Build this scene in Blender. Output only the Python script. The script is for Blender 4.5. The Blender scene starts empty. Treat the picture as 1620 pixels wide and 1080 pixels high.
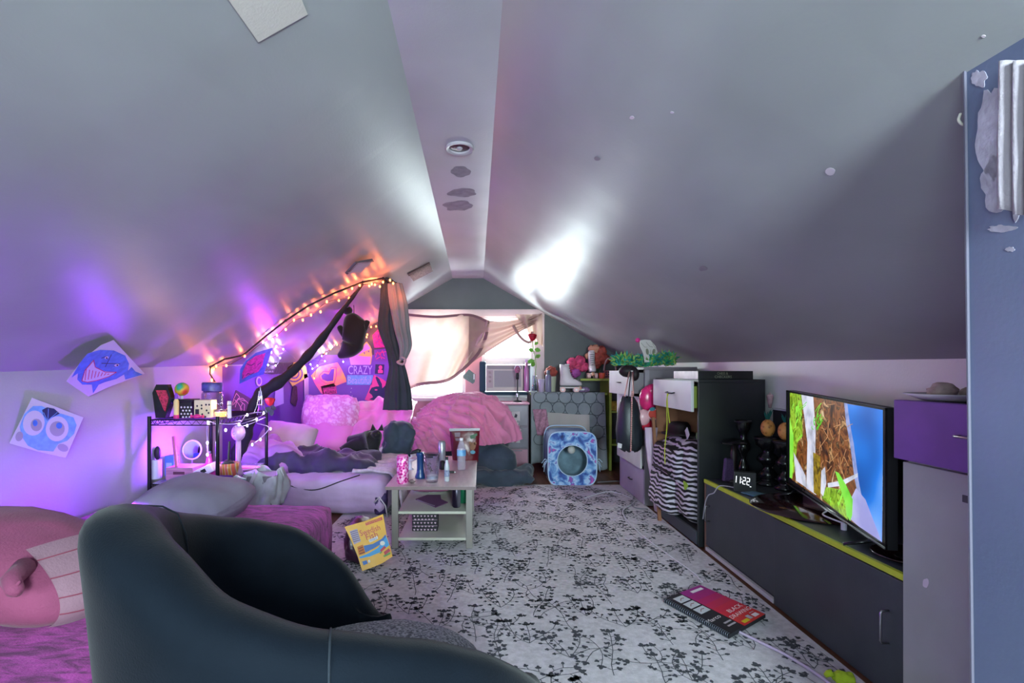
import bpy, bmesh, math, random
from mathutils import Vector as V, Matrix, Euler, noise
random.seed(7)
SC = bpy.context.scene
C = SC.collection
F, CX, CY, H = 820.0, 760.0, 588.0, 1.2
# ------------------------------------------------------------------ camera
cam = bpy.data.cameras.new('camera'); cam.sensor_width = 36; cam.lens = F/1620*36
cam.shift_x = (810-CX)/1620; cam.shift_y = (CY-540)/1620
cam.clip_start = .05
co = bpy.data.objects.new('camera', cam); C.objects.link(co)
co.location = (0, 0, H); co.rotation_euler = (math.pi/2, 0, 0)
SC.camera = co
# ------------------------------------------------------------------ world, lights, exposure
w = bpy.data.worlds.new('world'); SC.world = w; w.use_nodes = True
bg = w.node_tree.nodes['Background']; bg.inputs[0].default_value = (.9, .96, 1, 1); bg.inputs[1].default_value = 5.0
SC.view_settings.view_transform = 'Standard'; SC.view_settings.look = 'None'
SC.view_settings.gamma = 1; SC.view_settings.use_curve_mapping = False
SC.view_settings.exposure = 0.7
def area(name, loc, aim, sx, sy, e, col=(1, 1, 1)):
    l = bpy.data.lights.new(name, 'AREA'); l.shape = 'RECTANGLE'; l.size = sx; l.size_y = sy; l.energy = e; l.color = col
    o = bpy.data.objects.new(name, l); C.objects.link(o); o.location = loc
    o.rotation_euler = (V(aim)-V(loc)).to_track_quat('-Z', 'Y').to_euler(); return o
def point(name, loc, e, col, r=.02, parent=None):
    l = bpy.data.lights.new(name, 'POINT'); l.energy = e; l.color = col; l.shadow_soft_size = r
    o = bpy.data.objects.new(name, l); C.objects.link(o); o.location = loc
    return o
area('window_daylight', (-.05, 7.45, 1.75), (.1, 3.5, .9), 1.7, 1.3, 300, (.96, 1, .93))
area('rear_window_daylight', (.6, -1.95, 1.5), (.5, 3, 1.6), .7, 1.0, 225, (.90, 1, .96))
area('rear_left_fill_light', (-1.1, -1.95, 1.4), (1.7, 3.6, 1.2), 1.1, .8, 60, (.84, 1, .98))  # added fill behind the camera, lifts the ambient level; no known source
point('violet_shelf_light', (-1.95, 4.42, .80), 62, (.30, .03, 1), .02)
point('violet_middle_light', (-2.08, 3.78, .64), 15, (.28, .03, 1), .02)
point('violet_futon_light', (-1.85, 2.72, .47), 19, (.30, .03, 1), .02)
point('violet_bed_light', (-1.85, 5.3, 1.15), 12, (.40, .03, 1), .02)
point('magenta_bed_light', (-1.30, 6.3, 1.35), 6, (.75, .05, .9), .02)

# ------------------------------------------------------------------ helpers
def P(x, y, Y): return V(((x-CX)/F*Y, Y, H+(CY-y)/F*Y))
def PZ(x, y, z=0.0): return P(x, y, F*(H-z)/(y-CY))
def PX(x, y, X): return P(x, y, X*F/(x-CX))
def lin(h):
    if not isinstance(h, str): return tuple(h)+((1,) if len(h) == 3 else ())
    h = h.lstrip('#'); r = []
    for i in (0, 2, 4):
        c = int(h[i:i+2], 16)/255; r.append(c/12.92 if c <= .04045 else ((c+.055)/1.055)**2.4)
    return (*r, 1)
MATS = {}
def mat(name, col='#808080', rough=.6, metal=0, var=.0, vs=6, col2=None, bump=0, bs=60, emit=None, es=0, trans=0, sheen=0, coat=0,
        spec=.5, transl=0, alpha=1, ior=1.45, stops=None, tex='noise', dist=0, detail=3, stretch=(1, 1, 1), band=False, wdir='X'):
    if name in MATS: return MATS[name]
    m = bpy.data.materials.new(name); MATS[name] = m; m.use_nodes = True
    nt = m.node_tree; N = nt.nodes; L = nt.links; b = N['Principled BSDF']; out = N['Material Output']
    b.inputs['Base Color'].default_value = lin(col); b.inputs['Roughness'].default_value = rough; b.inputs['Metallic'].default_value = metal
    b.inputs['Specular IOR Level'].default_value = spec; b.inputs['IOR'].default_value = ior
    b.inputs['Transmission Weight'].default_value = trans; b.inputs['Alpha'].default_value = alpha
    b.inputs['Coat Weight'].default_value = coat
    if sheen: b.inputs['Sheen Weight'].default_value = sheen; b.inputs['Sheen Roughness'].default_value = .4
    tc = N.new('ShaderNodeTexCoord'); mp = N.new('ShaderNodeMapping'); mp.inputs['Scale'].default_value = stretch
    L.new(tc.outputs['Object'], mp.inputs['Vector'])
    colout = None
    if var or col2 or stops:
        if tex == 'wave':
            t = N.new('ShaderNodeTexWave'); t.inputs['Scale'].default_value = vs; t.inputs['Distortion'].default_value = dist
            t.inputs['Detail'].default_value = detail; t.inputs['Detail Scale'].default_value = 1.2; t.bands_direction = wdir
            fac = t.outputs['Fac']
        elif tex == 'voronoi':
            t = N.new('ShaderNodeTexVoronoi'); t.inputs['Scale'].default_value = vs; fac = t.outputs['Distance']
        elif tex == 'grad':
            t = N.new('ShaderNodeTexGradient'); fac = t.outputs['Fac']
        else:
            t = N.new('ShaderNodeTexNoise'); t.inputs['Scale'].default_value = vs; t.inputs['Detail'].default_value = detail
            t.inputs['Distortion'].default_value = dist; fac = t.outputs['Fac']
        L.new(mp.outputs['Vector'], t.inputs['Vector'])
        r = N.new('ShaderNodeValToRGB'); L.new(fac, r.inputs['Fac'])
        if stops is None:
            c1 = lin(col); c2 = lin(col2) if col2 else tuple(min(1, x*(1-var)) for x in c1[:3])+(1,)
            c1b = c1 if col2 else tuple(min(1, x*(1+var*.6)) for x in c1[:3])+(1,)
            stops = [(.35, c2), (.65, c1b)]
        el = r.color_ramp.elements
        if band: r.color_ramp.interpolation = 'CONSTANT'
        el[0].position, el[0].color = stops[0][0], lin(stops[0][1])
        el[1].position, el[1].color = stops[-1][0], lin(stops[-1][1])
        for p_, c_ in stops[1:-1]:
            e = el.new(p_); e.color = lin(c_)
        colout = r.outputs['Color']; L.new(colout, b.inputs['Base Color'])
    if bump:
        t2 = N.new('ShaderNodeTexNoise'); t2.inputs['Scale'].default_value = bs; t2.inputs['Detail'].default_value = 4
        L.new(mp.outputs['Vector'], t2.inputs['Vector'])
        bp = N.new('ShaderNodeBump'); bp.inputs['Strength'].default_value = bump; bp.inputs['Distance'].default_value = .01
        L.new(t2.outputs['Fac'], bp.inputs['Height']); L.new(bp.outputs['Normal'], b.inputs['Normal'])
    if es:
        b.inputs['Emission Strength'].default_value = es
        if emit: b.inputs['Emission Color'].default_value = lin(emit)
        elif colout: L.new(colout, b.inputs['Emission Color'])
        else: b.inputs['Emission Color'].default_value = lin(col)
    if transl:
        tr = N.new('ShaderNodeBsdfTranslucent'); tr.inputs['Color'].default_value = lin(col)
        if colout: L.new(colout, tr.inputs['Color'])
        mx = N.new('ShaderNodeMixShader'); mx.inputs[0].default_value = transl
        L.new(b.outputs[0], mx.inputs[1]); L.new(tr.outputs[0], mx.inputs[2]); L.new(mx.outputs[0], out.inputs[0])
    return m
def glassmat(name, tint='#ffffff', gloss=.1, rough=.03):
    m = bpy.data.materials.new(name); m.use_nodes = True; nt = m.node_tree; N = nt.nodes; L = nt.links
    N.remove(N['Principled BSDF']); out = N['Material Output']
    t = N.new('ShaderNodeBsdfTransparent'); t.inputs[0].default_value = lin(tint)
    g = N.new('ShaderNodeBsdfGlossy'); g.inputs['Roughness'].default_value = rough
    lw = N.new('ShaderNodeLayerWeight'); lw.inputs[0].default_value = gloss*3
    mx = N.new('ShaderNodeMixShader'); L.new(lw.outputs['Facing'], mx.inputs[0]); L.new(t.outputs[0], mx.inputs[1]); L.new(g.outputs[0], mx.inputs[2])
    L.new(mx.outputs[0], out.inputs[0]); return m
def nz(p, s=1.0, o=0.0): return noise.noise(V((p[0]*s+o, p[1]*s-o*.7, p[2]*s+o*1.3)))
def ridge(p, s=1.0, o=0.0): return 1-abs(nz(p, s, o))*2

INV = {}
class MB:
    def __init__(s): s.bm = bmesh.new()
    def v(s, p): return s.bm.verts.new(p)
    def face(s, vs):
        try: return s.bm.faces.new(vs)
        except ValueError: return None
    def poly(s, pts): return s.face([s.v(p) for p in pts])
    def hexa(s, p, bev=0, seg=2):
        vs = [s.v(q) for q in p]
        fs = [s.face([vs[i] for i in f]) for f in ((0, 3, 2, 1), (4, 5, 6, 7), (0, 1, 5, 4), (1, 2, 6, 5), (2, 3, 7, 6), (3, 0, 4, 7))]
        if bev:
            es = list({e for f in fs for e in f.edges})
            bmesh.ops.bevel(s.bm, geom=es, offset=bev, segments=seg, affect='EDGES', profile=.5)
        return s
    def box(s, a, b, bev=0, M=None, seg=2):
        x0, y0, z0 = a; x1, y1, z1 = b
        p = [V(q) for q in ((x0, y0, z0), (x1, y0, z0), (x1, y1, z0), (x0, y1, z0), (x0, y0, z1), (x1, y0, z1), (x1, y1, z1), (x0, y1, z1))]
        if M is not None: p = [M @ q for q in p]
        return s.hexa(p, bev, seg)
    def rings(s, rs, cap=True, closed=False, loop=True):
        R = [[s.v(p) for p in r] for r in rs]; n = len(R[0])
        for i in range(len(R)-(0 if closed else 1)):
            a, b = R[i], R[(i+1) % len(R)]
            for k in range(n if loop else n-1):
                s.face([a[k], a[(k+1) % n], b[(k+1) % n], b[k]])
        if cap and not closed and loop:
            s.face(R[0][::-1]); s.face(R[-1])
        return s
    def tube(s, pts, r, n=8, closed=False, flat=1.0, tw=0):
        pts = [V(p) for p in pts]; m = len(pts); rs = []
        up = V((0, 0, 1)); prev = None
        for i, p in enumerate(pts):
            d = (pts[(i+1) % m] if (closed or i < m-1) else p) - (pts[i-1] if (closed or i > 0) else p)
            if d.length < 1e-9: d = V((0, 0, 1))
            d.normalize()
            if prev is None:
                a = d.cross(up)
                if a.length < .1: a = d.cross(V((1, 0, 0)))
            else: a = prev - d*prev.dot(d)
            a.normalize(); prev = a; b = d.cross(a)
            rr = r[i] if isinstance(r, (list, tuple)) else r
            rs.append([p + (a*math.cos(2*math.pi*k/n+tw*i) + b*math.sin(2*math.pi*k/n+tw*i)*flat)*rr for k in range(n)])
        return s.rings(rs, True, closed)
    def cyl(s, p0, p1, r0, r1=None, n=16): return s.tube([p0, p1], [r0, r0 if r1 is None else r1], n)
    def lathe(s, prof, c=(0, 0, 0), n=24, M=None, sq=1.0):
        c = V(c); rs = []
        for r, z in prof:
            q = [V((math.cos(2*math.pi*k/n)*max(r, 1e-4), math.sin(2*math.pi*k/n)*max(r, 1e-4)*sq, z)) for k in range(n)]
            rs.append([(M @ a if M is not None else a)+c for a in q])
        return s.rings(rs)
    def ball(s, c, r, n=16, m=10, fn=None, M=None):
        c = V(c); r = V(r) if not isinstance(r, (int, float)) else V((r, r, r)); rs = []
        for j in range(m+1):
            t = math.pi*j/m - math.pi/2; row = []
            for k in range(n):
                d = V((math.cos(t)*math.cos(2*math.pi*k/n), math.cos(t)*math.sin(2*math.pi*k/n), math.sin(t)))
                if abs(j-m/2) == m/2: d = V((1e-4*math.cos(2*math.pi*k/n), 1e-4*math.sin(2*math.pi*k/n), math.copysign(1, t)))
                p = V((d.x*r.x, d.y*r.y, d.z*r.z))
                if fn: p = p + d*fn(d)
                if M is not None: p = M @ p
                row.append(p+c)
            rs.append(row)
        return s.rings(rs)
    def soft(s, c, h, r=.05, rot=(0, 0, 0), amp=0, sc=5, cuts=8, pil=0, off=0, rid=0):
        """rounded box / pillow with noise folds"""
        c = V(c); h = V(h); M = Euler(rot).to_matrix()
        t = bmesh.new(); bmesh.ops.create_cube(t, size=2); bmesh.ops.subdivide_edges(t, edges=t.edges[:], cuts=cuts, use_grid_fill=True)
        rr = min(r, h.x, h.y, h.z)
        for v in t.verts:
            q = v.co.copy(); p = V((q.x*h.x, q.y*h.y, q.z*h.z))
            if pil:
                e = max(0, 1-abs(q.x)**3.0)**.55*max(0, 1-abs(q.y)**3.0)**.55
                k = 1-pil*.16*(q.x*q.x*(1-q.y*q.y)+q.y*q.y*(1-q.x*q.x))
                k2 = 1-pil*.05*(1-q.x*q.x)*abs(q.y)
                p = V((p.x*(1-.09*pil*q.y*q.y*abs(q.x)), p.y*(1-.09*pil*q.x*q.x*abs(q.y)), p.z*(.16+.84*e)))
                nrm = V((q.x*.2, q.y*.2, q.z)).normalized()
            else:
                inn = V((max(-h.x+rr, min(h.x-rr, p.x)), max(-h.y+rr, min(h.y-rr, p.y)), max(-h.z+rr, min(h.z-rr, p.z))))
                d = p-inn; nrm = d.normalized() if d.length > 1e-6 else V((0, 0, 0))
                p = inn+nrm*rr
                if nrm.length < .5:
                    a = max(range(3), key=lambda i: abs(q[i])); nrm = V((0, 0, 0)); nrm[a] = math.copysign(1, q[a])
            if amp:
                f = nz(p, sc, off+c.x)+.5*nz(p, sc*2.1, off+3)
                if rid: f += rid*(ridge(V((p.x, p.y*.5, p.z)), sc*1.3, off+7)**3-.3)
                p = p+nrm*amp*f
            v.co = M @ p + c
        mp = {v: s.bm.verts.new(v.co) for v in t.verts}
        for f in t.faces: s.face([mp[v] for v in f.verts])
        t.free(); return s
    def grid(s, fn, nu, nv, thick=0):
        g = [[s.v(fn(i/nu, j/nv)) for j in range(nv+1)] for i in range(nu+1)]
        fs = [s.face([g[i][j], g[i+1][j], g[i+1][j+1], g[i][j+1]]) for i in range(nu) for j in range(nv)]
        if thick:
            s.bm.normal_update(); bmesh.ops.solidify(s.bm, geom=fs, thickness=thick)
        return s
    def prism(s, pts, d):
        pts = [V(p) for p in pts]; d = V(d)
        a = [s.v(p) for p in pts]; b = [s.v(p+d) for p in pts]; n = len(a)
        s.face(a[::-1]); s.face(b)
        for i in range(n): s.face([a[i], a[(i+1) % n], b[(i+1) % n], b[i]])
        return s
    def build(s, name, m, parent=None, smooth=False, sub=0):
        bmesh.ops.recalc_face_normals(s.bm, faces=s.bm.faces[:])
        me = bpy.data.meshes.new(name); s.bm.to_mesh(me); s.bm.free()
        if smooth:
            for p in me.polygons: p.use_smooth = True
        me.materials.append(m); o = bpy.data.objects.new(name, me); C.objects.link(o)
        if smooth == 'auto':
            try: me.set_sharp_from_angle(angle=.7)
            except Exception: pass
        if parent is not None:
            o.parent = parent
            if parent.name in INV: o.matrix_parent_inverse = INV[parent.name]
        if sub:
            md = o.modifiers.new('subdivision', 'SUBSURF'); md.levels = sub; md.render_levels = sub
        return o
def thing(name, label, cat, loc=(0, 0, 0), group=None, rz=None):
    o = bpy.data.objects.new(name, None); C.objects.link(o); o.location = loc; o.empty_display_size = .05
    o['label'] = label; o['category'] = cat
    if group: o['group'] = group
    if rz is None: INV[o.name] = Matrix.Translation(-V(loc))
    else: o.rotation_euler = (0, 0, rz)
    return o
def tag(o, label, cat, group=None):
    o['label'] = label; o['category'] = cat
    if group: o['group'] = group
    return o
def struct(o): o['kind'] = 'structure'; return o
def stuff(o): o['kind'] = 'stuff'; return o
def dup(root, d, label, group=None, rz=0):
    r = root.copy(); C.objects.link(r); r.location = root.location+V(d); r['label'] = label; r.rotation_euler.z += rz
    if group: r['group'] = group
    for ch in root.children:
        c = ch.copy(); C.objects.link(c); c.parent = r
        for g in ch.children:
            e = g.copy(); C.objects.link(e); e.parent = c
    return r
def hang(o, parent):
    o.parent = parent
    if parent.name in INV: o.matrix_parent_inverse = INV[parent.name]
    return o
TXT = {}
def glyphs(s):
    if s not in TXT:
        cu = bpy.data.curves.new('lettering', 'FONT'); cu.body = s; cu.align_x = 'CENTER'; cu.align_y = 'CENTER'; cu.resolution_u = 3
        o = bpy.data.objects.new('lettering', cu); me = o.to_mesh()
        xs = [v.co.x for v in me.vertices]; ys = [v.co.y for v in me.vertices]
        cx, cy = (min(xs)+max(xs))/2, (min(ys)+max(ys))/2; W, Hh = max(xs)-min(xs), max(ys)-min(ys)
        TXT[s] = ([((v.co.x-cx)/W, (v.co.y-cy)/Hh) for v in me.vertices], [tuple(p.vertices) for p in me.polygons])
        o.to_mesh_clear(); bpy.data.objects.remove(o); bpy.data.curves.remove(cu)
    return TXT[s]
class Flat:
    """a real plane (a sheet, a screen, a box face); points are given where the sight line meets it"""
    def __init__(s, p, n):
        s.p = V(p); s.n = V(n).normalized()
        if s.n.dot(s.p-V((0, 0, H))) > 0: s.n = -s.n
    def at(s, x, y, lift=0):
        d = V(((x-CX)/F, 1, (CY-y)/F)); o = V((0, 0, H)); q = s.p+s.n*lift
        return o+d*((q-o).dot(s.n)/d.dot(s.n))
    def sheet(s, pts, th=.002): return MB().prism([s.at(x, y) for x, y in pts], -s.n*th)
    def poly(s, pts, m, parent, name='print', lift=.001, mb=None):
        b = mb or MB(); b.poly([s.at(x, y)+s.n*lift for x, y in pts])
        return b if mb else b.build(name, m, parent)
    def polys(s, lst, m, parent, name='print', lift=.001):
        b = MB()
        for pts in lst: s.poly(pts, m, parent, mb=b, lift=lift)
        o = b.build(name, m, parent)
        if len(lst) > 1: stuff(o)
        return o
    def line(s, pts, wd, mb, lift=.0015):
        for (a, b) in zip(pts, pts[1:]):
            d = V((b[0]-a[0], b[1]-a[1])); 
            if d.length < 1e-6: continue
            n = V((-d.y, d.x)).normalized()*wd/2
            mb.poly([s.at(a[0]+n.x, a[1]+n.y)+s.n*lift, s.at(b[0]+n.x, b[1]+n.y)+s.n*lift, s.at(b[0]-n.x, b[1]-n.y)+s.n*lift, s.at(a[0]-n.x, a[1]-n.y)+s.n*lift])
    def lines(s, lst, wd, m, parent, name='drawing', lift=.0015):
        b = MB()
        for l in lst: s.line(l, wd, b, lift)
        return stuff(b.build(name, m, parent))
    def text(s, t, c, wd, ht, m, parent, ang=0, lift=.002, name='lettering', shear=0):
        vs, fs = glyphs(t); a = math.radians(ang); b = MB(); q = []
        for x, y in vs:
            X, Y = x*wd, -y*ht; 
            a2 = a+math.radians(shear)
            q.append(b.v(s.at(c[0]+X*math.cos(a)+Y*math.sin(a2), c[1]-X*math.sin(a)+Y*math.cos(a2))+s.n*lift))
        for f in fs: b.face([q[i] for i in f])
        return stuff(b.build(name, m, parent))
def ell(cx, cy, rx, ry, n=20, ang=0):
    a = math.radians(ang)
    return [(cx+rx*math.cos(t)*math.cos(a)-ry*math.sin(t)*math.sin(a), cy+rx*math.cos(t)*math.sin(a)+ry*math.sin(t)*math.cos(a)) for t in [2*math.pi*k/n for k in range(n)]]
def lerp(a, b, t): return a+(b-a)*t
def spline(pts, n=24):
    pts = [V(p) for p in pts]; out = []; m = len(pts)
    for i in range(m-1):
        p0, p1, p2, p3 = pts[max(i-1, 0)], pts[i], pts[i+1], pts[min(i+2, m-1)]
        for k in range(n):
            t = k/n
            out.append(.5*((2*p1)+(p2-p0)*t+(2*p0-5*p1+4*p2-p3)*t*t+(3*p1-p0-3*p2+p3)*t**3))
    out.append(pts[-1]); return out
def rot(z=0, x=0, y=0): return Matrix.Rotation(z, 4, 'Z') @ Matrix.Rotation(y, 4, 'Y') @ Matrix.Rotation(x, 4, 'X')
# ------------------------------------------------------------------ the setting
YB, YF, XL, XR, ZR = 6.9, -1.7, -2.3, 2.0, 2.445
def xrl(Y): return -.311-.0114*(Y-1.736)
def xrr(Y): return .074-.007*(Y-1.736)
def zkl(Y): return 1.2+.028*(Y-2.48)
def zkr(Y): return 1.254+.012*(Y-2.1)
def zsl(X, Y):
    t = (X-xrl(Y))/(XL-xrl(Y)); return lerp(ZR, zkl(Y), t)
def zsr(X, Y):
    t = (X-xrr(Y))/(XR-xrr(Y)); return lerp(ZR, zkr(Y), t)
def onslope(x, y, side, k=1.0):
    a, b = .3, 9.0
    g = zsl if side == 'l' else zsr
    for _ in range(60):
        m = (a+b)/2; p = P(x, y, m)
        if p.z < g(p.x, m): a = m
        else: b = m
    return P(x, y, a*k)
M_ceil = mat('gloss_grey_paint', '#9a9c9d', .36, var=.10, vs=2.2, bump=.05, bs=90, spec=.32, stretch=(1, .45, 1))
M_ceil_s = mat('gloss_grey_paint_strip', '#a6a3aa', .42, var=.08, vs=2, bump=.08, bs=90)
M_knee = mat('knee_wall_paint', '#a3a5aa', .5, var=.06, vs=2, bump=.1, bs=70)
M_gab = mat('gable_paint', '#46494c', .45, var=.1, vs=3, bump=.1, bs=60)
M_pink = mat('pink_trim_paint', '#c98596', .5, var=.06, vs=5)
M_trim = mat('pale_trim_paint', '#b9a9ae', .45, var=.06, vs=5)
M_wood = mat('brown_floorboards', '#6b4436', .4, var=.35, vs=3, stretch=(6, .6, 1))
def quad(name, pts, m, th=(0, 0, .05)):
    return struct(MB().prism(pts, th).build(name, m))
struct(MB().box((XL-.1, YF, -.1), (XR+.1, YB+.1, 0)).build('floor', M_wood))
def slope(name, f0, f1, side):
    b = MB(); n = 16
    g = lambda u, v: V((lerp(f0(v), f1(v), u), lerp(YF, YB, v), 0))
    def fn(u, v):
        Y = lerp(YF-.1, YB+.12, v); X = lerp(f0(Y), f1(Y), u)
        z = lerp(ZR, (zkl if side == 'l' else zkr)(Y), u) if side != 'c' else ZR
        return V((X, Y, z))
    b.grid(fn, 1, n)
    b2 = MB(); b.bm.free()
    for off in (0,):
        b2.grid(fn, 1, n)
    fs = b2.bm.faces[:]
    r = bmesh.ops.extrude_face_region(b2.bm, geom=fs)
    for e in r['geom']:
        if isinstance(e, bmesh.types.BMVert): e.co.z += .08
    return struct(b2.build(name, M_ceil if side != 'c' else M_ceil_s))
ceil_c = slope('ceiling', xrl, xrr, 'c')
ceil_l = slope('ceiling', xrl, lambda Y: XL, 'l')
ceil_r = slope('ceiling', xrr, lambda Y: XR, 'r')
struct(MB().prism([(XL, YF, 0), (XL, YB, 0), (XL, YB, zkl(YB)), (XL, YF, zkl(YF))], (-.1, 0, 0)).build('wall_left', M_knee))
struct(MB().prism([(XR, YF, 0), (XR, YB, 0), (XR, YB, zkr(YB)), (XR, YF, zkr(YF))], (.1, 0, 0)).build('wall_right', mat('right_knee_wall_lit_paint', '#e2dedf', .5, var=.06, vs=2, bump=.1, bs=70)))  # right wall paler than the left: window light put into its colour
# back gable with two window openings
WL0, WL1, WR0, WR1, WZ0, WZ1 = -.95, -.20, .02, .71, .86, 1.93
b = MB(); D = (0, .12, 0)
def gp(X): return min(ZR, zsl(X, YB) if X < xrl(YB) else ZR, zsr(X, YB) if X > xrr(YB) else ZR)+.03
def gwall(b, Y, d, openings):
    xs = sorted({XL, XR, xrl(YB), xrr(YB)} | {o[0] for o in openings} | {o[1] for o in openings})
    for a, c in zip(xs, xs[1:]):
        mid = (a+c)/2; op = [o for o in openings if o[0] < mid < o[1]]
        if op:
            b.prism([(a, Y, 0), (c, Y, 0), (c, Y, op[0][2]), (a, Y, op[0][2])], d)
            b.prism([(a, Y, op[0][3]), (c, Y, op[0][3]), (c, Y, gp(c)), (a, Y, gp(a))], d)
        else:
            b.prism([(a, Y, 0), (c, Y, 0), (c, Y, gp(c)), (a, Y, gp(a))], d)
    bmesh.ops.remove_doubles(b.bm, verts=b.bm.verts[:], dist=1e-4)
gwall(b, YB, D, [(WL0, WL1, WZ0, WZ1), (WR0, WR1, WZ0, WZ1)])
struct(b.build('wall_back', M_gab))
b = MB(); gwall(b, YF, (0, -.12, 0), [(-1.65, -.55, 1.0, 1.8), (.25, .95, 1.0, 1.95)])  # left opening is made up, for the fill light
struct(b.build('wall_front', M_knee))
M_purp = mat('purple_paint_and_glow', '#6a41a2', .5, var=.08, vs=3, bump=.08, bs=60)
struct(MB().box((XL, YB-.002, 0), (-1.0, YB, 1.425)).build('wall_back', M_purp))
struct(MB().prism([(XL+.002, 4.62, 0), (XL+.002, YB-.003, 0), (XL+.002, YB-.003, zkl(YB)-.01), (XL+.002, 4.62, zkl(4.62)-.01)], (-.002, 0, 0)).build('wall_left', M_purp))  # violet light on this far knee wall is put into its colour
# windows: frame, sash bars, glass
M_glass = glassmat('window_glass', '#f4fbff', .05)
M_sash = mat('white_sash_paint', '#c9c2c6', .4)
def window(name, x0, x1, z0, z1, Y, meet):
    root = thing(name, '', '', ((x0+x1)/2, Y, z0)); del root['label']; del root['category']; struct(root)
    f = MB(); t = .045
    for a, c in (((x0, z0), (x0+t, z1)), ((x1-t, z0), (x1, z1)), ((x0+t, z0), (x1-t, z0+t)), ((x0+t, z1-t), (x1-t, z1))):
        f.box((a[0], Y+.02, a[1]), (c[0], Y+.09, c[1]))
    o = f.build('window_frame', M_sash, root); struct(o)
    o = MB().box((x0+t, Y+.03, meet-.02), (x1-t, Y+.075, meet+.02)).build('window_sash', M_sash, root); struct(o)
    for a, c in ((z0+t, meet-.02), (meet+.02, z1-t)):
        o = MB().box((x0+t, Y+.048, a), (x1-t, Y+.053, c)).build('pane', M_glass, root); struct(o)
window('window_1', WL0, WL1, WZ0, WZ1, YB, 1.42)
window('window_2', WR0, WR1, WZ0, WZ1, YB, 1.36)
window('window_3', .25, .95, 1.0, 1.95, YF-.12, 1.5)
window('added_fill_window', -1.65, -.55, 1.0, 1.8, YF-.12, 1.4)  # unseen window, added where the fill light comes in
# trim round the windows
def trim(n, a, c, m): return struct(MB().box(a, c, .006).build('trim_%d' % n, m))
trim(1, (WL0-.04, YB-.035, WZ1), (WR1+.14, YB, WZ1+.10), M_trim)
trim(2, (WL1, YB-.03, WZ0), (WR0, YB, WZ1), M_pink)
trim(3, (WR1, YB-.035, WZ0), (WR1+.14, YB, WZ1), M_trim)
trim(4, (WL0-.1, YB-.05, WZ0-.05), (WR1+.14, YB, WZ0), M_trim)
trim(5, (WL0-.09, YB-.03, WZ0), (WL0, YB, WZ1), M_trim)
b = MB(); 
b.prism([(WL0-.05, YB-.012, WZ0-.05), (WR1+.1, YB-.012, WZ0-.05), (WR1+.1, YB-.012, .0), (WL0-.05, YB-.012, 0)], (0, .012, 0))
struct(b.build('trim_6', M_pink))
# near partition on the right
M_part = mat('partition_paint', '#5f6984', .42, var=.12, vs=2.5, bump=.05, bs=80)
X0t, X0b = 1.043, 1.066
yt, yb = -.35, 1.116
def pz(X, Y): return zsr(X, Y)+.02
b = MB(); b.hexa([V(q) for q in ((X0b, yt, 0), (XR, yt, 0), (XR, yb, 0), (X0b, yb, 0), (X0t, yt, pz(X0t, yt)), (XR, yt, pz(XR, yt)), (XR, yb, pz(XR, yb)), (X0t, yb, pz(X0t, yb)))])
part = struct(b.build('wall_partition', M_part))
pf = Flat((1.04, 1.0, 1.5), (-1, 0, -.02)); pf = Flat(V((X0t-.001, .9, pz(X0t, 1))), V((-1, 0, -(X0b-X0t)/1.85)))
def blot(cx, cy, rx, ry, seed, n=34, j=.35):
    r = random.Random(seed); k = [1+j*(r.random()-.5)*2 for _ in range(n)]
    k = [(k[i]*2+k[i-1]+k[(i+1) % n])/4 for i in range(n)]
    return [(cx+rx*k[i]*math.cos(2*math.pi*i/n), cy+ry*k[i]*math.sin(2*math.pi*i/n)) for i in range(n)]
M_filler = mat('white_filler_patch', '#a39dae', .7, var=.25, vs=14, bump=.2, bs=50)
for i, (cx, cy, rx, ry) in enumerate(((1570, 215, 26, 68), (1580, 290, 30, 42), (1548, 125, 12, 14), (1604, 180, 22, 70), (1612, 300, 18, 45), (1586, 362, 22, 6), (1598, 394, 7, 4))):
    hang(pf.sheet(blot(cx, cy, rx, ry, 40+i), .001).build('filler_patch', M_filler), part)
hang(MB().tube([V((X0t-.002, yb-.002, pz(X0t, yb))), V((X0b-.002, yb-.002, .02))], .0035, 6).build('worn_edge', mat('worn_edge_paint', '#625f70', .9), ), part)
hk = thing('wall_hook', 'small white screw hook at the edge of the right partition', 'hook', P(1520, 185, 1.14))
q = P(1521, 187, 1.13)
MB().tube(spline([q+V((.018, 0, -.006)), q+V((.004, 0, -.014)), q+V((-.006, 0, -.004)), q+V((-.002, 0, .010))], 6), .0028, 8).build('hook', mat('hook_white', '#d8d3c8', .4), hk, True)
MB().cyl(q+V((.012, 0, -.006)), q+V((.03, 0, -.004)), .006, .006, 10).build('hook_base', mat('hook_white'), hk, True)
# towel hanging at the right edge of the view
tw = Flat(V((1.02, .9, 1.5)), (-1, 0, 0))
def towel(u, v):
    x = lerp(1590, 1668, u); y = lerp(96, 330+12*math.sin(u*3), v); p = tw.at(x+6*v*v*math.sin(5*u), y)
    return p+V((-.008*math.sin(u*22+v*1.5)-.006, 0, 0))
o = MB().grid(towel, 26, 10, .003).build('hanging_towel', mat('white_towel', '#a59ca6', .9, bump=.2, bs=200), None, True)
tag(o, 'white towel hanging against the partition at the right edge', 'towel')
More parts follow.
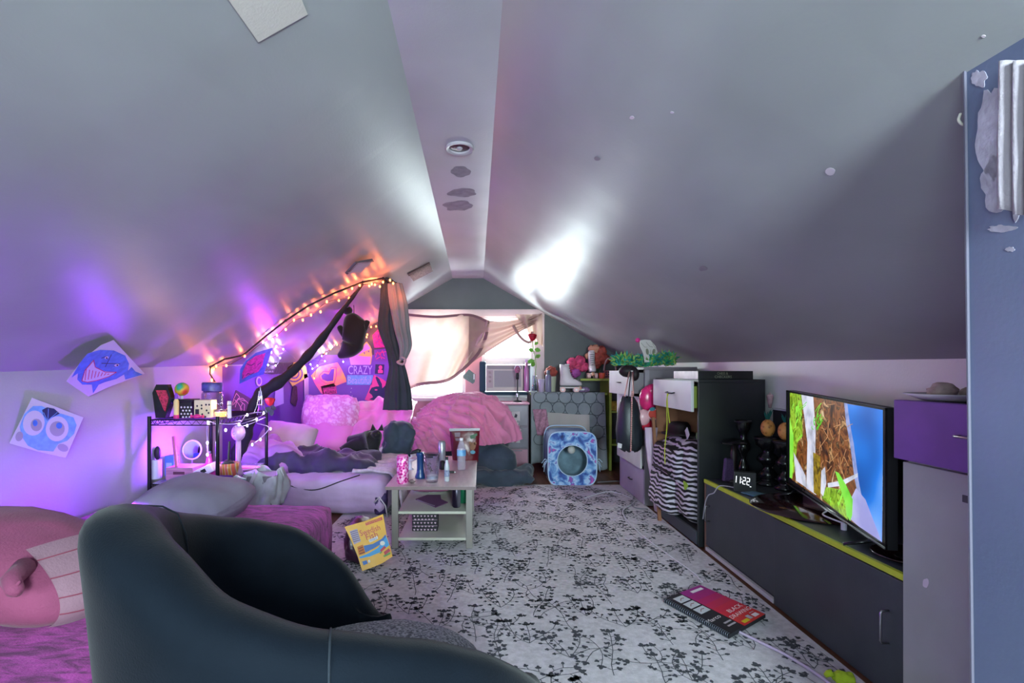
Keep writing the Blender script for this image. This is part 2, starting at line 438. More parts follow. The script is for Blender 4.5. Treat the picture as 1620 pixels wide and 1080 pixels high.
# ceiling things
lg = V((onslope(727, 233, 'l').x, 0, 0)); 
Yc = (ZR-H)*F/(CY-233); cl = V(((727-CX)/F*Yc, Yc, ZR))
t = thing('recessed_ceiling_light', 'round recessed ceiling light in the ridge strip', 'ceiling light', cl)
MB().lathe([(.062, .0), (.078, 0), (.08, -.008), (.074, -.014), (.060, -.010), (.055, .0)], cl, 32).build('trim_ring', mat('light_ring', '#a79fa8', .4), t, 'auto')
MB().lathe([(.056, .01), (.056, -.002), (.03, -.0035), (0, -.004)], cl, 32).build('lens', mat('dark_lens', '#2b2430', .15, spec=.8), t, 'auto')
MB().ball(cl+V((0, 0, -.006)), (.018, .018, .008), 12, 8).build('bulb', mat('bulb_grey', '#9c93a0', .25), t, True)
M_plaster = mat('bare_grey_patch', '#88838a', .8, var=.15, vs=20)
fc = Flat((0, 2, ZR-.0006), (0, 0, -1))
for i, (cx, cy, rx, ry) in enumerate(((729, 271, 17, 8), (731, 305, 22, 7), (724, 325, 23, 8))):
    hang(fc.sheet(blot(cx, cy, rx, ry, 60+i, 28, .3), .0005).build('bare_patch', M_plaster), ceil_c)
# paper sheet on the left slope, tape scraps
def sl_flat(x, y, side='l', off=.004):
    p = onslope(x, y, side); g = zsl if side == 'l' else zsr
    n = V((-(g(p.x+.05, p.y)-g(p.x-.05, p.y))/.1, -(g(p.x, p.y+.05)-g(p.x, p.y-.05))/.1, 1)).normalized()
    return Flat(p-n*off, n)
f = sl_flat(425, 20)
tag(f.sheet([(340, -30), (465, -30), (487, 23), (409, 67)], .002).build('paper_sheet', mat('cream_paper', '#c9c2ba', .8, bump=.15, bs=120)), 'blank cream paper sheet stuck high on the left slope', 'paper')
f = sl_flat(570, 422, off=.03)
t = thing('loose_ceiling_tile', 'small white square tab with grey edge peeling off the left slope', 'tab', f.at(570, 424))
f.sheet([(549, 432), (566, 416), (590, 413), (571, 431)], .003).build('tab_face', mat('tab_white', '#bcb4b8', .6), t)
f.sheet([(547, 433), (563, 416), (590, 411), (592, 414), (566, 418), (550, 434)], .012).build('tab_edge', mat('tab_edge_grey', '#514c54', .6), t)
f = sl_flat(665, 431, off=.012)
t = thing('tape_scrap', 'strip of crinkled clear tape over brown card on left slope', 'tape', f.at(665, 431))
f.sheet([(647, 434), (680, 417), (685, 429), (654, 445)], .002).build('tape', mat('crinkled_tape', '#a88f86', .25, var=.4, vs=60, bump=.6, bs=80), t)
f.sheet([(645, 434), (680, 416), (681, 418.5), (647, 437)], .008).build('card_edge', mat('card_brown', '#4d3535', .7), t)
M_chip = mat('paint_chip', '#c9bec8', .7)
for i, (x, y, r) in enumerate(((1313, 272, 6), (945, 251, 4), (1000, 186, 3), (1063, 178, 2.5), (1112, 425, 5), (1556, 58, 2.5))):
    hang(sl_flat(x, y, 'r', .0015).sheet(blot(x, y, r*1.3, r*.8, 80+i, 12), .001).build('paint_chip', M_chip if i not in (1, 4) else M_plaster), ceil_r)
# ------------------------------------------------------------------ rug
M_rug = mat('rug_pile', '#c3bfc4', .95, var=.14, vs=40, bump=.35, bs=260)
M_rugp = mat('rug_charcoal_print', '#42454c', .95, var=.2, vs=60)
RZ = .012
rug = thing('patterned_rug', 'large pale rug with charcoal sprig pattern covering the floor', 'rug', (.3, 3, 0))
def rugfn(u, v):
    X = lerp(-1.15, 1.472, u); Y = lerp(.25, 5.46, v); return V((X, Y, RZ+.004*max(0, math.sin(Y*9+X)*(1 if 1.05 < Y < 1.4 else .1))))
b = MB(); b.grid(rugfn, 12, 40); r = bmesh.ops.extrude_face_region(b.bm, geom=b.bm.faces[:])
for e in r['geom']:
    if isinstance(e, bmesh.types.BMVert): e.co.z = .001
b.build('pile', M_rug, rug, 'auto')
b = MB(); R = random.Random(3)
def rz(x, y): return rugfn((x+1.15)/2.622, (y-.25)/5.21).z+.0012
def leafy(b, x, y, a, s, lobes):
    for k in range(lobes):
        aa = a+(k-(lobes-1)/2)*.85; l = s*(1 if k == lobes//2 else .72); c, sn = math.cos(aa), math.sin(aa); wd = l*.30
        pts = [(0, 0), (.35, -1), (.75, -.8), (1, 0), (.75, .8), (.35, 1)]
        q = []
        for px, py in pts:
            X = x+c*px*l-sn*py*wd; Y = y+sn*px*l+c*py*wd
            if not (-1.13 < X < 1.455 and .27 < Y < 5.44): return
            q.append((X, Y, rz(X, Y)))
        b.poly(q)
def rib(b, p0, p1, w_):
    d = V((p1[0]-p0[0], p1[1]-p0[1]))
    if d.length < 1e-5: return
    n = V((-d.y, d.x)).normalized()*w_/2
    for p in (p0, p1):
        if not (-1.12 < p[0] < 1.45 and .28 < p[1] < 5.43): return
    b.poly([(p0[0]+n.x, p0[1]+n.y, rz(*p0)), (p1[0]+n.x, p1[1]+n.y, rz(*p1)), (p1[0]-n.x, p1[1]-n.y, rz(*p1)), (p0[0]-n.x, p0[1]-n.y, rz(*p0))])
def sprig(b, x, y, a, L, n, s, curl, pair=True):
    px, py = x, y
    for i in range(n):
        a += curl+R.uniform(-.22, .22); st = L/n
        qx, qy = px+math.cos(a)*st, py+math.sin(a)*st
        rib(b, (px, py), (qx, qy), .0032)
        for sd in ((-1, 1) if pair else (R.choice((-1, 1)),)):
            if R.random() < .85:
                la = a+sd*R.uniform(.8, 1.2); tx, ty = qx+math.cos(la)*s*.8, qy+math.sin(la)*s*.8
                rib(b, (qx, qy), (tx, ty), .003); leafy(b, tx, ty, la, s*R.uniform(.6, 1.0), 3 if R.random() < .6 else 1)
        px, py = qx, qy
    leafy(b, px, py, a, s*1.3, 3)
yy = .5
rowi = 0
while yy < 5.4:
    for k in range(-4, 5):
        x = k*.30+.1+(.15 if rowi % 2 else 0)+R.uniform(-.04, .04); y = yy+R.uniform(-.05, .05)
        t = (k+rowi) % 3
        if t == 0: sprig(b, x, y, math.pi/2, .34, 9, .028, 0)
        elif t == 1:
            for sd in (-1, 1): sprig(b, x, y, math.pi/2+sd*.9, .22, 5, .027, -sd*.18, True)
            sprig(b, x, y, math.pi/2, .16, 3, .028, 0)
        else:
            for q in range(5): sprig(b, x, y, q*1.257+R.uniform(-.3, .3), .13, 3, .025, R.choice((-.25, .25)), False)
    yy += .135; rowi += 1
stuff(b.build('sprig_pattern', M_rugp, rug))

# ------------------------------------------------------------------ futon mattress on the left with violet plush cover
M_plush = mat('magenta_plush', '#ac3f9c', .9, var=.6, vs=9, bump=.6, bs=120, sheen=.15, dist=1.5, stretch=(1, 3, 1), detail=6)
fut = thing('low_futon', 'low mattress under magenta plush cover along the left wall', 'futon', (-1.5, 2.1, 0))
MB().soft((-1.585, 2.04, .207), (.695, 1.16, .194), .07, (0, 0, 0), .012, 4, 16).build('plush_cover', M_plush, fut, True)
# ------------------------------------------------------------------ bed
M_sheet = mat('lilac_sheet', '#b49ac0', .85, var=.12, vs=4, bump=.2, bs=25, sheen=.2)
bed = thing('mattress_bed', 'low bed with lilac sheet in the back left corner', 'bed', (-1.5, 5.1, 0))
MB().soft((-1.515, 5.25, .172), (.755, .98, .158), .09, (0, 0, 0), .02, 5, 20, rid=.8).build('mattress', M_sheet, bed, True)
# ------------------------------------------------------------------ covered bean bag
M_slate = mat('slate_fabric', '#3b4654', .9, var=.15, vs=8, bump=.15, bs=150, sheen=.2)
bean = thing('bean_bag_chair', 'big slate grey bean bag chair mostly hidden under the pink blanket', 'bean bag', (-.2, 5.85, 0))
MB().ball((-.17, 5.90, .46), (.50, .38, .43), 32, 20, lambda d: .03*nz(d, 3)).build('bean_bag_body', M_slate, bean, True)
MB().ball((.16, 5.66, .20), (.24, .22, .22), 24, 14, lambda d: .02*nz(d, 4)).build('bean_bag_lobe', M_slate, bean, True)
M_pinkb = mat('pink_blanket_cloth', '#d27ba0', .75, var=.08, vs=6, bump=.12, bs=120, sheen=.5)
def blanket(u, v):
    v = lerp(.03, 1, v); a = lerp(-math.pi*1.12, math.pi*.12, u)      # sweeps the camera side and both ends
    ap = V((-.13, 5.92, .975)); ca, sa = math.cos(a), math.sin(a)
    hem = .40 if sa < 0 else .5
    e = .30+.12*math.sin(u*3.1)
    k = v**.72
    rx = (.72 if ca < 0 else .56)*math.sin(min(1, k)*math.pi/2*.98); ry = .53*math.sin(min(1, k)*math.pi/2*.98)
    drop = .975*(1-math.cos(min(1, k)*math.pi/2*.93))*.62
    xx, yy_ = ca*k+.75, sa*k*.9+.1; ph = math.atan2(yy_-.15*k, xx)
    s = (1-abs(math.sin(ph*24+2.2*nz((ca*k*2, sa*k*2, 0), 1.1))))**2+.6*(1-abs(math.sin(u*30+3*nz((u*3, v*2, 4), 1.3))))**2
    f = .058*(s-.4)*min(1, v*2.2)+.03*nz((u*6, v*3, 1), 1.3)
    p = ap+V((ca*(rx+f), sa*(ry+f), -drop))
    p.z += .03*min(1, v*4)*ridge((ca*v*1.4, sa*v*1.4, .3), 5)*(1-.4*v)-.015*min(1, v*4)+.03*(s-.4)*(1-.6*v)*min(1, v*3)
    left = max(0, -ca); p.z -= .20*left*(k**2)*max(0, min(1, 1.4-1.4*0))
    if p.z < .33: p.z = .33
    return p
o = MB().grid(blanket, 220, 70).build('pink_blanket', M_pinkb, None, True)
tag(o, 'rumpled pink blanket thrown over the bean bag below the window', 'blanket')
o = MB().soft((.22, 5.55, .09), (.34, .20, .09), .08, (0, 0, .1), .05, 5, 14, rid=.6).build('floor_throw', M_slate, None, True)
tag(o, 'slate grey throw bunched on the floor beside the bean bag', 'throw')
o = MB().soft((-.86, 5.42, .47), (.145, .11, .20), .06, (.12, .18, .3), .045, 6, 16, rid=.6).build('slate_cushion', M_slate, None, True)
tag(o, 'slate grey cushion standing at the left end of the pink blanket', 'cushion')
# ------------------------------------------------------------------ bedding
M_pw = mat('pale_pillowcase', '#b39cb0', .8, var=.1, vs=5, bump=.2, bs=30)
M_pp = mat('pink_marbled_pillowcase', '#d79ac6', .8, stops=[(.35, '#e2b4d8'), (.5, '#cf7bb4'), (.62, '#e6bfe0')], vs=14, detail=5, bump=.3, bs=25)
M_navy = mat('dark_violet_comforter', '#37304e', .75, var=.2, vs=5, bump=.25, bs=30, sheen=.25)
M_lil = mat('lilac_comforter', '#a777b6', .8, var=.15, vs=5, bump=.2, bs=30, sheen=.3)
M_fluff = mat('fluffy_white_throw', '#c3b3c4', .95, var=.15, vs=30, bump=.7, bs=140, sheen=.5)
def soft_thing(name, label, cat, m, c, h, rot_=(0, 0, 0), amp=.02, sc=5, pil=0, r=.08, cuts=14, rid=0, off=0, group=None):
    return tag(MB().soft(c, h, r, rot_, amp, sc, cuts, pil, off, rid).build(name, m, None, True), label, cat, group)
soft_thing('pillow', 'large pale pillow slumped at the left end of the bed', 'pillow', M_pw, (-1.90, 5.05, .50), (.30, .22, .13), (1.0, .1, -.35), .025, 5, 1)
soft_thing('pillow', 'marbled pink pillow on top of the pile against the back wall', 'pillow', M_pp, (-1.74, 6.0, .70), (.31, .24, .17), (1.15, .05, .12), .04, 5, 1, rid=.5)
soft_thing('pillow', 'plain pink pillow lying under the marbled pink pillow', 'pillow', mat('plain_pink_pillowcase', '#cf86b5', .8, bump=.2, bs=30), (-1.72, 5.8, .44), (.30, .22, .14), (.7, 0, .1), .02, 5, 1)
soft_thing('comforter', 'dark violet comforter crumpled across the front of the bed', 'comforter', M_navy, (-1.44, 4.74, .375), (.50, .28, .085), (0, .04, .12), .055, 4.6, 0, .10, 34, .8)
soft_thing('comforter', 'lilac comforter bunched beside the wire shelf on the bed', 'comforter', M_lil, (-1.92, 4.75, .42), (.26, .34, .14), (0, .12, .2), .06, 4.6, 0, .12, 18, .8, 3)
def satin(u, v):
    x = lerp(-1.66, -.80, u); base = lerp(.36, .80, v**.8); y = lerp(5.62, 6.55, v)
    s = math.sin(u*19+v*5+2*nz((u*3, v*2, 0)))*.03+.05*ridge((u*3, v*2.4, 2), 1.4)
    return V((x, y, base+s+.05*u*v))
tag(MB().grid(satin, 50, 26, .02).build('satin_quilt', mat('pink_satin', '#cd87b4', .42, var=.1, vs=5, sheen=.3), None, True), 'shiny pink satin quilt heaped between pillows and pink blanket', 'quilt')
def fluffy(u, v):
    y = lerp(4.36, 5.28, v); s = u
    if s < .42: x, z = lerp(-1.08, -.80, s/.42), .365
    else:
        t = (s-.42)/.58; x, z = -.80+.16*t**.6*(1+.25*math.sin(v*9)), .365-.33*t**1.4
    return V((x, y+.05*math.sin(u*4), z+.018*nz((x, y, z), 9)+.012*math.sin(v*40+u*9)))
tag(MB().grid(fluffy, 24, 60, .02).build('fluffy_throw', M_fluff, None, True), 'fluffy whitish throw hanging over the right edge of the bed', 'throw')
soft_thing('pillow', 'grey lilac pillow lying on the far end of the futon', 'pillow', mat('grey_pillowcase', '#8d8699', .85, var=.12, vs=5, bump=.25, bs=25), (-1.60, 2.90, .475), (.275, .22, .125), (.14, .0, -.1), .016, 5, 1, rid=.5)
# cable on the bed
tag(MB().tube(spline([(-1.72, 4.28, .34), (-1.55, 4.262, .26), (-1.36, 4.26, .23), (-1.15, 4.262, .30), (-1.0, 4.3, .345)], 8), .005, 6).build('black_cable', mat('black_rubber', '#14141a', .6), None, True), 'thin black cable drooping over the front of the bed', 'cable')
# ------------------------------------------------------------------ black cat
M_cat = mat('black_cat_fur', '#0e0e14', .75, var=.3, vs=30, bump=.5, bs=120, sheen=.35)
def skin(name, chain, m, parent, sub=2, root=0):
    """chain: list of (pos, radius, parent_index)"""
    me = bpy.data.meshes.new(name); me.from_pydata([c[0] for c in chain], [(c[2], i) for i, c in enumerate(chain) if c[2] is not None], [])
    o = bpy.data.objects.new(name, me); C.objects.link(o)
    md = o.modifiers.new('skin', 'SKIN'); md.use_smooth_shade = True
    for i, c in enumerate(chain):
        d = me.skin_vertices[0].data[i]; d.radius = (c[1], c[1]) if not isinstance(c[1], tuple) else c[1]; d.use_root = (i == root)
    s2 = o.modifiers.new('subdivision', 'SUBSURF'); s2.levels = sub; s2.render_levels = sub
    me.materials.append(m); o.parent = parent
    if parent is not None and parent.name in INV: o.matrix_parent_inverse = INV[parent.name]
    return o
cx, cy, cz = -1.19, 5.18, .355
cat = thing('black_cat', 'black cat crouching on the bed beside the dark comforter', 'cat', (cx, cy, cz))
q = lambda a, b_, c: (cx+a, cy+b_, cz+c)
skin('body', [(q(0, .02, .12), .115, None), (q(.09, 0, .145), .10, 0), (q(.15, -.02, .19), .065, 1), (q(.165, -.05, .235), .060, 2), (q(.17, -.10, .228), .032, 3),
      (q(-.10, .03, .10), .115, 0), (q(-.18, .04, .06), .075, 5), (q(.15, -.06, .05), .035, 1), (q(.16, -.12, .015), .022, 7), (q(.06, -.08, .04), .038, 1), (q(.08, -.13, .015), .022, 9),
      (q(-.12, -.08, .045), .055, 5), (q(-.04, -.13, .015), .025, 11)], M_cat, cat)
for s in (-1, 1):
    e = V(q(.165+s*.036, -.045, .275))
    MB().prism([e+V((-.030, 0, -.012)), e+V((.030, 0, -.012)), e+V((s*.010, .006, .050))], (0, .020, .003)).build('ear', M_cat, cat)
    MB().ball(V(q(.170+s*.024, -.112, .245)), (.008, .005, .008), 10, 6).build('eye', mat('cat_eye', '#3a4226', .15), cat, True)
MB().ball(V(q(.171, -.131, .226)), (.007, .005, .005), 8, 6).build('nose', mat('cat_nose', '#3a2a30', .4), cat, True)
MB().tube(spline([q(-.22, .03, .04), q(-.27, -.03, .02), q(-.22, -.11, .015), q(-.12, -.15, .015)], 8), .018, 8).build('tail', M_cat, cat, True)
# ------------------------------------------------------------------ armchair
M_arm = mat('navy_felt', '#0d141d', .8, var=.10, vs=10, bump=.12, bs=240, sheen=.07, spec=.10)
M_seat = mat('heather_grey_seat', '#5a5e66', .95, stops=[(.38, '#4c5058'), (.62, '#9a9ba2')], vs=140, detail=2, bump=.4, bs=200)
AC, TH = V((-.3648, 1.262, 0)), .7446
ch = thing('tub_armchair', 'navy felt tub armchair in the foreground with grey seat cushion', 'armchair', (AC.x, AC.y, 0))
ad, an = V((math.cos(TH), math.sin(TH), 0)), V((-math.sin(TH), math.cos(TH), 0))
DH = ((-1.01, .02), (-.75, .015), (-.62, .0), (-.5, -.02), (-.38, -.045), (-.25, -.045), (-.12, .0), (0, .03), (.12, .02), (.25, .01), (.38, 0), (.5, .01), (.62, .035), (.75, .065), (.88, .045), (1.01, -.07))
def rim(t):
    """t -1 near arm tip .. 0 back .. 1 far arm tip -> forward, lateral, height, thickness"""
    s = abs(t); a = min(1, s/.62)*math.pi/2
    x = -.4172+.4172*(1-math.cos(a)); y = .436*math.sin(a)
    if s > .62: k = (s-.62)/.38; x = .335*k; y = .436-.12*k*k
    kk = max(0, (s-.0641)/.9359)
    h = .9102-.462*kk**1.6316
    for (t0, h0), (t1, h1) in zip(DH, DH[1:]):
        if t0 <= t < t1: q = (t-t0)/(t1-t0); q = q*q*(3-2*q); h += lerp(h0, h1, q); break
    return x, math.copysign(y, t), h, .056+.012*(1-s)
def sect(t):
    x, y, h, th = rim(t)
    x2, y2, _, _ = rim(min(1, t+.01)); x1, y1, _, _ = rim(max(-1, t-.01))
    tx, ty = x2-x1, y2-y1; l = math.hypot(tx, ty) or 1; nx, ny = ty/l, -tx/l      # outward
    if nx*(x+.05)+ny*y < 0: nx, ny = -nx, -ny
    W = lambda f, z: AC+ad*(x+nx*f)+an*(y+ny*f)+V((0, 0, z))
    pts = [(-.15*0-.12, .14), (-.02, .20), (.03, .36), (th*.9, h-.14), (th*1.1, h-.06), (th*.95, h-.018), (th*.4, h), (-th*.3, h-.003), (-th*.85, h-.022), (-th*1.15, h-.07), (-.085, h-.18 if h-.18 > .46 else .46), (-.10, .40), (-.11, .30)]
    return [W(f, z) for f, z in pts]
NT = 48
ts = [-1+2*i/NT for i in range(NT+1)]
rs = [sect(t) for t in ts]
def endcap(r, s):      # rounded arm front
    c = sum((p for p in r), V((0, 0, 0)))/len(r); out = []
    for k, f in ((.72, .035), (.35, .052)):
        out.append([V(((p.x-c.x)*k+c.x, (p.y-c.y)*k+c.y, (p.z-c.z)*(1-(1-k)*.22)+c.z))+ad*f for p in r])
    return out
e0 = endcap(rs[0], 1); e1 = endcap(rs[-1], 1)
MB().rings([e0[1], e0[0]]+rs+[e1[0], e1[1]]).build('shell', M_arm, ch, True, 1)
b = MB(); 
for t in (-.43, .28):
    r = sect(t); b.tube([p+(p-AC-V((0, 0, p.z))).normalized()*0 for p in r[2:11]], .0022, 5)
stuff(b.build('seam', mat('navy_seam', '#1d252f', .9), ch, True))
b = MB()
def seatfn(u, v):
    a = u*2*math.pi; k = v
    x = (.30*math.cos(a) if math.cos(a) < 0 else .40*math.cos(a))*k+.03; y = .285*math.sin(a)*k
    z = .485-.085*k**5+.006*nz((x, y, 0), 9)
    return AC+ad*x+an*y+V((0, 0, z))
rsx = [[seatfn(i/36, v) for i in range(36)] for v in (.02, .3, .55, .75, .88, .95, 1.0)]
low = [[V((p.x, p.y, .27)) for p in rsx[-1]]]
b.rings(rsx+low); b.build('seat_cushion', M_seat, ch, True)
bb = MB(); bb.lathe([(.26, .13), (.30, .16), (.31, .27), (0, .275)], AC+ad*.02, 28); bb.build('seat_base', M_arm, ch, True)
for sx, sy in ((-1, -1), (-1, 1), (1, -1), (1, 1)):
    p = AC+ad*(.18*sx+.02)+an*.18*sy
    MB().cyl(p+V((0, 0, .16)), p+(ad*sx+an*sy)*.04+V((0, 0, .013)), .02, .013, 12).build('leg', mat('walnut_leg', '#3b2a22', .4), ch, True)
# ------------------------------------------------------------------ coffee table
M_top = mat('whitewashed_tabletop', '#b9a6a9', .35, var=.10, vs=8, stretch=(8, 1, 1))
M_shelf = mat('pale_shelf_board', '#b7b6a8', .4, var=.08, vs=6)
M_leg = mat('champagne_metal_leg', '#8f8a86', .4, metal=.4)
TZ, TX0, TX1, TY0, TY1 = .435, -.635, -.03, 3.455, 4.72
ct = thing('coffee_table', 'narrow coffee table with two lower shelves in front of the bed', 'coffee table', (-.33, 4.1, 0))
MB().box((TX0, TY0, TZ-.022), (TX1, TY1, TZ), .003).build('tabletop', M_top, ct)
MB().box((TX0, TY0-.002, TZ-.0215), (TX1, TY0, TZ-.001)).build('edge_band', mat('table_edge', '#7c6a6c', .5), ct)
LX0, LX1 = -.575, -.075
for x in (LX0, LX1):
    for y in (3.50, 4.42):
        MB().box((x-.022, y-.018, 0.013), (x+.022, y+.018, TZ-.022), .003).build('leg', M_leg, ct)
for z, y1 in ((.262, 4.44), (.085, 4.44)):
    MB().box((LX0+.0225, 3.485, z-.018), (LX1-.0225, y1, z), .002).build('shelf', M_shelf, ct)
MB().box((LX0+.023, 4.42, .086), (LX1-.023, 4.436, .243)).build('back_panel', mat('table_back_panel', '#958f86', .6), ct)
for x in (LX0, LX1):
    MB().box((x-.012, 3.519, TZ-.06), (x+.012, 4.401, TZ-.0225)).build('side_rail', M_leg, ct)
# ------------------------------------------------------------------ TV cabinet
M_cab = mat('charcoal_cabinet', '#343b40', .45, var=.12, vs=6, bump=.05, bs=120)
M_lime = mat('lime_edge_tape', '#b3bf2c', .5, var=.08, vs=10)
M_chrome = mat('brushed_steel', '#a9a9ad', .3, metal=1)
CXF, CXB, CZ, CY0, CY1 = 1.505, 1.985, .48, 1.83, 3.48
tvc = thing('tv_cabinet', 'low charcoal cabinet with lime yellow edging under the television', 'cabinet', (1.75, 2.65, 0))
MB().box((CXF, CY0, CZ-.024), (CXB, CY1, CZ), .001).build('top_board', M_cab, tvc)
MB().box((CXF-.004, CY0, CZ-.022), (CXF, CY1, CZ-.001)).build('lime_edging', M_lime, tvc)
MB().box((CXF-.004, CY0, CZ-.001), (CXF+.012, CY1, CZ+.0008)).build('lime_edging', M_lime, tvc)
MB().box((CXF+.02, CY0+.003, .004), (CXB-.01, CY1-.022, CZ-.025)).build('carcass', mat('carcass_dark', '#1d1f25', .7), tvc)
MB().box((CXF, CY1-.02, .004), (CXB, CY1, CZ-.025)).build('side_panel', mat('raw_board_edge', '#6d5046', .6), tvc)
dl = MB().box((CXF, 2.655, .05), (CXF+.018, CY1-.024, CZ-.026), .002).build('door', M_cab, tvc)
dr = MB().box((CXF-.008, CY0+.002, .014), (CXF+.012, 2.645, CZ-.026), .002).build('door', M_cab, tvc)
MB().box((CXF-.004, 2.66, .012), (CXF+.016, CY1-.024, .034)).build('plinth_strip', mat('pale_strip', '#b9b6bb', .5), tvc)
def bow(p, L, out=.03, r=.004, axis='z'):
    p = V(p); d = V((0, 0, 1)) if axis == 'z' else V((0, 1, 0)); o_ = V((-out, 0, 0))
    return MB().tube([p+d*L/2, p+d*L/2*.98+o_*.85, p+d*L/2*.86+o_, p-d*L/2*.86+o_, p-d*L/2*.98+o_*.85, p-d*L/2], r, 8)
q = PX(1129, 816, CXF); hang(bow((CXF, 3.40, q.z), .10).build('handle', M_chrome, None, True), dl)
hang(bow((CXF-.008, 1.90, .265), .12).build('handle', M_chrome, None, True), dr)
# ------------------------------------------------------------------ TV
tv = thing('television', 'flat television on the charcoal cabinet showing a nature close-up', 'television', P(1325, 800, 2.5))
A, B = P(1246, 617, 3.04), P(1404, 645, 2.0)
Abt, Bbt = P(1248, 765, 3.04), P(1400, 869, 2.0)
A.z = Abt.z+.548; 
ht = V((B.x-A.x, B.y-A.y, 0)).normalized(); hn = V((-ht.y, ht.x, 0)); hn = hn if hn.x < 0 else -hn
zt0, zb0 = P(1246, 617, 3.04).z, P(1248, 765, 3.04).z
zt1, zb1 = P(1404, 645, 2.0).z, P(1400, 870, 2.0).z
A0, A1, B0, B1 = V((A.x, A.y, zb0)), V((A.x, A.y, zt0)), V((B.x, B.y, zb1)), V((B.x, B.y, zt1))
M_blk = mat('gloss_black_plastic', '#101014', .2, spec=.6)
M_blk2 = mat('matt_black_plastic', '#17181d', .5)
MB().prism([A0, B0, B1, A1], -hn*.035).build('casing', M_blk2, tv)
def fr(a, b_, w0, w1, th=.008):
    return MB().prism([a, b_, b_+w1, a+w0], hn*th)
up = V((0, 0, 1))
fr(A0, B0, up*.020, up*.020).build('bezel', M_blk, tv); fr(A1, B1, -up*.010, -up*.010).build('bezel', M_blk, tv)
fr(A0, A1, ht*.012, ht*.012).build('bezel', M_blk, tv); fr(B0, B1, -ht*.016, -ht*.016).build('bezel', M_blk, tv)
MB().prism([A0+hn*.008+up*.004, B0+hn*.008+up*.004, B0+hn*.008+up*.010, A0+hn*.008+up*.010], hn*.003).build('chrome_strip', M_chrome, tv)
ft = Flat(A0+hn*.002, hn)
M_pic = mat('screen_thicket', '#000000', .3, stops=[(.30, '#1d0f06'), (.42, '#5e3414'), (.50, '#8f5a2a'), (.56, '#2b1a08'), (.64, '#b08a55'), (.74, '#e0d2b4')], vs=11, detail=8, dist=1.6, es=0.49)
M_pic_g = mat('screen_grass', '#000000', .3, stops=[(.3, '#2a3a06'), (.45, '#6f9a14'), (.6, '#9cc93a'), (.75, '#3c2c0c')], vs=16, detail=7, dist=2, es=0.53)
M_pic_b = mat('screen_blue', '#000000', .3, stops=[(.30, '#0a4f9e'), (.48, '#1c76d0'), (.62, '#5f9fe6'), (.8, '#a9b9ea')], vs=3.2, detail=1, es=0.48)
M_pic_w = mat('screen_white_stem', '#000000', .3, stops=[(.3, '#9da4ac'), (.6, '#d5dbe2')], vs=14, es=0.53)
M_pic_l = mat('screen_leaf', '#000000', .3, stops=[(.3, '#49b11c'), (.6, '#93e34e')], vs=5, es=0.63)
M_pic_o = mat('screen_moss', '#000000', .3, stops=[(.35, '#4b3c06'), (.6, '#a08a1a')], vs=40, es=0.46)
M_pic_v = mat('screen_haze', '#000000', .3, stops=[(.3, '#8d8fc0'), (.6, '#b9bcd6')], vs=4, es=0.56)
M_pic_t = mat('screen_twig', '#b98d5c', .3, es=0.46)
ft.poly([(1250, 620), (1399, 648), (1396, 858), (1252, 758)], M_pic, tv, 'screen', .001)
S = lambda pts, m, l: ft.poly(pts, m, tv, 'screen_picture', l)
S([(1250, 620), (1269, 623), (1270, 690), (1262, 700), (1257, 745), (1252, 757)], M_pic_g, .0014)
S([(1338, 638), (1398, 648), (1396, 858), (1370, 838), (1366, 800), (1356, 760), (1348, 700), (1342, 668)], M_pic_b, .0014)
S([(1268, 623), (1287, 627), (1291, 680), (1290, 740), (1292, 783), (1276, 772), (1278, 700), (1273, 660)], M_pic_w, .0017)
S([(1336, 637), (1341, 638), (1345, 668), (1351, 700), (1359, 760), (1367, 800), (1362, 800), (1353, 760), (1345, 700), (1339, 668)], mat('screen_soft_edge', '#000000', .3, stops=[(.3, '#6d7fae'), (.6, '#8f9cc4')], vs=30, es=.55), .00155)
S([(1287, 715), (1298, 722), (1299, 786), (1288, 779)], M_pic_o, .002)
S([(1256, 715), (1275, 752), (1276, 771), (1260, 760)], M_pic_w, .002)
S([(1300, 745), (1306, 738), (1308, 765), (1303, 785), (1299, 780)], M_pic_w, .0022)
S([(1355, 772), (1370, 790), (1396, 857), (1360, 833), (1345, 820), (1346, 790)], M_pic_v, .0019)
S([(1322, 745), (1328, 748), (1340, 768), (1350, 790), (1349, 815), (1346, 824), (1340, 815), (1338, 795), (1328, 765)], M_pic_l, .0024)
S([(1310, 764), (1332, 760), (1358, 748), (1358, 754), (1334, 768), (1311, 771)], M_pic_w, .0021)
S([(1308, 770), (1335, 775), (1342, 822), (1318, 803), (1300, 787)], M_pic_g, .0016)
S([(1250, 660), (1256, 690), (1254, 757), (1250, 755)], M_pic_l, .0022)
R = random.Random(5)
ls = []
for i in range(46):
    x, y = R.uniform(1296, 1345), R.uniform(636, 770); a = R.uniform(-1.9, 1.9); l = R.uniform(8, 30)
    ls.append([(x, y), (x+l*.5*math.cos(a)+R.uniform(-2, 2), y+l*.5*math.sin(a)), (x+l*math.cos(a), y+l*math.sin(a))])
ls = [l for l in ls if all(1292 < p[0] < 1350 and 634 < p[1] < 785 for p in l)]
ft.lines(ls, .9, M_pic_t, tv, 'screen_picture', .0018)
ls = []
for i in range(60):
    x, y = R.choice(((R.uniform(1253, 1270), R.uniform(630, 700)), (R.uniform(1310, 1345), R.uniform(775, 815)), (R.uniform(1286, 1300), R.uniform(632, 690)))); a = R.uniform(-2.2, -.9); l = R.uniform(6, 20)
    ls.append([(x, y), (x+l*math.cos(a)*.5, y+l*.5*math.sin(a)), (x+l*math.cos(a)+2, y+l*math.sin(a))])
ls = [l for l in ls if all(1252 < p[0] < 1345 and p[1] > 626+(p[0]-1250)*.18 and p[1] < 752+(p[0]-1252)*.7 for p in l)]
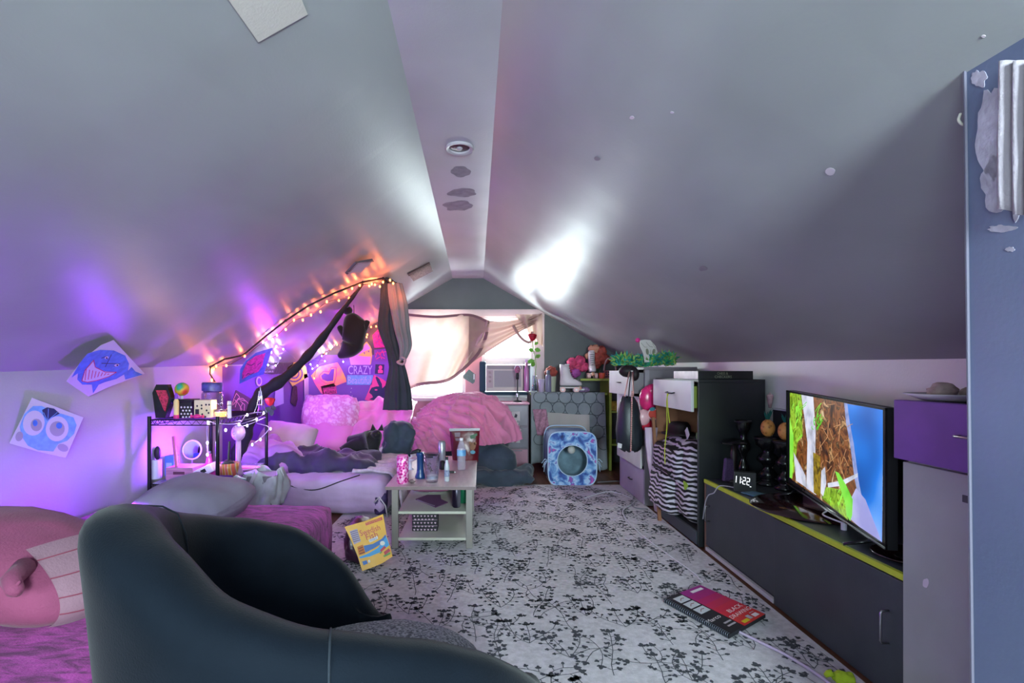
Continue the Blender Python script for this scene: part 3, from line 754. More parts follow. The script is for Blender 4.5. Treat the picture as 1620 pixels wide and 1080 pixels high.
ft.lines(ls, 1.1, M_pic_l, tv, 'screen_picture', .0020)
ft.text('SONOR', (1305, 806), .1, .1, M_chrome, tv) if False else None
ctr = V((1.765, 2.72, CZ))
mid = (A0+B0)/2
MB().lathe([(.0, .001), (.305, .001), (.315, .006), (.305, .014), (.0, .016)], ctr, 48, None, 1).build('stand_base', mat('smoked_brown_glass', '#2a1416', .12, spec=.8, coat=.5), tv, 'auto')
MB().box((ctr.x-.02, ctr.y-.09, CZ+.012), (ctr.x+.02, ctr.y+.09, CZ+.10), .005).build('stand_neck', M_blk, tv)
for k in (.10, .90):
    p = A0.lerp(B0, k)
    MB().tube([V((p.x, p.y, p.z+.005))-hn*.015, V((p.x, p.y, CZ+.03))+hn*.02, V((p.x, p.y, CZ+.008))+hn*.10-ht*.02], .007, 8).build('foot', M_blk, tv, True)
    MB().tube([V((p.x, p.y, p.z+.005))-hn*.015, V((p.x, p.y, CZ+.03))-hn*.04, V((p.x, p.y, CZ+.008))-hn*.10], .007, 8).build('foot', M_blk, tv, True)
# ------------------------------------------------------------------ tall grey cabinet with violet drawer
M_gr = mat('grey_cabinet_paint', '#989b9a', .4, var=.12, vs=3, bump=.05, bs=80, spec=.6)
M_vio = mat('violet_drawer_paint', '#6a3f92', .45, var=.14, vs=7)
tc_ = thing('tall_cabinet', 'tall grey cabinet with a violet top drawer at the right', 'cabinet', (1.72, 1.55, 0))
GX = 1.485
MB().box((GX+.02, 1.20, .004), (1.985, 1.822, 1.10)).build('carcass', M_gr, tc_)
gd = MB().box((GX, 1.20, .014), (GX+.019, 1.822, .885), .002).build('door', M_gr, tc_)
MB().box((GX-.001, 1.45, .725), (GX+.004, 1.60, .742), .003).build('handle_slot', mat('slot_dark', '#33353b', .6), gd) if False else None
hang(MB().box((GX-.003, 1.50, .800), (GX+.001, 1.595, .822), .001).build('finger_slot', mat('slot_dark', '#3c3e45', .6), None), gd)
g1 = Flat((GX, 1.7, .5), (-1, 0, 0))
hang(g1.sheet(blot(1465, 922, 5, 8, 9, 14), -.001).build('paint_chip', M_chip), gd)
vd = MB().box((1.457, 1.20, .897), (1.50, 1.828, 1.102), .003).build('drawer', M_vio, tc_)
hang(bow((1.457, 1.53, 1.005), .09, .022, .004, 'y').build('handle', M_chrome, None, True), vd)
# ------------------------------------------------------------------ black open dresser
M_dr = mat('black_dresser_paint', '#202327', .4, var=.15, vs=4, spec=.6)
M_dk = mat('dresser_inside', '#15161a', .8)
M_wht = mat('white_drawer_front', '#c3c3c8', .4, var=.05, vs=5)
dz, dy0, dy1, dx0, dx1 = 1.148, 3.53, 4.40, 1.485, 1.94
dr_ = thing('open_dresser', 'black dresser with missing drawers and zebra bag inside', 'dresser', (1.7, 3.95, 0))
MB().box((dx0, dy0, .006), (dx1, dy0+.022, dz-.02), .002).build('side_panel', M_dr, dr_)
MB().box((dx0+.004, dy1-.022, .006), (dx1, dy1, dz-.02), .002).build('side_panel', mat('raw_pine_edge', '#8a5b40', .6, var=.2, vs=8), dr_)
MB().box((dx0, dy0, dz-.02), (dx1, dy1, dz), .002).build('top_board', M_dr, dr_)
MB().box((dx1-.01, dy0+.023, .02), (dx1-.002, dy1-.023, dz-.021)).build('back_panel', M_dk, dr_)
MB().box((dx0+.01, dy0+.023, .088), (dx1-.011, dy1-.023, .104)).build('bottom_board', M_dk, dr_)
MB().box((dx0-.006, dy0+.024, .016), (dx0+.012, dy1-.024, .104), .002).build('plinth', mat('plinth_slate', '#3d444d', .5), dr_)
MB().box((dx0+.002, dy0+.0, .006), (dx0+.0005, dy0+.0225, dz-.02)).build('front_edge', mat('front_edge_white', '#9b9da2', .5), dr_) if False else None
wd = MB().box((1.447, dy0+.03, .925), (1.467, dy1-.06, 1.138), .002).build('drawer', M_wht, dr_)
for y in (dy0+.045, dy1-.09):
    MB().box((1.467, y, .95), (1.90, y+.015, 1.10)).build('drawer_side', mat('olive_drawer_side', '#7c8a35', .6), dr_)
MB().box((1.467, dy0+.061, .95), (1.90, dy1-.091, .958)).build('drawer_bottom', M_dk, dr_)
hang(MB().tube([(1.447, 3.86, 1.045), (1.425, 3.865, 1.04), (1.421, 3.93, 1.04), (1.425, 3.995, 1.04), (1.447, 4.0, 1.045)], .005, 8).build('handle', mat('dark_handle', '#26262b', .3, metal=.6), None, True), wd)
b = MB(); b.tube(spline([(1.424, 3.92, 1.04), (1.41, 3.925, .98), (1.415, 3.93, .8), (1.40, 3.935, .62), (1.40, 3.93, .50)], 8), .0035, 6)
lime_string = tag(b.build('lime_string', M_lime, None, True), 'long lime string hanging from the white drawer handle', 'string')
tag(MB().tube(spline([(1.424, 3.945, 1.04), (1.405, 3.90, 1.0), (1.41, 3.89, .90), (1.41, 3.86, .82)], 8), .0035, 6).build('lime_string', M_lime, None, True), 'short lime string end curling right of the white drawer handle', 'string')
# ------------------------------------------------------------------ grey drawer unit further back
M_gu = mat('taupe_unit_paint', '#7b757c', .5, var=.08, vs=4)
M_wh2 = mat('scuffed_white_front', '#bdb9bb', .5, var=.08, vs=5)
uz, uy0, uy1, ux0, ux1 = 1.243, 4.62, 5.42, 1.465, 1.93
un = thing('drawer_unit', 'taupe chest with white drawers pulled open near the back wall', 'chest of drawers', (1.7, 5.0, 0))
MB().box((ux0, uy0, .006), (ux1, uy0+.03, uz-.025), .002).build('side_panel', M_gu, un)
MB().box((ux0, uy1-.03, .006), (ux1, uy1, uz-.025), .002).build('side_panel', M_gu, un)
MB().box((ux0-.005, uy0-.006, uz-.025), (ux1, uy1+.006, uz), .003).build('top_board', M_gu, un)
MB().box((ux1-.012, uy0+.031, .02), (ux1-.002, uy1-.031, uz-.026)).build('back_panel', M_dk, un)
for x0, z0, z1, m in ((1.345, .985, 1.212, M_wh2), (1.425, .775, .975, M_wh2), (1.425, .565, .765, M_wh2), (1.425, .335, .555, M_wh2), (1.455, .02, .325, mat('lilac_drawer_front', '#a795b4', .5, var=.08, vs=5))):
    d = MB().box((x0, uy0+.005, z0), (x0+.018, uy1-.01, z1), .002).build('drawer', m, un)
    hang(MB().box((x0+.0185, uy0+.035, z0+.02), (1.88, uy0+.047, z1-.02)).build('drawer_side', M_gu, None), d)
    hang(MB().box((x0+.0185, uy1-.047, z0+.02), (1.88, uy1-.035, z1-.02)).build('drawer_side', M_gu, None), d)
    hang(MB().tube([(x0, 4.96, (z0+z1)/2), (x0-.02, 4.97, (z0+z1)/2), (x0-.02, 5.05, (z0+z1)/2), (x0, 5.06, (z0+z1)/2)], .005, 6).build('handle', mat('dark_handle'), None, True), d)
MB().box((ux0, uy0-.004, .985), (ux0+.04, uy0+.002, uz-.026)).build('corner_stile', mat('taupe_stile', '#8d8890', .5), un)
# ------------------------------------------------------------------ curtains at the back window
M_cur = mat('dusty_pink_sheer', '#bd9f92', .8, var=.06, vs=8, transl=.11)
M_cur2 = mat('dusty_pink_hem', '#7d5f5e', .8, transl=.12)
YC = YB-.14
def c1(u, v):
    # main panel: top edge, pulled away to the right at the bottom
    top = spline([(640, 499, 0), (690, 499, 0), (742, 497, 0), (772, 508, 0)], 10); bot = spline([(639, 614, 0), (668, 606, 0), (698, 603, 0), (722, 592, 0), (742, 574, 0)], 8)
    ta = top[min(len(top)-1, int(u*(len(top)-1)))]; k = u*(len(top)-1); i = min(int(k), len(top)-2); ta = top[i].lerp(top[i+1], k-i)
    k = u*(len(bot)-1); i = min(int(k), len(bot)-2); ba = bot[i].lerp(bot[i+1], k-i)
    x, y = lerp(ta.x, ba.x, v), lerp(ta.y, ba.y, v)
    x += 14*u*u*math.sin(v*math.pi)*.35
    d = .022*math.sin(u*17+v*2.2)+.02*math.sin(u*9-v*3+1)+.03*u*math.sin(u*30+v*6)
    return P(x, y, YC+d)
cu = thing('window_curtain', 'sheer dusty pink curtain over the left window, its corner pulled up to the right', 'curtain', P(700, 550, YC))
MB().grid(c1, 60, 30).build('main_panel', M_cur, cu, True)
def strip(pts, wd, m, name, parent, Y0=YC-.03):
    b = MB(); s = spline([(x, y, 0) for x, y in pts], 10); 
    L_, R_ = [], []
    for i, p in enumerate(s):
        d = (s[min(i+1, len(s)-1)]-s[max(i-1, 0)]).normalized(); n = V((-d.y, d.x, 0))*wd/2
        L_.append(P(p.x+n.x, p.y+n.y, Y0+.012*math.sin(i*.5))); R_.append(P(p.x-n.x, p.y-n.y, Y0-.01+.012*math.sin(i*.5)))
    for i in range(len(s)-1): b.poly([L_[i], L_[i+1], R_[i+1], R_[i]])
    bmesh.ops.remove_doubles(b.bm, verts=b.bm.verts[:], dist=1e-5)
    return b.build(name, m, parent, True)
strip([(772, 508), (769, 530), (759, 555), (740, 577), (716, 597), (697, 604), (668, 607), (639, 615)], 5, M_cur2, 'hem', cu)
strip([(640, 497), (690, 501), (742, 498), (772, 509)], 4, M_cur2, 'hem', cu, YC-.028)
def c2(u, v):
    # bunched swag running up to the right corner
    a = spline([(742, 497, 0), (775, 507, 0), (815, 506, 0), (858, 495, 0)], 10); c = spline([(741, 578, 0), (772, 556, 0), (812, 531, 0), (846, 512, 0)], 10)
    k = u*(len(a)-1); i = min(int(k), len(a)-2); A_, B_ = a[i].lerp(a[i+1], k-i), c[i].lerp(c[i+1], k-i)
    return P(lerp(A_.x, B_.x, v), lerp(A_.y, B_.y, v), YC-.03+.03*math.sin(v*15+u*2)*(.4+u)+.02*math.sin(u*12))
MB().grid(c2, 40, 30).build('swag', mat('dusty_pink_swag', '#a5847b', .8, transl=.07), cu, True)
def c3(u, v):
    x = lerp(lerp(815, 858, u), lerp(838, 859, u), v); y = lerp(497, lerp(532, 548, u), v)
    return P(x, y, YC-.05+.03*math.sin(u*13+v*3))
MB().grid(c3, 24, 14).build('tail', M_cur, cu, True)
MB().tube(spline([P(812, 515, YC-.05), P(824, 534, YC-.07), P(838, 541, YC-.07), P(842, 525, YC-.05)], 8), .035, 10, flat=.5).build('knot', mat('dusty_pink_knot', '#a98780', .8), cu, True)
# ------------------------------------------------------------------ air conditioner
M_ac = mat('beige_plastic', '#b9aaa6', .45, var=.05, vs=6)
M_foam = mat('dark_teal_foam', '#2d4250', .85)
ax0, ax1, az0, az1, ay0 = P(769, 0, 6.68).x, P(828, 0, 6.68).x, P(0, 619, 6.68).z, P(0, 577, 6.68).z, 6.68
ac = thing('window_air_conditioner', 'beige window air conditioner in the right window', 'air conditioner', ((ax0+ax1)/2, 6.9, WZ0))
MB().box((ax0, ay0, az0), (ax1, YB+.1, az1), .008).build('housing', M_ac, ac)
gx0, gx1, gz0, gz1 = P(782, 0, ay0).x, P(824, 0, ay0).x, P(0, 612, ay0).z, P(0, 586, ay0).z
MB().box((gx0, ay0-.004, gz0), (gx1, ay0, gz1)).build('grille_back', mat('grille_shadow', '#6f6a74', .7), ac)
for i in range(13):
    z = lerp(gz0, gz1, (i+.5)/13); MB().box((gx0, ay0-.012, z-.0045), (gx1, ay0-.0045, z+.0045)).build('grille_slat', mat('grille_slat', '#a79ea4', .5), ac)
MB().box((ax0+.015, ay0-.005, az1-.055), (ax1-.015, ay0, az1-.012)).build('vent_strip', mat('vent_grey', '#8d8488', .6), ac)
MB().box((ax0+.012, ay0-.004, gz0-.01), (gx0-.018, ay0, gz1+.005)).build('control_panel', mat('panel_pink_grey', '#a98f97', .5), ac)
for z in (.35, .62, .87):
    c = V(((ax0+gx0)/2-.003, ay0-.004, lerp(gz0, gz1, z))); MB().cyl(c, c+V((0, -.014, 0)), .018, .016, 16).build('knob', mat('knob_rose', '#8d6a74', .4), ac, 'auto')
MB().box((ax0-.085, 6.76, az0-.01), (ax0-.003, 6.86, az1+.05), .02).build('foam_filler', M_foam, ac)
MB().box((ax1+.003, 6.80, az0), (ax1+.10, 6.86, az1)).build('side_accordion', mat('accordion_grey', '#5d6b76', .6), ac)
MB().box((ax0-.04, 6.72, az0-.05), (ax1+.13, YB, az0-.011), .006).build('support_sill', M_foam, ac)
MB().box((WR0+.05, YB-.03, az1+.008), (WR1-.05, YB+.02, az1+.10), .004).build('lower_sash', M_sash, ac)
t = thing('photo_card', 'small dark photo card pinned askew on the pink trim between the windows', 'card', P(747, 594, YB-.035))
fb = Flat((0, YB-.034, 1), (0, 1, 0))
fb.sheet([(733, 594), (742, 584), (752, 592), (751, 604), (748, 607), (733, 598)], .002).build('card', mat('dark_photo', '#33424a', .4, var=.5, vs=60), t)
fb.poly([(749, 591), (751, 592), (750.6, 600), (749, 600)], mat('white_print', '#cfcfd6', .6), t, 'print', .001)
# ------------------------------------------------------------------ bed canopy: cord, lights, scarf, curtain bundle
def sl(x, y, k=.985): return onslope(x, y, 'l', k)
M_cord = mat('black_cord', '#1a1216', .6)
cn = thing('canopy_rope', 'black canopy rope tacked across the left slope above the bed', 'rope', sl(575, 447))
pts = [sl(*p) for p in ((333, 580), (355, 568), (384, 562), (420, 532), (452, 507), (487, 484), (530, 463), (574, 446), (606, 440), (622, 455), (632, 472), (642, 482))]
MB().tube(pts, .008, 8).build('rope', M_cord, cn, True)
MB().tube([pts[0], pts[0]+V((0, -.01, -.06)), P(345, 612, 4.2), P(352, 626, 4.0)], .006, 6).build('loose_end', M_cord, cn, True)
for k in (0, 2, 4, 7, 8, 11): MB().ball(pts[k], .012, 8, 6).build('tack', M_cord, cn, True)
# scarf
M_scarf = mat('black_scarf', '#1b1722', .85, var=.2, vs=8, bump=.2, bs=60)
sp = [P(574, 449, 4.62), P(561, 466, 4.66), P(541, 492, 4.64), P(512, 532, 4.6), P(489, 560, 4.57), P(467, 583, 4.54), P(440, 605, 4.5), P(414, 622, 4.46), P(402, 640, 4.43), P(394, 664, 4.41), P(386, 690, 4.40), P(378, 718, 4.39), P(372, 740, 4.38)]
rd = [.010, .018, .025, .040, .045, .042, .060, .062, .050, .066, .072, .072, .065]
s2 = spline(sp, 5); r2 = []
for i in range(len(s2)):
    k = i/5; j = min(int(k), len(rd)-2); r2.append(lerp(rd[j], rd[j+1], k-j)*(1+.12*math.sin(i*1.3)))
tag(MB().tube(s2, r2, 12, flat=.75, tw=.035).build('black_scarf', M_scarf, None, True), 'long twisted black scarf stretched from the slope down to the wire shelf', 'scarf')
# curtain bundle
M_dkc = mat('charcoal_sheer', '#343741', .85, var=.15, vs=6, transl=.15)
M_gyc = mat('grey_sheer', '#87838a', .8, var=.1, vs=6, transl=.35)
cb = thing('gathered_bed_curtain', 'charcoal and grey bed curtain gathered and tied beside the window', 'curtain', P(630, 640, 5.3))
def bundle(path, wid, Y, nf, amp, name, m, seed):
    s = spline([(x, y, 0) for x, y in path], 8); n = len(s); b = MB()
    def wv(k):
        j = k*(len(wid)-1); i = min(int(j), len(wid)-2); return lerp(wid[i], wid[i+1], j-i)
    rs = []
    for i, p in enumerate(s):
        k = i/(n-1); wd = wv(k)/F*Y; c = P(p.x, p.y, Y); row = []
        for q in range(48):
            a = 2*math.pi*q/48; rr = 1+amp*math.sin(a*nf+seed+k*1.5)+.1*nz((math.cos(a), math.sin(a), k*3), 1.5, seed)
            row.append(c+V((math.cos(a)*wd*rr, math.sin(a)*wd*.6*rr, 0)))
        rs.append(row)
    return b.rings(rs).build(name, m, cb, True)
bundle([(615, 446), (614, 480), (613, 520), (622, 556), (628, 580), (629, 612), (630, 648)], [11, 11, 13, 9, 11, 17, 20], 5.15, 9, .20, 'dark_layer', M_dkc, 1)
bundle([(625, 448), (630, 480), (635, 515), (641, 545), (639, 563), (636, 570)], [9, 12, 11, 9, 6, 4], 5.02, 8, .24, 'grey_layer', M_gyc, 2)
MB().tube(spline([P(634, 570, 5.0), P(629, 573, 4.97), P(638, 576, 4.97), P(641, 568, 4.98), P(635, 565, 4.97)], 6), .012, 8).build('tie', mat('tie_pink_grey', '#a0808a', .8), cb, True)
MB().tube(spline([P(605, 441, 5.0), P(618, 444, 5.05), P(630, 460, 5.1), P(637, 478, 5.2), P(642, 486, 5.9)], 8), .035, 10, flat=.5).build('gathered_top', M_dkc, cb, True)
# hanging black plush bat
M_bat = mat('black_plush', '#151318', .95, bump=.4, bs=160, sheen=.3)
Yb_ = 5.3
bt = thing('hanging_plush_toy', 'black plush animal hanging upside down by a thread over the bed', 'plush toy', P(560, 480, Yb_))
ch_ = [(P(553, 494, Yb_), .055, None), (P(560, 512, Yb_), .125, 0), (P(562, 528, Yb_), .14, 1), (P(558, 545, Yb_), .125, 2), (P(551, 555, Yb_), .10, 3), (P(541, 561, Yb_), .045, 4), (P(534, 564, Yb_), .03, 5),
       (P(546, 534, Yb_-.03), .032, 2), (P(540, 523, Yb_-.05), .030, 7), (P(536, 514, Yb_-.06), .038, 8), (P(577, 522, Yb_-.03), .03, 2), (P(580, 512, Yb_-.05), .028, 10), (P(582, 506, Yb_-.06), .036, 11)]
skin('plush_body', [(tuple(p), r, i) for p, r, i in ch_], M_bat, bt, 2)
MB().ball(P(550, 491, Yb_-.02), (.05, .04, .045), 12, 8).build('ear', M_bat, bt, True)
MB().tube([P(559, 472, Yb_), P(560, 488, Yb_), P(560, 500, Yb_)], .004, 6).build('thread', M_cord, bt)
# bulbs -------------------------------------------------------------
M_warm = mat('warm_bulb', '#ff8a4a', .3, emit='#ff7a3a', es=9)
M_cool = mat('cool_bulb', '#e9e2ff', .3, emit='#dcd4ff', es=6)
def bulb_mesh(m, r):
    o = MB().ball((0, 0, 0), (r, r, r*1.5), 10, 6).build('bulb', m, None, True); me = o.data; bpy.data.objects.remove(o); return me
bw, bc = bulb_mesh(M_warm, .0085), bulb_mesh(M_cool, .0075)
def lights(name, label, me, locs, cord, mcord, e, col, rc=.0022):
    t = thing(name, label, 'string lights', cord[0])
    MB().tube(spline(cord, 4) if len(cord) < 60 else cord, rc, 5).build('cord', mcord, t, True)
    for p in locs:
        o = bpy.data.objects.new('bulb', me); C.objects.link(o); o.location = p; hang(o, t)
        point(name+'_glow', V(p)+V((.012, -.012, -.012)), e, col, .012)
    return t
wl = [(342, 579), (338, 583), (358, 578), (387, 563), (416, 541), (425, 535), (438, 530), (452, 521), (465, 506), (479, 506), (492, 498), (507, 493), (517, 477), (536, 475), (552, 471), (557, 456), (569, 451), (584, 452), (588, 449), (593, 450), (601, 453), (606, 446), (617, 444), (622, 447), (335, 601)]
R = random.Random(11)
locs = [sl(x, y, .975) for x, y in wl[:-4]]+[P(606, 446, 4.75), P(617, 443, 4.8), P(622, 448, 4.85), P(335, 601, 4.2)]
locs += [P(630, 470, 5.05), P(635, 480, 5.4)]
cord = [sl(x, y+2, .978) for x, y in ((334, 584), (342, 577), (358, 576), (387, 561), (416, 539), (438, 528), (465, 505), (492, 496), (517, 476), (552, 468), (569, 450), (588, 447), (606, 444))]
lights('warm_string_lights', 'warm orange string lights strung along the canopy rope on the left slope', bw, locs, cord, mat('red_cord', '#5a1a16', .6), 0.42, (1, .22, .06))
wall_w = [(587, 517), (595, 516), (608, 516), (581, 529), (533, 545), (512, 557), (523, 552), (497, 598), (580, 533)]
locs = [P(x, y, YB-.12) for x, y in wall_w]
lights('warm_string_lights', 'warm orange string lights on the back wall behind the hanging plush', bw, locs, [P(612, 514, YB-.13), P(595, 514, YB-.13), P(581, 527, YB-.13), P(560, 545, YB-.13), P(523, 553, YB-.13), P(505, 570, YB-.13), P(497, 598, YB-.13)], mat('red_cord'), 0.42, (1, .25, .08))
cl_ = [(429, 557), (443, 566), (424, 577), (436, 578), (448, 552), (437, 548)]
cw = [(524, 543), (525, 549), (531, 526), (535, 534), (502, 556), (486, 566), (514, 571), (502, 578), (491, 576), (516, 559), (509, 563), (498, 551), (543, 572), (494, 583), (480, 577), (507, 553)]
locs = [P(x, y, onslope(x, y, 'l').y*.97) for x, y in cl_]+[P(x, y, YB-.10) for x, y in cw]
cord = [P(x, y, onslope(x, y, 'l').y*.97) for x, y in ((424, 577), (436, 578), (443, 566), (429, 557), (437, 548), (448, 552))]+[P(x, y, YB-.11) for x, y in ((480, 577), (491, 576), (494, 583), (502, 578), (514, 571), (486, 566), (502, 556), (509, 563), (516, 559), (524, 549), (531, 526), (535, 534), (543, 572))]
lights('cool_string_lights', 'cool white string lights tangled over the drawings in the bed corner', bc, locs, cord, mat('clear_cord', '#8a7fa6', .4), .32, (.72, .62, 1))
# ------------------------------------------------------------------ posters and drawings
def ppr(name): return {'w': mat('paper_white', '#b7b2c0', .7), 'b': mat('ink_blue', '#3f6fbe', .7, var=.2, vs=25), 'n': mat('ink_navy', '#262c55', .7), 'lb': mat('ink_light_blue', '#6d9cd6', .7, var=.15, vs=30),
     'r': mat('ink_crimson', '#b01744', .7), 'p': mat('ink_pink', '#d8478c', .7), 'o': mat('ink_orange', '#e39a4c', .7), 'y': mat('ink_yellow', '#d9c06a', .7), 'k': mat('ink_black', '#1c1a22', .7),
     'm': mat('ink_magenta', '#c3388f', .7, var=.3, vs=40), 'l': mat('ink_lavender', '#b0a0dc', .7), 'v': mat('ink_violet', '#6a3aa8', .7), 'g': mat('ink_grey', '#8f8a98', .7), 'dk': mat('ink_dark_plum', '#43204a', .7, var=.4, vs=40)}[name]
pl = lambda x, n=(1, .0, 0): Flat((x, 0, 0), n)
# shark drawing on the left, leaning out of the wall
tl, br = onslope(182, 540, 'l', .97), PX(140, 627, -2.26)
bl = PX(106, 600, -2.17)
f = Flat(bl, (br-bl).cross(tl-bl))
t = thing('shark_drawing', 'blue grinning shark drawing on white paper curling off the left wall', 'drawing', f.at(165, 585))
f.sheet([(180, 538), (229, 591), (205, 600), (172, 612), (140, 627), (122, 615), (105, 603), (130, 570), (160, 546)], .0015).build('paper', ppr('w'), t)
f.poly([(113, 597), (125, 575), (138, 559), (158, 553), (180, 554), (198, 562), (204, 575), (202, 588), (195, 594), (208, 580), (214, 587), (226, 592), (198, 600), (196, 592), (184, 599), (166, 604), (156, 608), (147, 622), (145, 608), (130, 608), (122, 600), (123, 590)], ppr('b'), t, 'shark', .0012)
f.poly([(146, 570), (134, 585), (130, 602), (138, 604), (152, 601), (172, 595), (183, 588), (166, 587), (152, 582)], ppr('w'), t, 'grin', .0018)
f.lines([[(148, 569), (134, 585), (129, 602), (138, 604), (154, 601), (172, 595), (184, 588), (166, 588), (150, 580), (148, 569)]]+[[(136+i*5.2, 583+i*1.1), (134+i*5, 601-i*1.3)] for i in range(8)], 1.1, ppr('r'), t, 'mouth_lines', .0024)
f.lines([[(176, 560), (166, 580)], [(160, 574), (190, 575)], [(160, 566), (168, 563), (170, 568)], [(180, 579), (188, 577)]], 1.2, ppr('n'), t, 'face_lines', .0024)
f.polys([ell(168, 565, 3.2, 2, 10, -20), ell(184, 577, 4, 2, 10, -10)], ppr('w'), t, 'eyes', .003)
f.polys([ell(168, 565.5, 1.4, 1.4, 8), ell(185, 577, 1.6, 1.4, 8)], ppr('k'), t, 'pupils', .0034)
# goggle-eyed blue bird drawing
tl, tr, br, bl = PX(50, 630, -2.285), PX(132, 660, -2.20), PX(104, 723, -2.255), PX(16, 706, -2.285)
f = Flat((tl+tr+br+bl)/4, (tr-bl).cross(tl-br))
t = thing('bird_drawing', 'light blue big-eyed bird drawing on white paper pinned to the left wall', 'drawing', f.at(75, 675))
f.sheet([(51, 629), (132, 660), (104, 724), (60, 714), (15, 701)], .0015).build('paper', ppr('w'), t)
f.poly([(34, 690), (31, 675), (38, 655), (52, 642), (66, 642), (78, 648), (88, 652), (100, 655), (116, 660), (121, 672), (117, 686), (106, 697), (92, 702), (84, 714), (60, 712), (44, 705)], ppr('lb'), t, 'bird', .0012)
f.polys([ell(53, 669, 17, 20, 22, 15), ell(90, 678, 18, 20, 22, 15)], ppr('w'), t, 'eyes', .0018)
f.polys([ell(57, 672, 9, 10, 16), ell(90, 678, 12, 12, 18)], ppr('g'), t, 'irises', .0022)
f.polys([ell(55, 669, 4, 5, 12), ell(93, 673, 5, 5, 12)], ppr('b'), t, 'pupils', .0026)
f.poly([(66, 648), (74, 644), (85, 646), (94, 654), (82, 660), (74, 665), (68, 656)], ppr('n'), t, 'tuft', .0024)
f.lines([[(68, 652), (74, 664)], [(76, 646), (75, 664)], [(90, 652), (77, 663)]], .8, ppr('lb'), t, 'tuft_lines', .003)
f.polys([ell(30, 690, 6, 8, 14, 20), ell(99, 708, 9, 6, 14, 20)], ppr('y') if False else ppr('g'), t, 'feet', .0022)
# bed corner: left slope / knee wall
tl = onslope(431, 551, 'l', .96); bl = PX(379, 607, -2.24); br = PX(417, 594, -2.12)
f = Flat(bl, (br-bl).cross(tl-bl))
t = thing('mask_poster', 'blue-edged poster with magenta face hung at the left slope of the bed corner', 'poster', f.at(405, 580))
f.sheet([(431, 550), (405, 558), (389, 570), (380, 584), (379, 607), (400, 597), (417, 592), (424, 572)], .002).build('paper', ppr('b'), t)
f.poly([(420, 558), (404, 563), (391, 572), (383, 590), (383, 600), (392, 594), (408, 588), (415, 578), (417, 568)], ppr('m'), t, 'face', .0012)
f.lines([[(390, 575), (397, 578), (403, 574)], [(407, 577), (413, 573)], [(389, 594), (392, 590), (396, 592), (402, 589)], [(383, 598), (385, 593)]], 1.0, ppr('n'), t, 'face_lines', .0018)
f2 = pl(-2.285)
t = thing('dark_album_cover', 'dark plum square cover with a yellow top line in the bed corner', 'poster', f2.at(455, 572))
f2.sheet([(444, 558), (466, 556), (462, 590), (430, 592), (415, 590), (425, 575)], .004).build('cover', ppr('dk'), t)
f2.lines([[(446, 559), (466, 557)]], 1.0, ppr('y'), t, 'top_line', .001)
f2.text('MORE', (424, 588), 18, 3, ppr('w'), t, 4, .001)
t = thing('lineart_canvas', 'dark tilted board with pink hair line drawing behind the wire shelf', 'canvas', PX(385, 640, -2.2))
f = Flat(PX(385, 640, -2.2), (1, -.35, .25))
f.sheet([(374, 617), (402, 633), (390, 654), (365, 646)], .012).build('board', mat('board_plum', '#4b3450', .6), t)
f.lines([[(367, 641), (370, 630), (374, 622), (379, 628), (374, 636), (372, 644)], [(376, 630), (384, 630), (392, 637), (394, 644)], [(371, 632), (377, 638), (383, 648)], [(380, 634), (387, 640), (386, 650)], [(369, 640), (376, 631), (388, 634)], [(384, 637), (380, 645), (382, 651)]], .9, mat('line_pink', '#d59ab0', .6), t, 'hair_lines', .001)
strips = [('lavender paper strip hanging on the left of the bed wall', [(437, 602), (448, 600), (449, 638), (436, 643), (434, 642)], 'l'),
          ('dark patterned ribbon between the two lavender strips on the bed wall', [(464, 609), (470, 611), (471, 632), (468, 643), (460, 636)], 'dk'),
          ('lavender paper strip right of the spiral poster on the bed wall', [(481, 592), (491, 590), (493, 632), (482, 633)], 'l')]
for lab, pts, m in strips:
    tag(f2.sheet(pts, .003).build('paper_strip', ppr(m)), lab, 'paper strip')
t = thing('spiral_poster', 'cream poster with a violet hypnotic spiral over the bed', 'poster', f2.at(470, 590))
f2.sheet([(454, 582), (474, 566), (484, 580), (487, 596), (463, 611), (456, 600)], .003).build('paper', ppr('y'), t)
sp_ = [(466+(1.2+a*.82)*math.cos(a)*1.05, 590+(1.2+a*.82)*math.sin(a)*1.05) for a in [i*.35 for i in range(46)]]
f2.lines([sp_], 2.2, ppr('v'), t, 'spiral', .001)
t = thing('small_hanging_frame', 'little white oval frame hanging left of the black scarf', 'frame', f2.at(410, 603))
f2.sheet(ell(410, 603, 4.5, 7.5, 18), .006).build('frame', ppr('w'), t)
f2.poly(ell(410, 603, 2.8, 5.2, 16), ppr('v'), t, 'picture', .001)
# back wall
fw = Flat((0, YB-.006, 0), (0, 1, 0))
def poster(name, label, pts, m, cat='poster'):
    cxp = sum(p[0] for p in pts)/len(pts); cyp = sum(p[1] for p in pts)/len(pts)
    t = thing(name, label, cat, fw.at(cxp, cyp)); fw.sheet(pts, .003).build('paper', ppr(m) if isinstance(m, str) else m, t); return t
t = poster('heart_poster', 'pink and orange poster with a violet heart on the back wall', [(492, 594), (505, 580), (520, 576), (534, 573), (541, 585), (547, 598), (548, 604), (530, 611), (510, 614), (513, 624), (508, 622), (499, 608)], mat('poster_sunset', '#e0609a', .6, stops=[(.35, '#f0a060'), (.6, '#dd4fa0')], vs=5))
fw.poly([(508, 594), (513, 590), (520, 592), (524, 584), (529, 583), (528, 592), (527, 602), (518, 603), (510, 600)], ppr('v'), t, 'heart', .001)
fw.lines([[(505, 594), (512, 587), (521, 588), (524, 581), (532, 581), (532, 594), (529, 605), (515, 606), (506, 600), (505, 594)]], 1.4, ppr('p'), t, 'heart_outline', .0014)
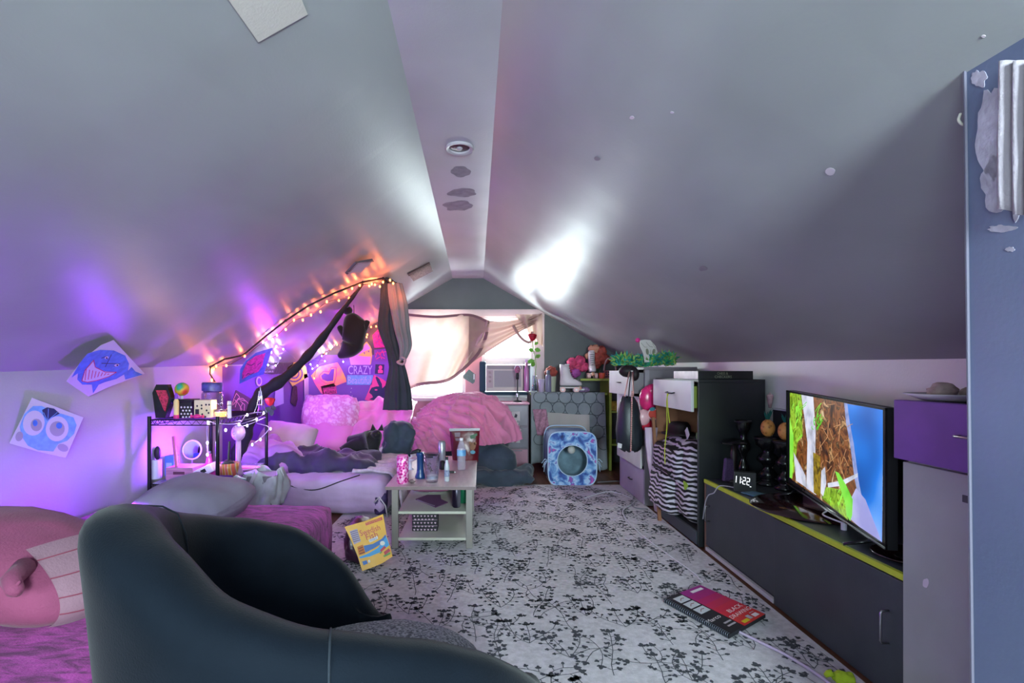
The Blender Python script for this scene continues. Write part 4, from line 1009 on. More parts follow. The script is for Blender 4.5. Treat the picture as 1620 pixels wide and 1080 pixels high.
t = poster('slogan_card', 'small dark magenta hand-lettered card under the heart poster', [(507, 611), (528, 606), (532, 612), (533, 622), (512, 625)], 'm', 'card')
fw.text('BROKE', (519, 613), 20, 6, ppr('dk'), t, 9, .001); fw.text('AGAIN', (522, 620), 18, 5, ppr('dk'), t, 7, .001)
t = poster('mountain_poster', 'cream and pink poster partly behind the hanging plush', [(552, 563), (576, 545), (580, 541), (587, 552), (588, 562), (586, 577), (555, 577)], mat('poster_blush', '#c98ad0', .7))
fw.poly([(566, 562), (576, 556), (588, 551), (588, 564), (575, 563.5)], ppr('y'), t, 'band', .001)
fw.lines([[(574, 548), (580, 541), (586, 549), (588, 562), (586, 576)]], 1.6, ppr('y'), t, 'rim', .0014)
fw.text('M', (580, 557), 9, 3, ppr('v'), t, 20, .0018)
t = poster('lettered_sign', 'purple sign with outlined letters reading CRAZY on the back wall', [(549, 577.6), (592, 577.6), (590, 592.5), (549.5, 592.5)], 'v', 'sign')
fw.text('CRAZY', (570, 585), 38, 13.5, ppr('l'), t, 0, .001)
t = poster('lettered_sign', 'pale blue lettered sign directly below the CRAZY sign', [(549.3, 593.2), (590, 593.2), (588, 608.5), (548.5, 608.5)], 'lb', 'sign')
fw.text('Beautiful', (568.5, 601), 36, 11.5, ppr('l'), t, 0, .001)
t = poster('scribble_poster', 'magenta poster with dark dotted scribble beside the bed curtain', [(589, 530), (600, 519), (611, 524), (611, 549), (592, 550)], 'm')
R = random.Random(4)
fw.lines([[(x, y), (x+R.uniform(-3, 3), y+R.uniform(-3, 3)), (x+R.uniform(-4, 4), y+R.uniform(-3, 4))] for x, y in [(R.uniform(594, 608), R.uniform(527, 546)) for _ in range(26)]], .6, ppr('v'), t, 'scribble', .001)
t = poster('graffiti_poster', 'violet graffiti poster under the dotted magenta poster', [(592, 553), (612, 551), (612, 572), (592, 571)], mat('poster_plum', '#71459a', .7))
fw.lines([[(594, 565), (597, 556), (601, 562), (605, 554), (608, 563)], [(595, 568), (602, 564), (609, 567)], [(600, 557), (604, 568)], [(594, 559), (611, 556)]], 1.1, ppr('p'), t, 'graffiti', .001)
t = poster('portrait_card', 'small dark card with a pink figure above the bunny poster', [(594, 576), (608, 576.5), (607, 592), (593, 591)], 'n', 'card')
fw.polys([ell(602, 581, 3, 3.4, 12), [(598, 590), (598, 585), (602, 583.5), (606, 586), (605.5, 590)]], ppr('p'), t, 'figure', .001)
t = poster('bunny_poster', 'pink poster with navy bow-tied rabbit head emblem on the back wall', [(592, 592.5), (606, 600), (614, 606), (614, 645), (577, 632), (584, 616), (588, 604)], 'p')
bh = [(585, 618), (588, 613), (595, 611), (600, 611), (597, 605), (594, 597), (596, 595), (600, 599), (604, 607), (605, 614), (608, 611), (613, 607), (614, 611), (610, 618), (608, 626), (606, 632), (600, 639), (596, 637), (591, 633), (584, 631.5), (590, 628), (588, 624), (584, 621)]
fw.poly(bh, ppr('n'), t, 'rabbit_head', .001)
fw.poly(ell(595, 616.5, 2.4, 1.2, 10), ppr('p'), t, 'eye', .0016)
b = MB(); R = random.Random(8)
st = thing('star_stickers', 'scatter of tiny pale star stickers on the purple wall below the lettered signs', 'stickers', fw.at(555, 628))
for x, y in ((556, 614), (552, 626), (557, 626), (550, 630), (559, 632), (553, 635), (553, 638), (559, 642), (535, 629), (544, 637), (587, 640), (555, 620), (528, 636), (541, 630)):
    fw.sheet(ell(x, y, .75, .75, 7), .001).build('sticker', ppr('w'), st)
# ------------------------------------------------------------------ wire shelf
M_wire = mat('black_wire', '#15141c', .35, metal=.5)
sx0, sx1, sy0, sy1 = -2.235, -1.775, 3.50, 4.30
ws = thing('wire_shelf', 'black wire shelving unit between the futon and the bed', 'shelf', (-2.0, 3.9, 0))
for x in (sx0, sx1):
    for y in (sy0, sy1):
        MB().cyl((x, y, .0135), (x, y, .90), .0125, .0125, 12).build('post', M_wire, ws, 'auto')
def rack(z):
    b = MB()
    for za in (z, z-.035):
        for p0, p1 in (((sx0, sy0), (sx1, sy0)), ((sx1, sy0), (sx1, sy1)), ((sx1, sy1), (sx0, sy1)), ((sx0, sy1), (sx0, sy0))):
            b.cyl((*p0, za), (*p1, za), .0035, .0035, 6)
    for (ax, ay, bx, by) in ((sx0, sy0, sx1, sy0), (sx1, sy0, sx1, sy1), (sx0, sy1, sx1, sy1), (sx0, sy0, sx0, sy1)):
        n = int(math.hypot(bx-ax, by-ay)/.028); pts = [V((lerp(ax, bx, i/n), lerp(ay, by, i/n), z-.001 if i % 2 else z-.034)) for i in range(n+1)]
        b.tube(pts, .0022, 5)
    o = stuff(b.build('rack_frame', M_wire, ws))
    b = MB(); n = 30
    for i in range(1, n): y = lerp(sy0, sy1, i/n); b.cyl((sx0, y, z), (sx1, y, z), .0016, .0016, 4)
    hang(stuff(b.build('rack_wires', M_wire, None)), o)
for z in (.875, .44, .10): rack(z)
b = MB().box((sx0+.014, sy0+.012, .4415), (sx1-.012, sy1-.012, .4465)).build('clear_shelf_liner', mat('clear_liner', '#b9aee0', .15, alpha=.5), ws)
ZT, ZM = .8775, .4475
def at(px, Y, z): return V(((px-CX)/F*Y, Y, z))
M_red = mat('red_glitter', '#b0173c', .25, var=.6, vs=90, bump=.5, bs=150, spec=.8)
M_hot = mat('hot_pink_plastic', '#e0308f', .3)
# coffin shaped box
c = at(255, 3.62, ZT)
t = thing('coffin_box', 'black coffin-shaped box with red glitter front on top of the wire shelf', 'box', c)
k = 3.62/F
pp = [(-9, 0), (6, 0), (16, 30), (9, 53), (-8, 53), (-14, 40)]
MB().prism([c+V((x*k, 0, z*k)) for x, z in pp], (0, .05, 0)).build('case', M_blk, t)
MB().prism([c+V((x*k, -.004, z*k)) for x, z in ((-8, 44), (8, 44), (12, 32), (7, 10), (4, 14))], (0, .0035, 0)).build('glitter_front', M_red, t)
# rainbow lollipop and bottle with yellow label
c = at(288, 3.70, ZT); k = 3.7/F
t = thing('rainbow_ball_wand', 'round rainbow ball on a stick standing behind the coffin box', 'toy', c)
M_rb = mat('rainbow_swirl', '#ffffff', .5, stops=[(.28, '#e0453a'), (.40, '#e6b23a'), (.5, '#3fae5a'), (.6, '#3a7fd0'), (.72, '#a05ad0')], vs=9, detail=1)
MB().ball(c+V((0, 0, 44*k)), 10.5*k, 18, 12).build('ball', M_rb, t, True)
MB().cyl(c, c+V((0, 0, 35*k)), .009, .009, 10).build('stick', mat('white_stick', '#d7d2da', .5), t, 'auto')
MB().ball(c+V((-5*k, -.01, 24*k)), (.018, .018, .025), 12, 8).build('bow', M_rb, t, True)
c = at(279, 3.58, ZT); k = 3.58/F
t = thing('glue_bottle', 'small bottle with cream label and purple cap on the wire shelf', 'bottle', c)
MB().lathe([(0, 0), (.017, 0), (.017, 27*k), (.010, 31*k), (0, 31*k)], c, 16).build('bottle', mat('cream_label', '#e2c98a', .5), t, 'auto')
MB().lathe([(.011, 31*k), (.011, 37*k), (.006, 40*k), (0, 40*k)], c, 12).build('cap', mat('purple_cap', '#7a3fb0', .4), t, 'auto')
MB().lathe([(.0175, 0), (.0175, 6*k)], c, 16).build('foot_band', M_hot, t)
# dotted box and paper house
c = at(295, 3.66, ZT); k = 3.66/F
t = thing('dotted_box', 'black box with white polka dots on the wire shelf', 'box', c)
MB().box(c+V((-11*k, -.02, 0)), c+V((10*k, .09, 25*k)), .003).build('box', mat('dotted_black', '#1a1722', .5), t)
f = Flat(c+V((0, -.0205, 0)), (0, 1, 0))
cc = at(295, 3.64, ZT); 
f.polys([ell(287+i*5.2+(j % 2)*2.6, 644+j*5.2, 1.5, 1.5, 10) for j in range(4) for i in range(4) if 287+i*5.2+(j % 2)*2.6 < 304], mat('dot_white', '#d9d5e2', .6), t, 'dots', .001)
MB().box(c+V((-11.5*k, -.022, 25.1*k)), c+V((10.5*k, .092, 29*k)), .003).build('lid', mat('dotted_black'), t)
c = at(320, 3.64, ZT); k = 3.64/F
t = thing('paper_house', 'cream paper house box with dark door and printed marks on the shelf', 'box', c)
MB().box(c+V((-13*k, 0, 0)), c+V((14*k, .08, 28*k)), .002).build('walls', mat('cream_card', '#d8c8a6', .7), t)
f = Flat(c+V((0, -.0005, 0)), (0, 1, 0))
f.poly([(309, 647), (315, 647), (315, 664), (309, 664)], mat('dot_dark', '#2c2038', .6), t, 'door', .001)
f.polys([ell(x, y, 1.5, 1.7, 8) for x, y in ((312, 642), (319, 641), (319, 646), (326, 640), (331, 640), (327, 649), (330, 653), (320, 655), (325, 659))], mat('dot_dark'), t, 'printed_marks', .001)
c = at(312, 3.56, ZT); t = thing('pink_candy', 'round hot pink wrapped candy lying in front of the paper house', 'candy', c)
MB().ball(c+V((0, 0, .016)), (.028, .02, .016), 14, 8).build('candy', M_hot, t, True)
for s in (-1, 1): MB().cyl(c+V((s*.026, 0, .016)), c+V((s*.042, 0, .016)), .004, .013, 8).build('twist', M_hot, t)
o = MB().grid(lambda u, v: V((lerp(-2.20, -1.80, u), lerp(3.515, 3.60, v), ZT+.003+.003*math.sin(u*9+v*3))), 12, 4, .002).build('violet_cloth', mat('violet_felt', '#6a34b0', .9), None, True)
tag(o, 'violet cloth strip lying along the front of the wire shelf top', 'cloth')
# glass jar with lid, candle lantern
c = at(336, 3.86, ZT); k = 3.86/F
t = thing('lidded_jar', 'big clear jar with violet patterned lid on the wire shelf', 'jar', c)
M_clear = glassmat('clear_glass', '#eef2fa', .14)
MB().lathe([(.0, .003), (.068, .003), (.074, .02), (.074, 34*k), (.060, 38*k), (.058, 38*k), (.070, 34*k), (.070, .02), (0, .010)], c, 28).build('glass', M_clear, t, True)
MB().lathe([(.064, 38*k), (.072, 39*k), (.072, 50*k), (.066, 52*k), (0, 52*k)], c, 28).build('lid', mat('violet_lid', '#4a4a9c', .4, var=.5, vs=14), t, 'auto')
MB().ball(c+V((0, 0, .05)), (.055, .055, .045), 16, 10, lambda d: .012*nz(d, 4)).build('contents', mat('jar_contents', '#a26f96', .8, var=.5, vs=25), t, True)
c = at(349, 3.66, ZT); k = 3.66/F
t = thing('glowing_candle_jar', 'small glass candle glowing yellow beside the paper house', 'candle', c)
MB().lathe([(0, .002), (.045, .002), (.047, .06), (.044, .06), (.042, .006), (0, .006)], c, 24).build('glass', M_clear, t, True)
MB().lathe([(0, .007), (.040, .007), (.040, .038), (0, .040)], c, 20).build('glowing_wax', mat('candle_glow', '#ffd27a', .4, emit='#ffb648', es=3.2), t, 'auto')
point('candle_glow_light', c+V((0, 0, .085)), 1.2, (1, .62, .22), .02)
c = at(363, 3.62, ZT); k = 3.62/F
t = thing('white_tube', 'slim white tube standing right of the glowing candle', 'tube', c)
MB().lathe([(0, 0), (.013, 0), (.013, 26*k), (.011, 27*k), (0, 27*k)], c, 16).build('tube', mat('white_stick'), t, 'auto')
MB().lathe([(.0135, 20*k), (.0135, 21*k)], c, 16).build('ring', mat('dot_dark'), t)
# silver tower and rose
c = at(412, 4.12, ZT); k = 4.12/F
t = thing('tower_figurine', 'small silver lattice tower ornament at the back of the wire shelf', 'ornament', c)
M_sil = mat('silver_wire', '#b8b4cc', .25, metal=.9)
b = MB()
for s in (-1, 1):
    for s2 in (-1, 1): b.tube([c+V((s*.035, s2*.035, 0)), c+V((s*.018, s2*.018, .06)), c+V((s*.006, s2*.006, .17))], .0035, 5)
stuff(b.build('legs', M_sil, t))
for z, r in ((.06, .020), (.11, .013)): MB().box(c+V((-r, -r, z)), c+V((r, r, z+.006))).build('platform', M_sil, t)
MB().cyl(c+V((0, 0, .165)), c+V((0, 0, .205)), .005, .001, 6).build('spire', M_sil, t)
M_rose = mat('rose_petals', '#b3142e', .6, var=.3, vs=20); M_leafd = mat('dark_rose_leaf', '#16202a', .6)
def rose(name, label, base, head, r, stem_pts, mp, ml, leaves, cat='flower'):
    t = thing(name, label, cat, base)
    MB().tube(spline(stem_pts, 6), .004, 6).build('stem', ml, t, True)
    for i in range(9):
        a = i*2.4; q = .35+.65*i/9
        def pf(u, v, a=a, q=q):
            aa = a+(u-.5)*1.9; rr = r*q*(.45+.55*math.sin(v*1.7)); return head+V((math.cos(aa)*rr, math.sin(aa)*rr*.9, (v-.45)*r*1.5*(1.15-.4*q)))
        MB().grid(pf, 6, 5, .002).build('petal', mp, t, True)
    for p, d in leaves:
        p, d = V(p), V(d); n = d.cross(V((0, 1, .2))).normalized()*d.length*.35
        MB().prism([p, p+d*.4+n, p+d*.8+n*.7, p+d, p+d*.8-n*.7, p+d*.4-n], (0, .003, 0)).build('leaf', ml, t)
    return t
c = at(428, 4.2, ZT-.03); hd = P(427, 636, 4.2)
rose('fabric_rose', 'red fabric rose with dark leaves at the right back corner of the wire shelf', c, hd, .045, [c, (c+hd)/2+V((.01, 0, 0)), hd], M_rose, M_leafd, [(hd+V((0, 0, -.03)), (.05, 0, -.03)), (hd+V((0, -.01, -.035)), (-.03, -.02, -.05)), (hd+V((.01, -.01, -.05)), (.02, -.02, -.06))])
# cool fairy lights over the shelf
fl = [(329, 668, 3.52), (378, 671, 3.55), (391, 656, 3.9), (406, 663, 3.8), (417, 653, 4.1), (428, 678, 4.25), (412, 695, 4.2), (399, 703, 4.1), (328, 700, 3.6), (328, 719, 3.6), (391, 673, 3.75), (357, 680, 3.5), (414, 628, 4.15)]
cord = [(329, 720, 3.61), (328, 700, 3.61), (329, 668, 3.53), (345, 670, 3.5), (378, 669, 3.56), (391, 655, 3.9), (417, 652, 4.12), (406, 662, 3.82), (372, 674, 3.6), (391, 672, 3.76), (420, 660, 4.15), (405, 668, 4.0), (426, 676, 4.26), (412, 693, 4.22), (399, 702, 4.12)]
lights('cool_string_lights', 'cool white string lights heaped along the right edge of the wire shelf', bc, [P(*p) for p in fl], [P(*p) for p in cord], mat('clear_cord'), .32, (.72, .62, 1), .003)
# middle shelf things
c = at(304, 3.95, ZM); k = 3.95/F
t = thing('round_mirror', 'round tabletop mirror with pale rim on the middle wire shelf', 'mirror', c)
mc = c+V((0, 0, 33*k)); Mx = Matrix.Rotation(math.pi/2-.12, 3, 'X')
MB().lathe([(0, -.004), (14*k, -.004), (14*k, .004), (0, .004)], mc, 32, Mx).build('mirror_glass', mat('mirror', '#dfe6f2', .03, metal=1), t, 'auto')
MB().tube([mc+Mx @ V((math.cos(a)*14.5*k, math.sin(a)*14.5*k, 0)) for a in [2*math.pi*i/32 for i in range(32)]], .006, 8, True).build('rim', mat('mirror_rim', '#c9c2d6', .3), t, True)
MB().cyl(c+V((0, 0, .006)), c+V((0, 0, 18*k)), .006, .006, 8).build('stem', M_sil, t)
MB().lathe([(0, 0), (.045, 0), (.042, .008), (0, .010)], c, 20).build('base', M_sil, t, 'auto')
c = at(268, 3.72, ZM); k = 3.72/F
t = thing('blue_box', 'blue carton standing at the left of the middle wire shelf', 'box', c)
MB().box(c+V((-8*k, 0, 0)), c+V((7*k, .07, 33*k)), .006).build('carton', mat('blue_carton', '#4f78d8', .5), t)
MB().box(c+V((-5*k, -.0015, 8*k)), c+V((4*k, -.0005, 22*k))).build('label', mat('pale_label', '#9fb4ea', .5), t)
c = at(247, 3.66, ZM); k = 3.66/F
t = thing('white_canister', 'white canister tucked in the left corner of the middle wire shelf', 'canister', c)
MB().lathe([(0, 0), (9*k*.9, 0), (9*k*.9, 30*k), (0, 30*k)], c, 20).build('body', mat('white_can', '#c7cadb', .4), t, 'auto')
MB().ball(c+V((.01, 0, 40*k)), (.022, .02, .05), 12, 8).build('pump', M_blk2, t, True)
c = at(283, 3.60, ZM); k = 3.60/F
t = thing('wooden_crafts_box', 'pinkish wooden box with a cut-out slot on the middle wire shelf', 'box', c)
MB().box(c+V((-21*k, 0, 0)), c+V((22*k, .16, 20*k)), .003).build('box', mat('pink_wood', '#b47aa0', .6, var=.2, vs=8, stretch=(1, 1, 8)), t)
MB().box(c+V((-9*k, -.0015, 9*k)), c+V((9*k, -.0005, 13.5*k)), .001).build('slot', mat('slot_brown', '#5b2d48', .6), t)
MB().cyl(c+V((-6*k, .02, 20*k)), c+V((-22*k, .10, 66*k)), .011, .011, 10).build('standing_stick', mat('rose_stick', '#c06a86', .5), t, 'auto')
c = at(322, 3.64, ZM+.03); k = 3.64/F
t = thing('white_case', 'white case with a printed black mark leaning on the middle wire shelf', 'case', V((c.x, c.y, ZM)))
M2 = Matrix.Translation(V((c.x, c.y, ZM+.02))) @ Matrix.Rotation(.1, 4, 'Z') @ Matrix.Rotation(-.45, 4, 'Y')
MB().box((-.08, -.03, 0), (.09, .10, .06), .006, M2).build('case', mat('white_case', '#c9c0d6', .45), t)
MB().box((.01, -.0315, .02), (.045, -.0305, .045), .001, M2).build('mark', M_blk2, t)
MB().box((-.06, -.0315, .028), (-.005, -.0305, .034), .0, M2).build('line', M_blk2, t)
M_tray = mat('violet_tray', '#5a2f86', .35)
for i, (px, z, l) in enumerate(((335, 0, 'lower violet tray at the front of the middle wire shelf'), (330, .022, 'upper violet tray stacked on the lower violet tray'))):
    c = at(px+5, 3.545, ZM+z)
    t = thing('violet_tray', l, 'tray', c)
    MB().box(c+V((-.10, -.025, 0)), c+V((.13, .03, .006)), .002).build('base', M_tray, t)
    MB().box(c+V((-.10, -.025, .0061)), c+V((.13, -.020, .018)), .001).build('rim', M_tray, t); MB().box(c+V((-.10, .025, .0061)), c+V((.13, .03, .018)), .001).build('rim', M_tray, t)
c = at(361, 3.66, ZM); k = 3.66/F
t = thing('striped_bowl', 'gold striped bowl on the middle wire shelf', 'bowl', c)
M_st = mat('striped_gold', '#c9a04a', .35, stops=[(.2, '#b9772e'), (.45, '#dcc06a'), (.6, '#8f7fa8'), (.8, '#c65a4a')], tex='wave', vs=9, dist=1.2, detail=1)
MB().lathe([(0, 0), (.035, 0), (.060, .03), (.070, .075), (.071, .112), (.067, .112), (.064, .075), (.05, .03), (0, .012)], c, 32).build('bowl', M_st, t, True)
MB().ball(c+V((-.005, 0, .105)), (.045, .04, .028), 14, 8, lambda d: .01*nz(d, 5)).build('contents', M_blk2, t, True)
MB().cyl(c+V((.0, 0, .11)), c+V((.004, .01, .26)), .008, .008, 8).build('upright_brush', M_blk2, t)
c = at(377, 3.80, ZM); k = 3.8/F
t = thing('white_head_vase', 'pale rounded head-shaped ornament above the striped bowl', 'ornament', c)
MB().ball(c+V((0, 0, 66*k)), (10.5*k, .045, 13*k), 18, 12).build('head', mat('porcelain_pink', '#a988b0', .3), t, True)
MB().lathe([(0, 0), (.04, 0), (.03, .02), (.018, .08), (.018, 54*k), (0, 54*k)], c, 18).build('neck', mat('porcelain_pink'), t, True)
MB().ball(c+V((-.012, -.044, 66*k)), (.008, .012, .012), 8, 6).build('nose', mat('porcelain_pink'), t, True)
c = at(386, 3.98, ZM); k = 3.98/F
t = thing('pink_dish', 'shallow pink oval dish at the right of the middle wire shelf', 'dish', c)
MB().lathe([(0, .004), (.09, .004), (.125, .022), (.128, .020), (.09, 0), (0, 0)], c, 30, Matrix.Rotation(0, 3, 'Z'), .55).build('dish', mat('pink_dish', '#dba0bd', .35), t, True)
MB().lathe([(0, .006), (.075, .006), (.07, .012), (0, .013)], c, 24, None, .45).build('red_inlay', mat('red_inlay', '#b02048', .4), t, 'auto')
c = at(331, 3.75, ZM)
t = thing('pink_flask', 'pink glass flask behind the front post of the wire shelf', 'flask', c)
MB().lathe([(0, 0), (.05, 0), (.052, .02), (.02, .11), (.014, .15), (.016, .16), (0, .16)], c, 20).build('flask', mat('pink_glass', '#d04f9a', .15, spec=.8), t, True)
MB().lathe([(.013, .16), (.013, .18), (0, .18)], c, 12).build('stopper', M_sil, t)
for px, Y, s in ((281, 4.1, .05), (272, 4.15, .045)):
    pass
c = at(283, 4.18, ZM); 
t = thing('hand_mirror', 'violet oval hand mirror propped at the back of the middle wire shelf', 'mirror', c)
MB().lathe([(0, -.005), (.05, -.005), (.05, .005), (0, .005)], c+V((0, 0, .30)), 24, Matrix.Rotation(math.pi/2, 3, 'X')).build('frame', mat('violet_frame', '#a867c8', .3), t, 'auto')
MB().lathe([(0, -.002), (.04, -.002), (.04, .002), (0, .002)], c+V((0, -.006, .30)), 24, Matrix.Rotation(math.pi/2, 3, 'X')).build('glass', mat('mirror'), t)
MB().tube([c+V((0, 0, .25)), c+V((0, 0, .12)), c+V((0, 0, .005))], [.012, .014, .018], 8).build('handle', mat('violet_frame'), t, True)
# bin with bag, snack packet
c = V((-1.64, 3.96, .013)); 
t = thing('lined_waste_bin', 'square bin lined with a whitish plastic bag beside the wire shelf', 'bin', c)
def binw(z, r): return [c+V((a*r, b_*r*1.05, z)) for a, b_ in ((-.8, -.8), (.8, -.8), (.8, .8), (-.8, .8))]
MB().rings([binw(0, .10), binw(.41, .13)], True).build('bin', mat('bin_grey', '#77757f', .5), t)
M_bag = mat('white_plastic_bag', '#aeb3ba', .3, var=.15, vs=12, bump=.4, bs=30)
b = MB(); 
def bagw(u, v):
    a = u*2*math.pi; r = .112+.016*math.sin(a*7+v*5)+.012*nz((math.cos(a)*2, math.sin(a)*2, v*3), 2)+.015*math.sin(v*3)
    q = max(abs(math.cos(a)), abs(math.sin(a))); return c+V((math.cos(a)*r/q*.95, math.sin(a)*r/q*.95, .435-.26*v+.025*math.sin(a*3+1)*(1-v)))
b.grid(bagw, 64, 10, .003); b.build('bag_liner', M_bag, t, True)
MB().soft(c+V((0, 0, .36)), (.085, .085, .04), .04, (0, 0, 0), .02, 9, 8).build('rubbish', mat('rubbish_mix', '#7f4f78', .8, var=.6, vs=14), t, True)
t = thing('snack_packet', 'crumpled teal printed packet beside the lined bin', 'packet', P(377, 760, 3.72))
MB().soft(P(374, 764, 3.66), (.07, .015, .055), .012, (.2, .15, .1), .02, 14, 8).build('packet', mat('teal_packet', '#5f8f9c', .35, stops=[(.35, '#2d5964'), (.5, '#7fa9b0'), (.62, '#d7dadd')], vs=18), t, True)
MB().prism([P(394, 763, 3.8), P(403, 744, 3.8), P(405, 752, 3.8), P(399, 765, 3.8)], (0, .004, 0)).build('torn_flap', mat('paper_white'), t)
# ------------------------------------------------------------------ striped pig plush on the futon
M_pig = mat('rose_plush', '#8f4768', .9, var=.15, vs=6, bump=.3, bs=130, sheen=.1)
M_belly = mat('pale_plush', '#977483', .9, var=.1, vs=6, bump=.3, bs=130, sheen=.1)
pc = V((-1.57, 1.79, .545))
t = thing('round_plush_pillow', 'round rose pink plush animal pillow with pale striped belly on the futon', 'plush toy', pc-V((0, 0, .145)))
Mp = Euler((0, .25, -.35)).to_matrix()
b = MB(); rs = []; 
MB().ball(pc, (.36, .24, .145), 36, 22, lambda d: .008*nz(d, 4), Mp).build('body', M_pig, t, True)
def belly(u, v):
    a = lerp(-.55, 1.15, v); bb_ = lerp(-.38, .75, u); d = V((math.cos(a)*math.cos(bb_), math.sin(bb_), math.sin(a)*math.cos(bb_)))
    return pc+Mp @ V((d.x*.366, -abs(0)+d.y*.245, d.z*.152))
MB().grid(belly, 16, 22).build('belly_patch', M_belly, t, True)
b = MB()
for k in (.30, .50, .70, .88):
    b.tube([belly(u/12, k)+(belly(u/12, k)-pc).normalized()*.0015 for u in range(13)], .0022, 5)
stuff(b.build('belly_stripe', mat('dusty_red_stitch', '#8a3f55', .8), t, True))
b.__init__(); 
hp = P(18, 928, 1.50)
MB().tube([hp+V((-.05, .10, .02)), hp+V((-.02, .02, .01)), hp+V((.02, -.01, -.005)), hp+V((.035, -.015, -.012))], [.03, .026, .022, .012], 12).build('paw', M_pig, t, True)
MB().cyl(hp+V((.022, -.01, .004)), hp+V((.036, -.012, .022)), .008, .003, 8).build('paw_thumb', M_pig, t, True)
# ------------------------------------------------------------------ things on the coffee table
TT = TZ
def tb(px, py): p = PZ(px, py, TT); return p
c = tb(637, 764)
t = thing('sequin_tumbler', 'hot pink sequin tumbler at the front left of the coffee table', 'tumbler', c)
M_seq = mat('pink_sequins', '#e0359c', .25, stops=[(.15, '#b01a78'), (.4, '#e83fa8'), (.7, '#ffc4ea')], tex='voronoi', vs=55, metal=.35, bump=.9, bs=70)
MB().lathe([(0, .0), (.036, 0), (.041, .01), (.041, .178), (.037, .186), (0, .186)], c, 28).build('body', M_seq, t, 'auto')
MB().lathe([(.034, .1865), (.038, .19), (.036, .195), (.032, .19)], c, 24).build('lip', mat('pink_lip', '#e87fc0', .3), t, True)
c = tb(649, 742)
t = thing('white_ashtray_dish', 'white dish on a small stand behind the sequin tumbler', 'dish', c)
MB().lathe([(0, .072), (.035, .074), (.058, .088), (.060, .085), (.03, .066), (.012, .06), (.012, .012), (.03, 0), (0, 0)], c, 24).build('dish', mat('white_case'), t, True)
MB().tube([c+V((-.01, 0, .085)), c+V((.012, .0, .10)), c+V((.005, .01, .112))], .007, 8).build('wrapper', mat('paper_white'), t, True)
c = tb(665, 756)
t = thing('navy_flared_flask', 'navy blue flared flask with black bent top on the coffee table', 'flask', c)
MB().lathe([(0, 0), (.038, 0), (.040, .012), (.028, .04), (.024, .07), (.025, .15), (.029, .17), (.029, .185), (.0, .188)], c, 24).build('body', mat('navy_ceramic', '#163a6b', .3, var=.15, vs=12), t, True)
MB().tube([c+V((.0, 0, .188)), c+V((-.02, 0, .196)), c+V((-.055, .0, .185)), c+V((-.07, 0, .178))], [.02, .017, .012, .009], 10).build('spout', M_blk2, t, True)
c = tb(652, 764)
t = thing('pebble_figurine', 'tiny pebble-like figurine at the front edge of the coffee table', 'figurine', c)
MB().ball(c+V((0, 0, .014)), (.024, .018, .014), 14, 8, lambda d: .004*nz(d, 4)).build('pebble', mat('pebble_brown', '#6a5a5c', .5, var=.4, vs=30), t, True)
MB().ball(c+V((.016, -.004, .026)), (.010, .010, .011), 10, 6).build('cap', mat('pebble_pale', '#b79aa0', .5), t, True)
c = tb(683, 762); k = c.y/F
t = thing('pint_glass', 'clear pint glass with black script in the middle of the coffee table', 'glass', c)
MB().lathe([(0, .001), (.043, .001), (.047, .03), (.060, .196), (.0585, .198), (.057, .196), (.044, .03), (.040, .022), (0, .020)], c, 32).build('glass', M_clear, t, True)
MB().lathe([(0, .0225), (.0425, .0225), (.0445, .045), (0, .046)], c, 28).build('milk', mat('milky_rest', '#c9c2c4', .4), t, 'auto')
f = Flat(c+V((0, -.056, .1)), (0, 1, -.06))
f.text('Sax', (681, 739), 15, 6.5, M_blk2, t, -62, .001)
c = tb(700, 742)
t = thing('black_grinder', 'small round black grinder behind the miniature bottle', 'grinder', c)
MB().lathe([(0, 0), (.024, 0), (.026, .01), (.026, .045), (.022, .05), (0, .05)], c, 20).build('body', M_blk2, t, 'auto')
MB().ball(c+V((0, 0, .05)), (.024, .024, .02), 14, 8).build('dome', M_blk2, t, True)
c = tb(707, 761)
t = thing('miniature_bottle', 'miniature clear bottle with pale label and dark cap on the coffee table', 'bottle', c)
MB().lathe([(0, .001), (.017, .001), (.0185, .006), (.0185, .10), (.015, .12), (.009, .14), (.0085, .155), (0, .155)], c, 20).build('bottle', mat('frosted_glass', '#b7bcc4', .25, spec=.7), t, True)
MB().lathe([(.0188, .035), (.0190, .04), (.0190, .075), (.0188, .08)], c, 20).build('label', mat('pale_label2', '#8f95b4', .6, var=.5, vs=60), t)
MB().lathe([(.0095, .15), (.0095, .172), (0, .173)], c, 14).build('cap', M_blk2, t, 'auto')
c = tb(699, 731)
t = thing('soda_can', 'silver and red slim soda can behind the pint glass', 'can', c)
MB().lathe([(0, .001), (.026, .001), (.032, .012), (.032, .165), (.026, .175), (.0, .174)], c, 28).build('body', mat('can_print', '#a01c2e', .25, stops=[(.42, '#8d1527'), (.5, '#c9ccd2'), (.7, '#aeb2bb')], vs=7, detail=0, metal=.6, stretch=(1, 1, .05)), t, 'auto')
MB().lathe([(.025, .175), (.029, .178), (.027, .181), (.024, .177)], c, 24).build('rim', M_chrome, t, True)
c = tb(713, 748)
t = thing('black_lighter', 'small black lighter lying right of the miniature bottle', 'lighter', c)
MB().box(c+V((-.012, -.008, .0)), c+V((.026, .008, .016)), .004).build('body', M_blk2, t); MB().box(c+V((.0265, -.007, .002)), c+V((.036, .007, .014)), .002).build('cap', M_chrome, t)
c = tb(678, 724)
t = thing('pocket_knife', 'slim black and white knife lying behind the navy flask', 'knife', c)
MB().box(c+V((-.05, -.01, 0)), c+V((.04, .01, .014)), .004).build('grip', M_blk2, t); MB().box(c+V((.041, -.007, .003)), c+V((.12, .006, .010)), .002).build('blade', mat('white_case'), t)
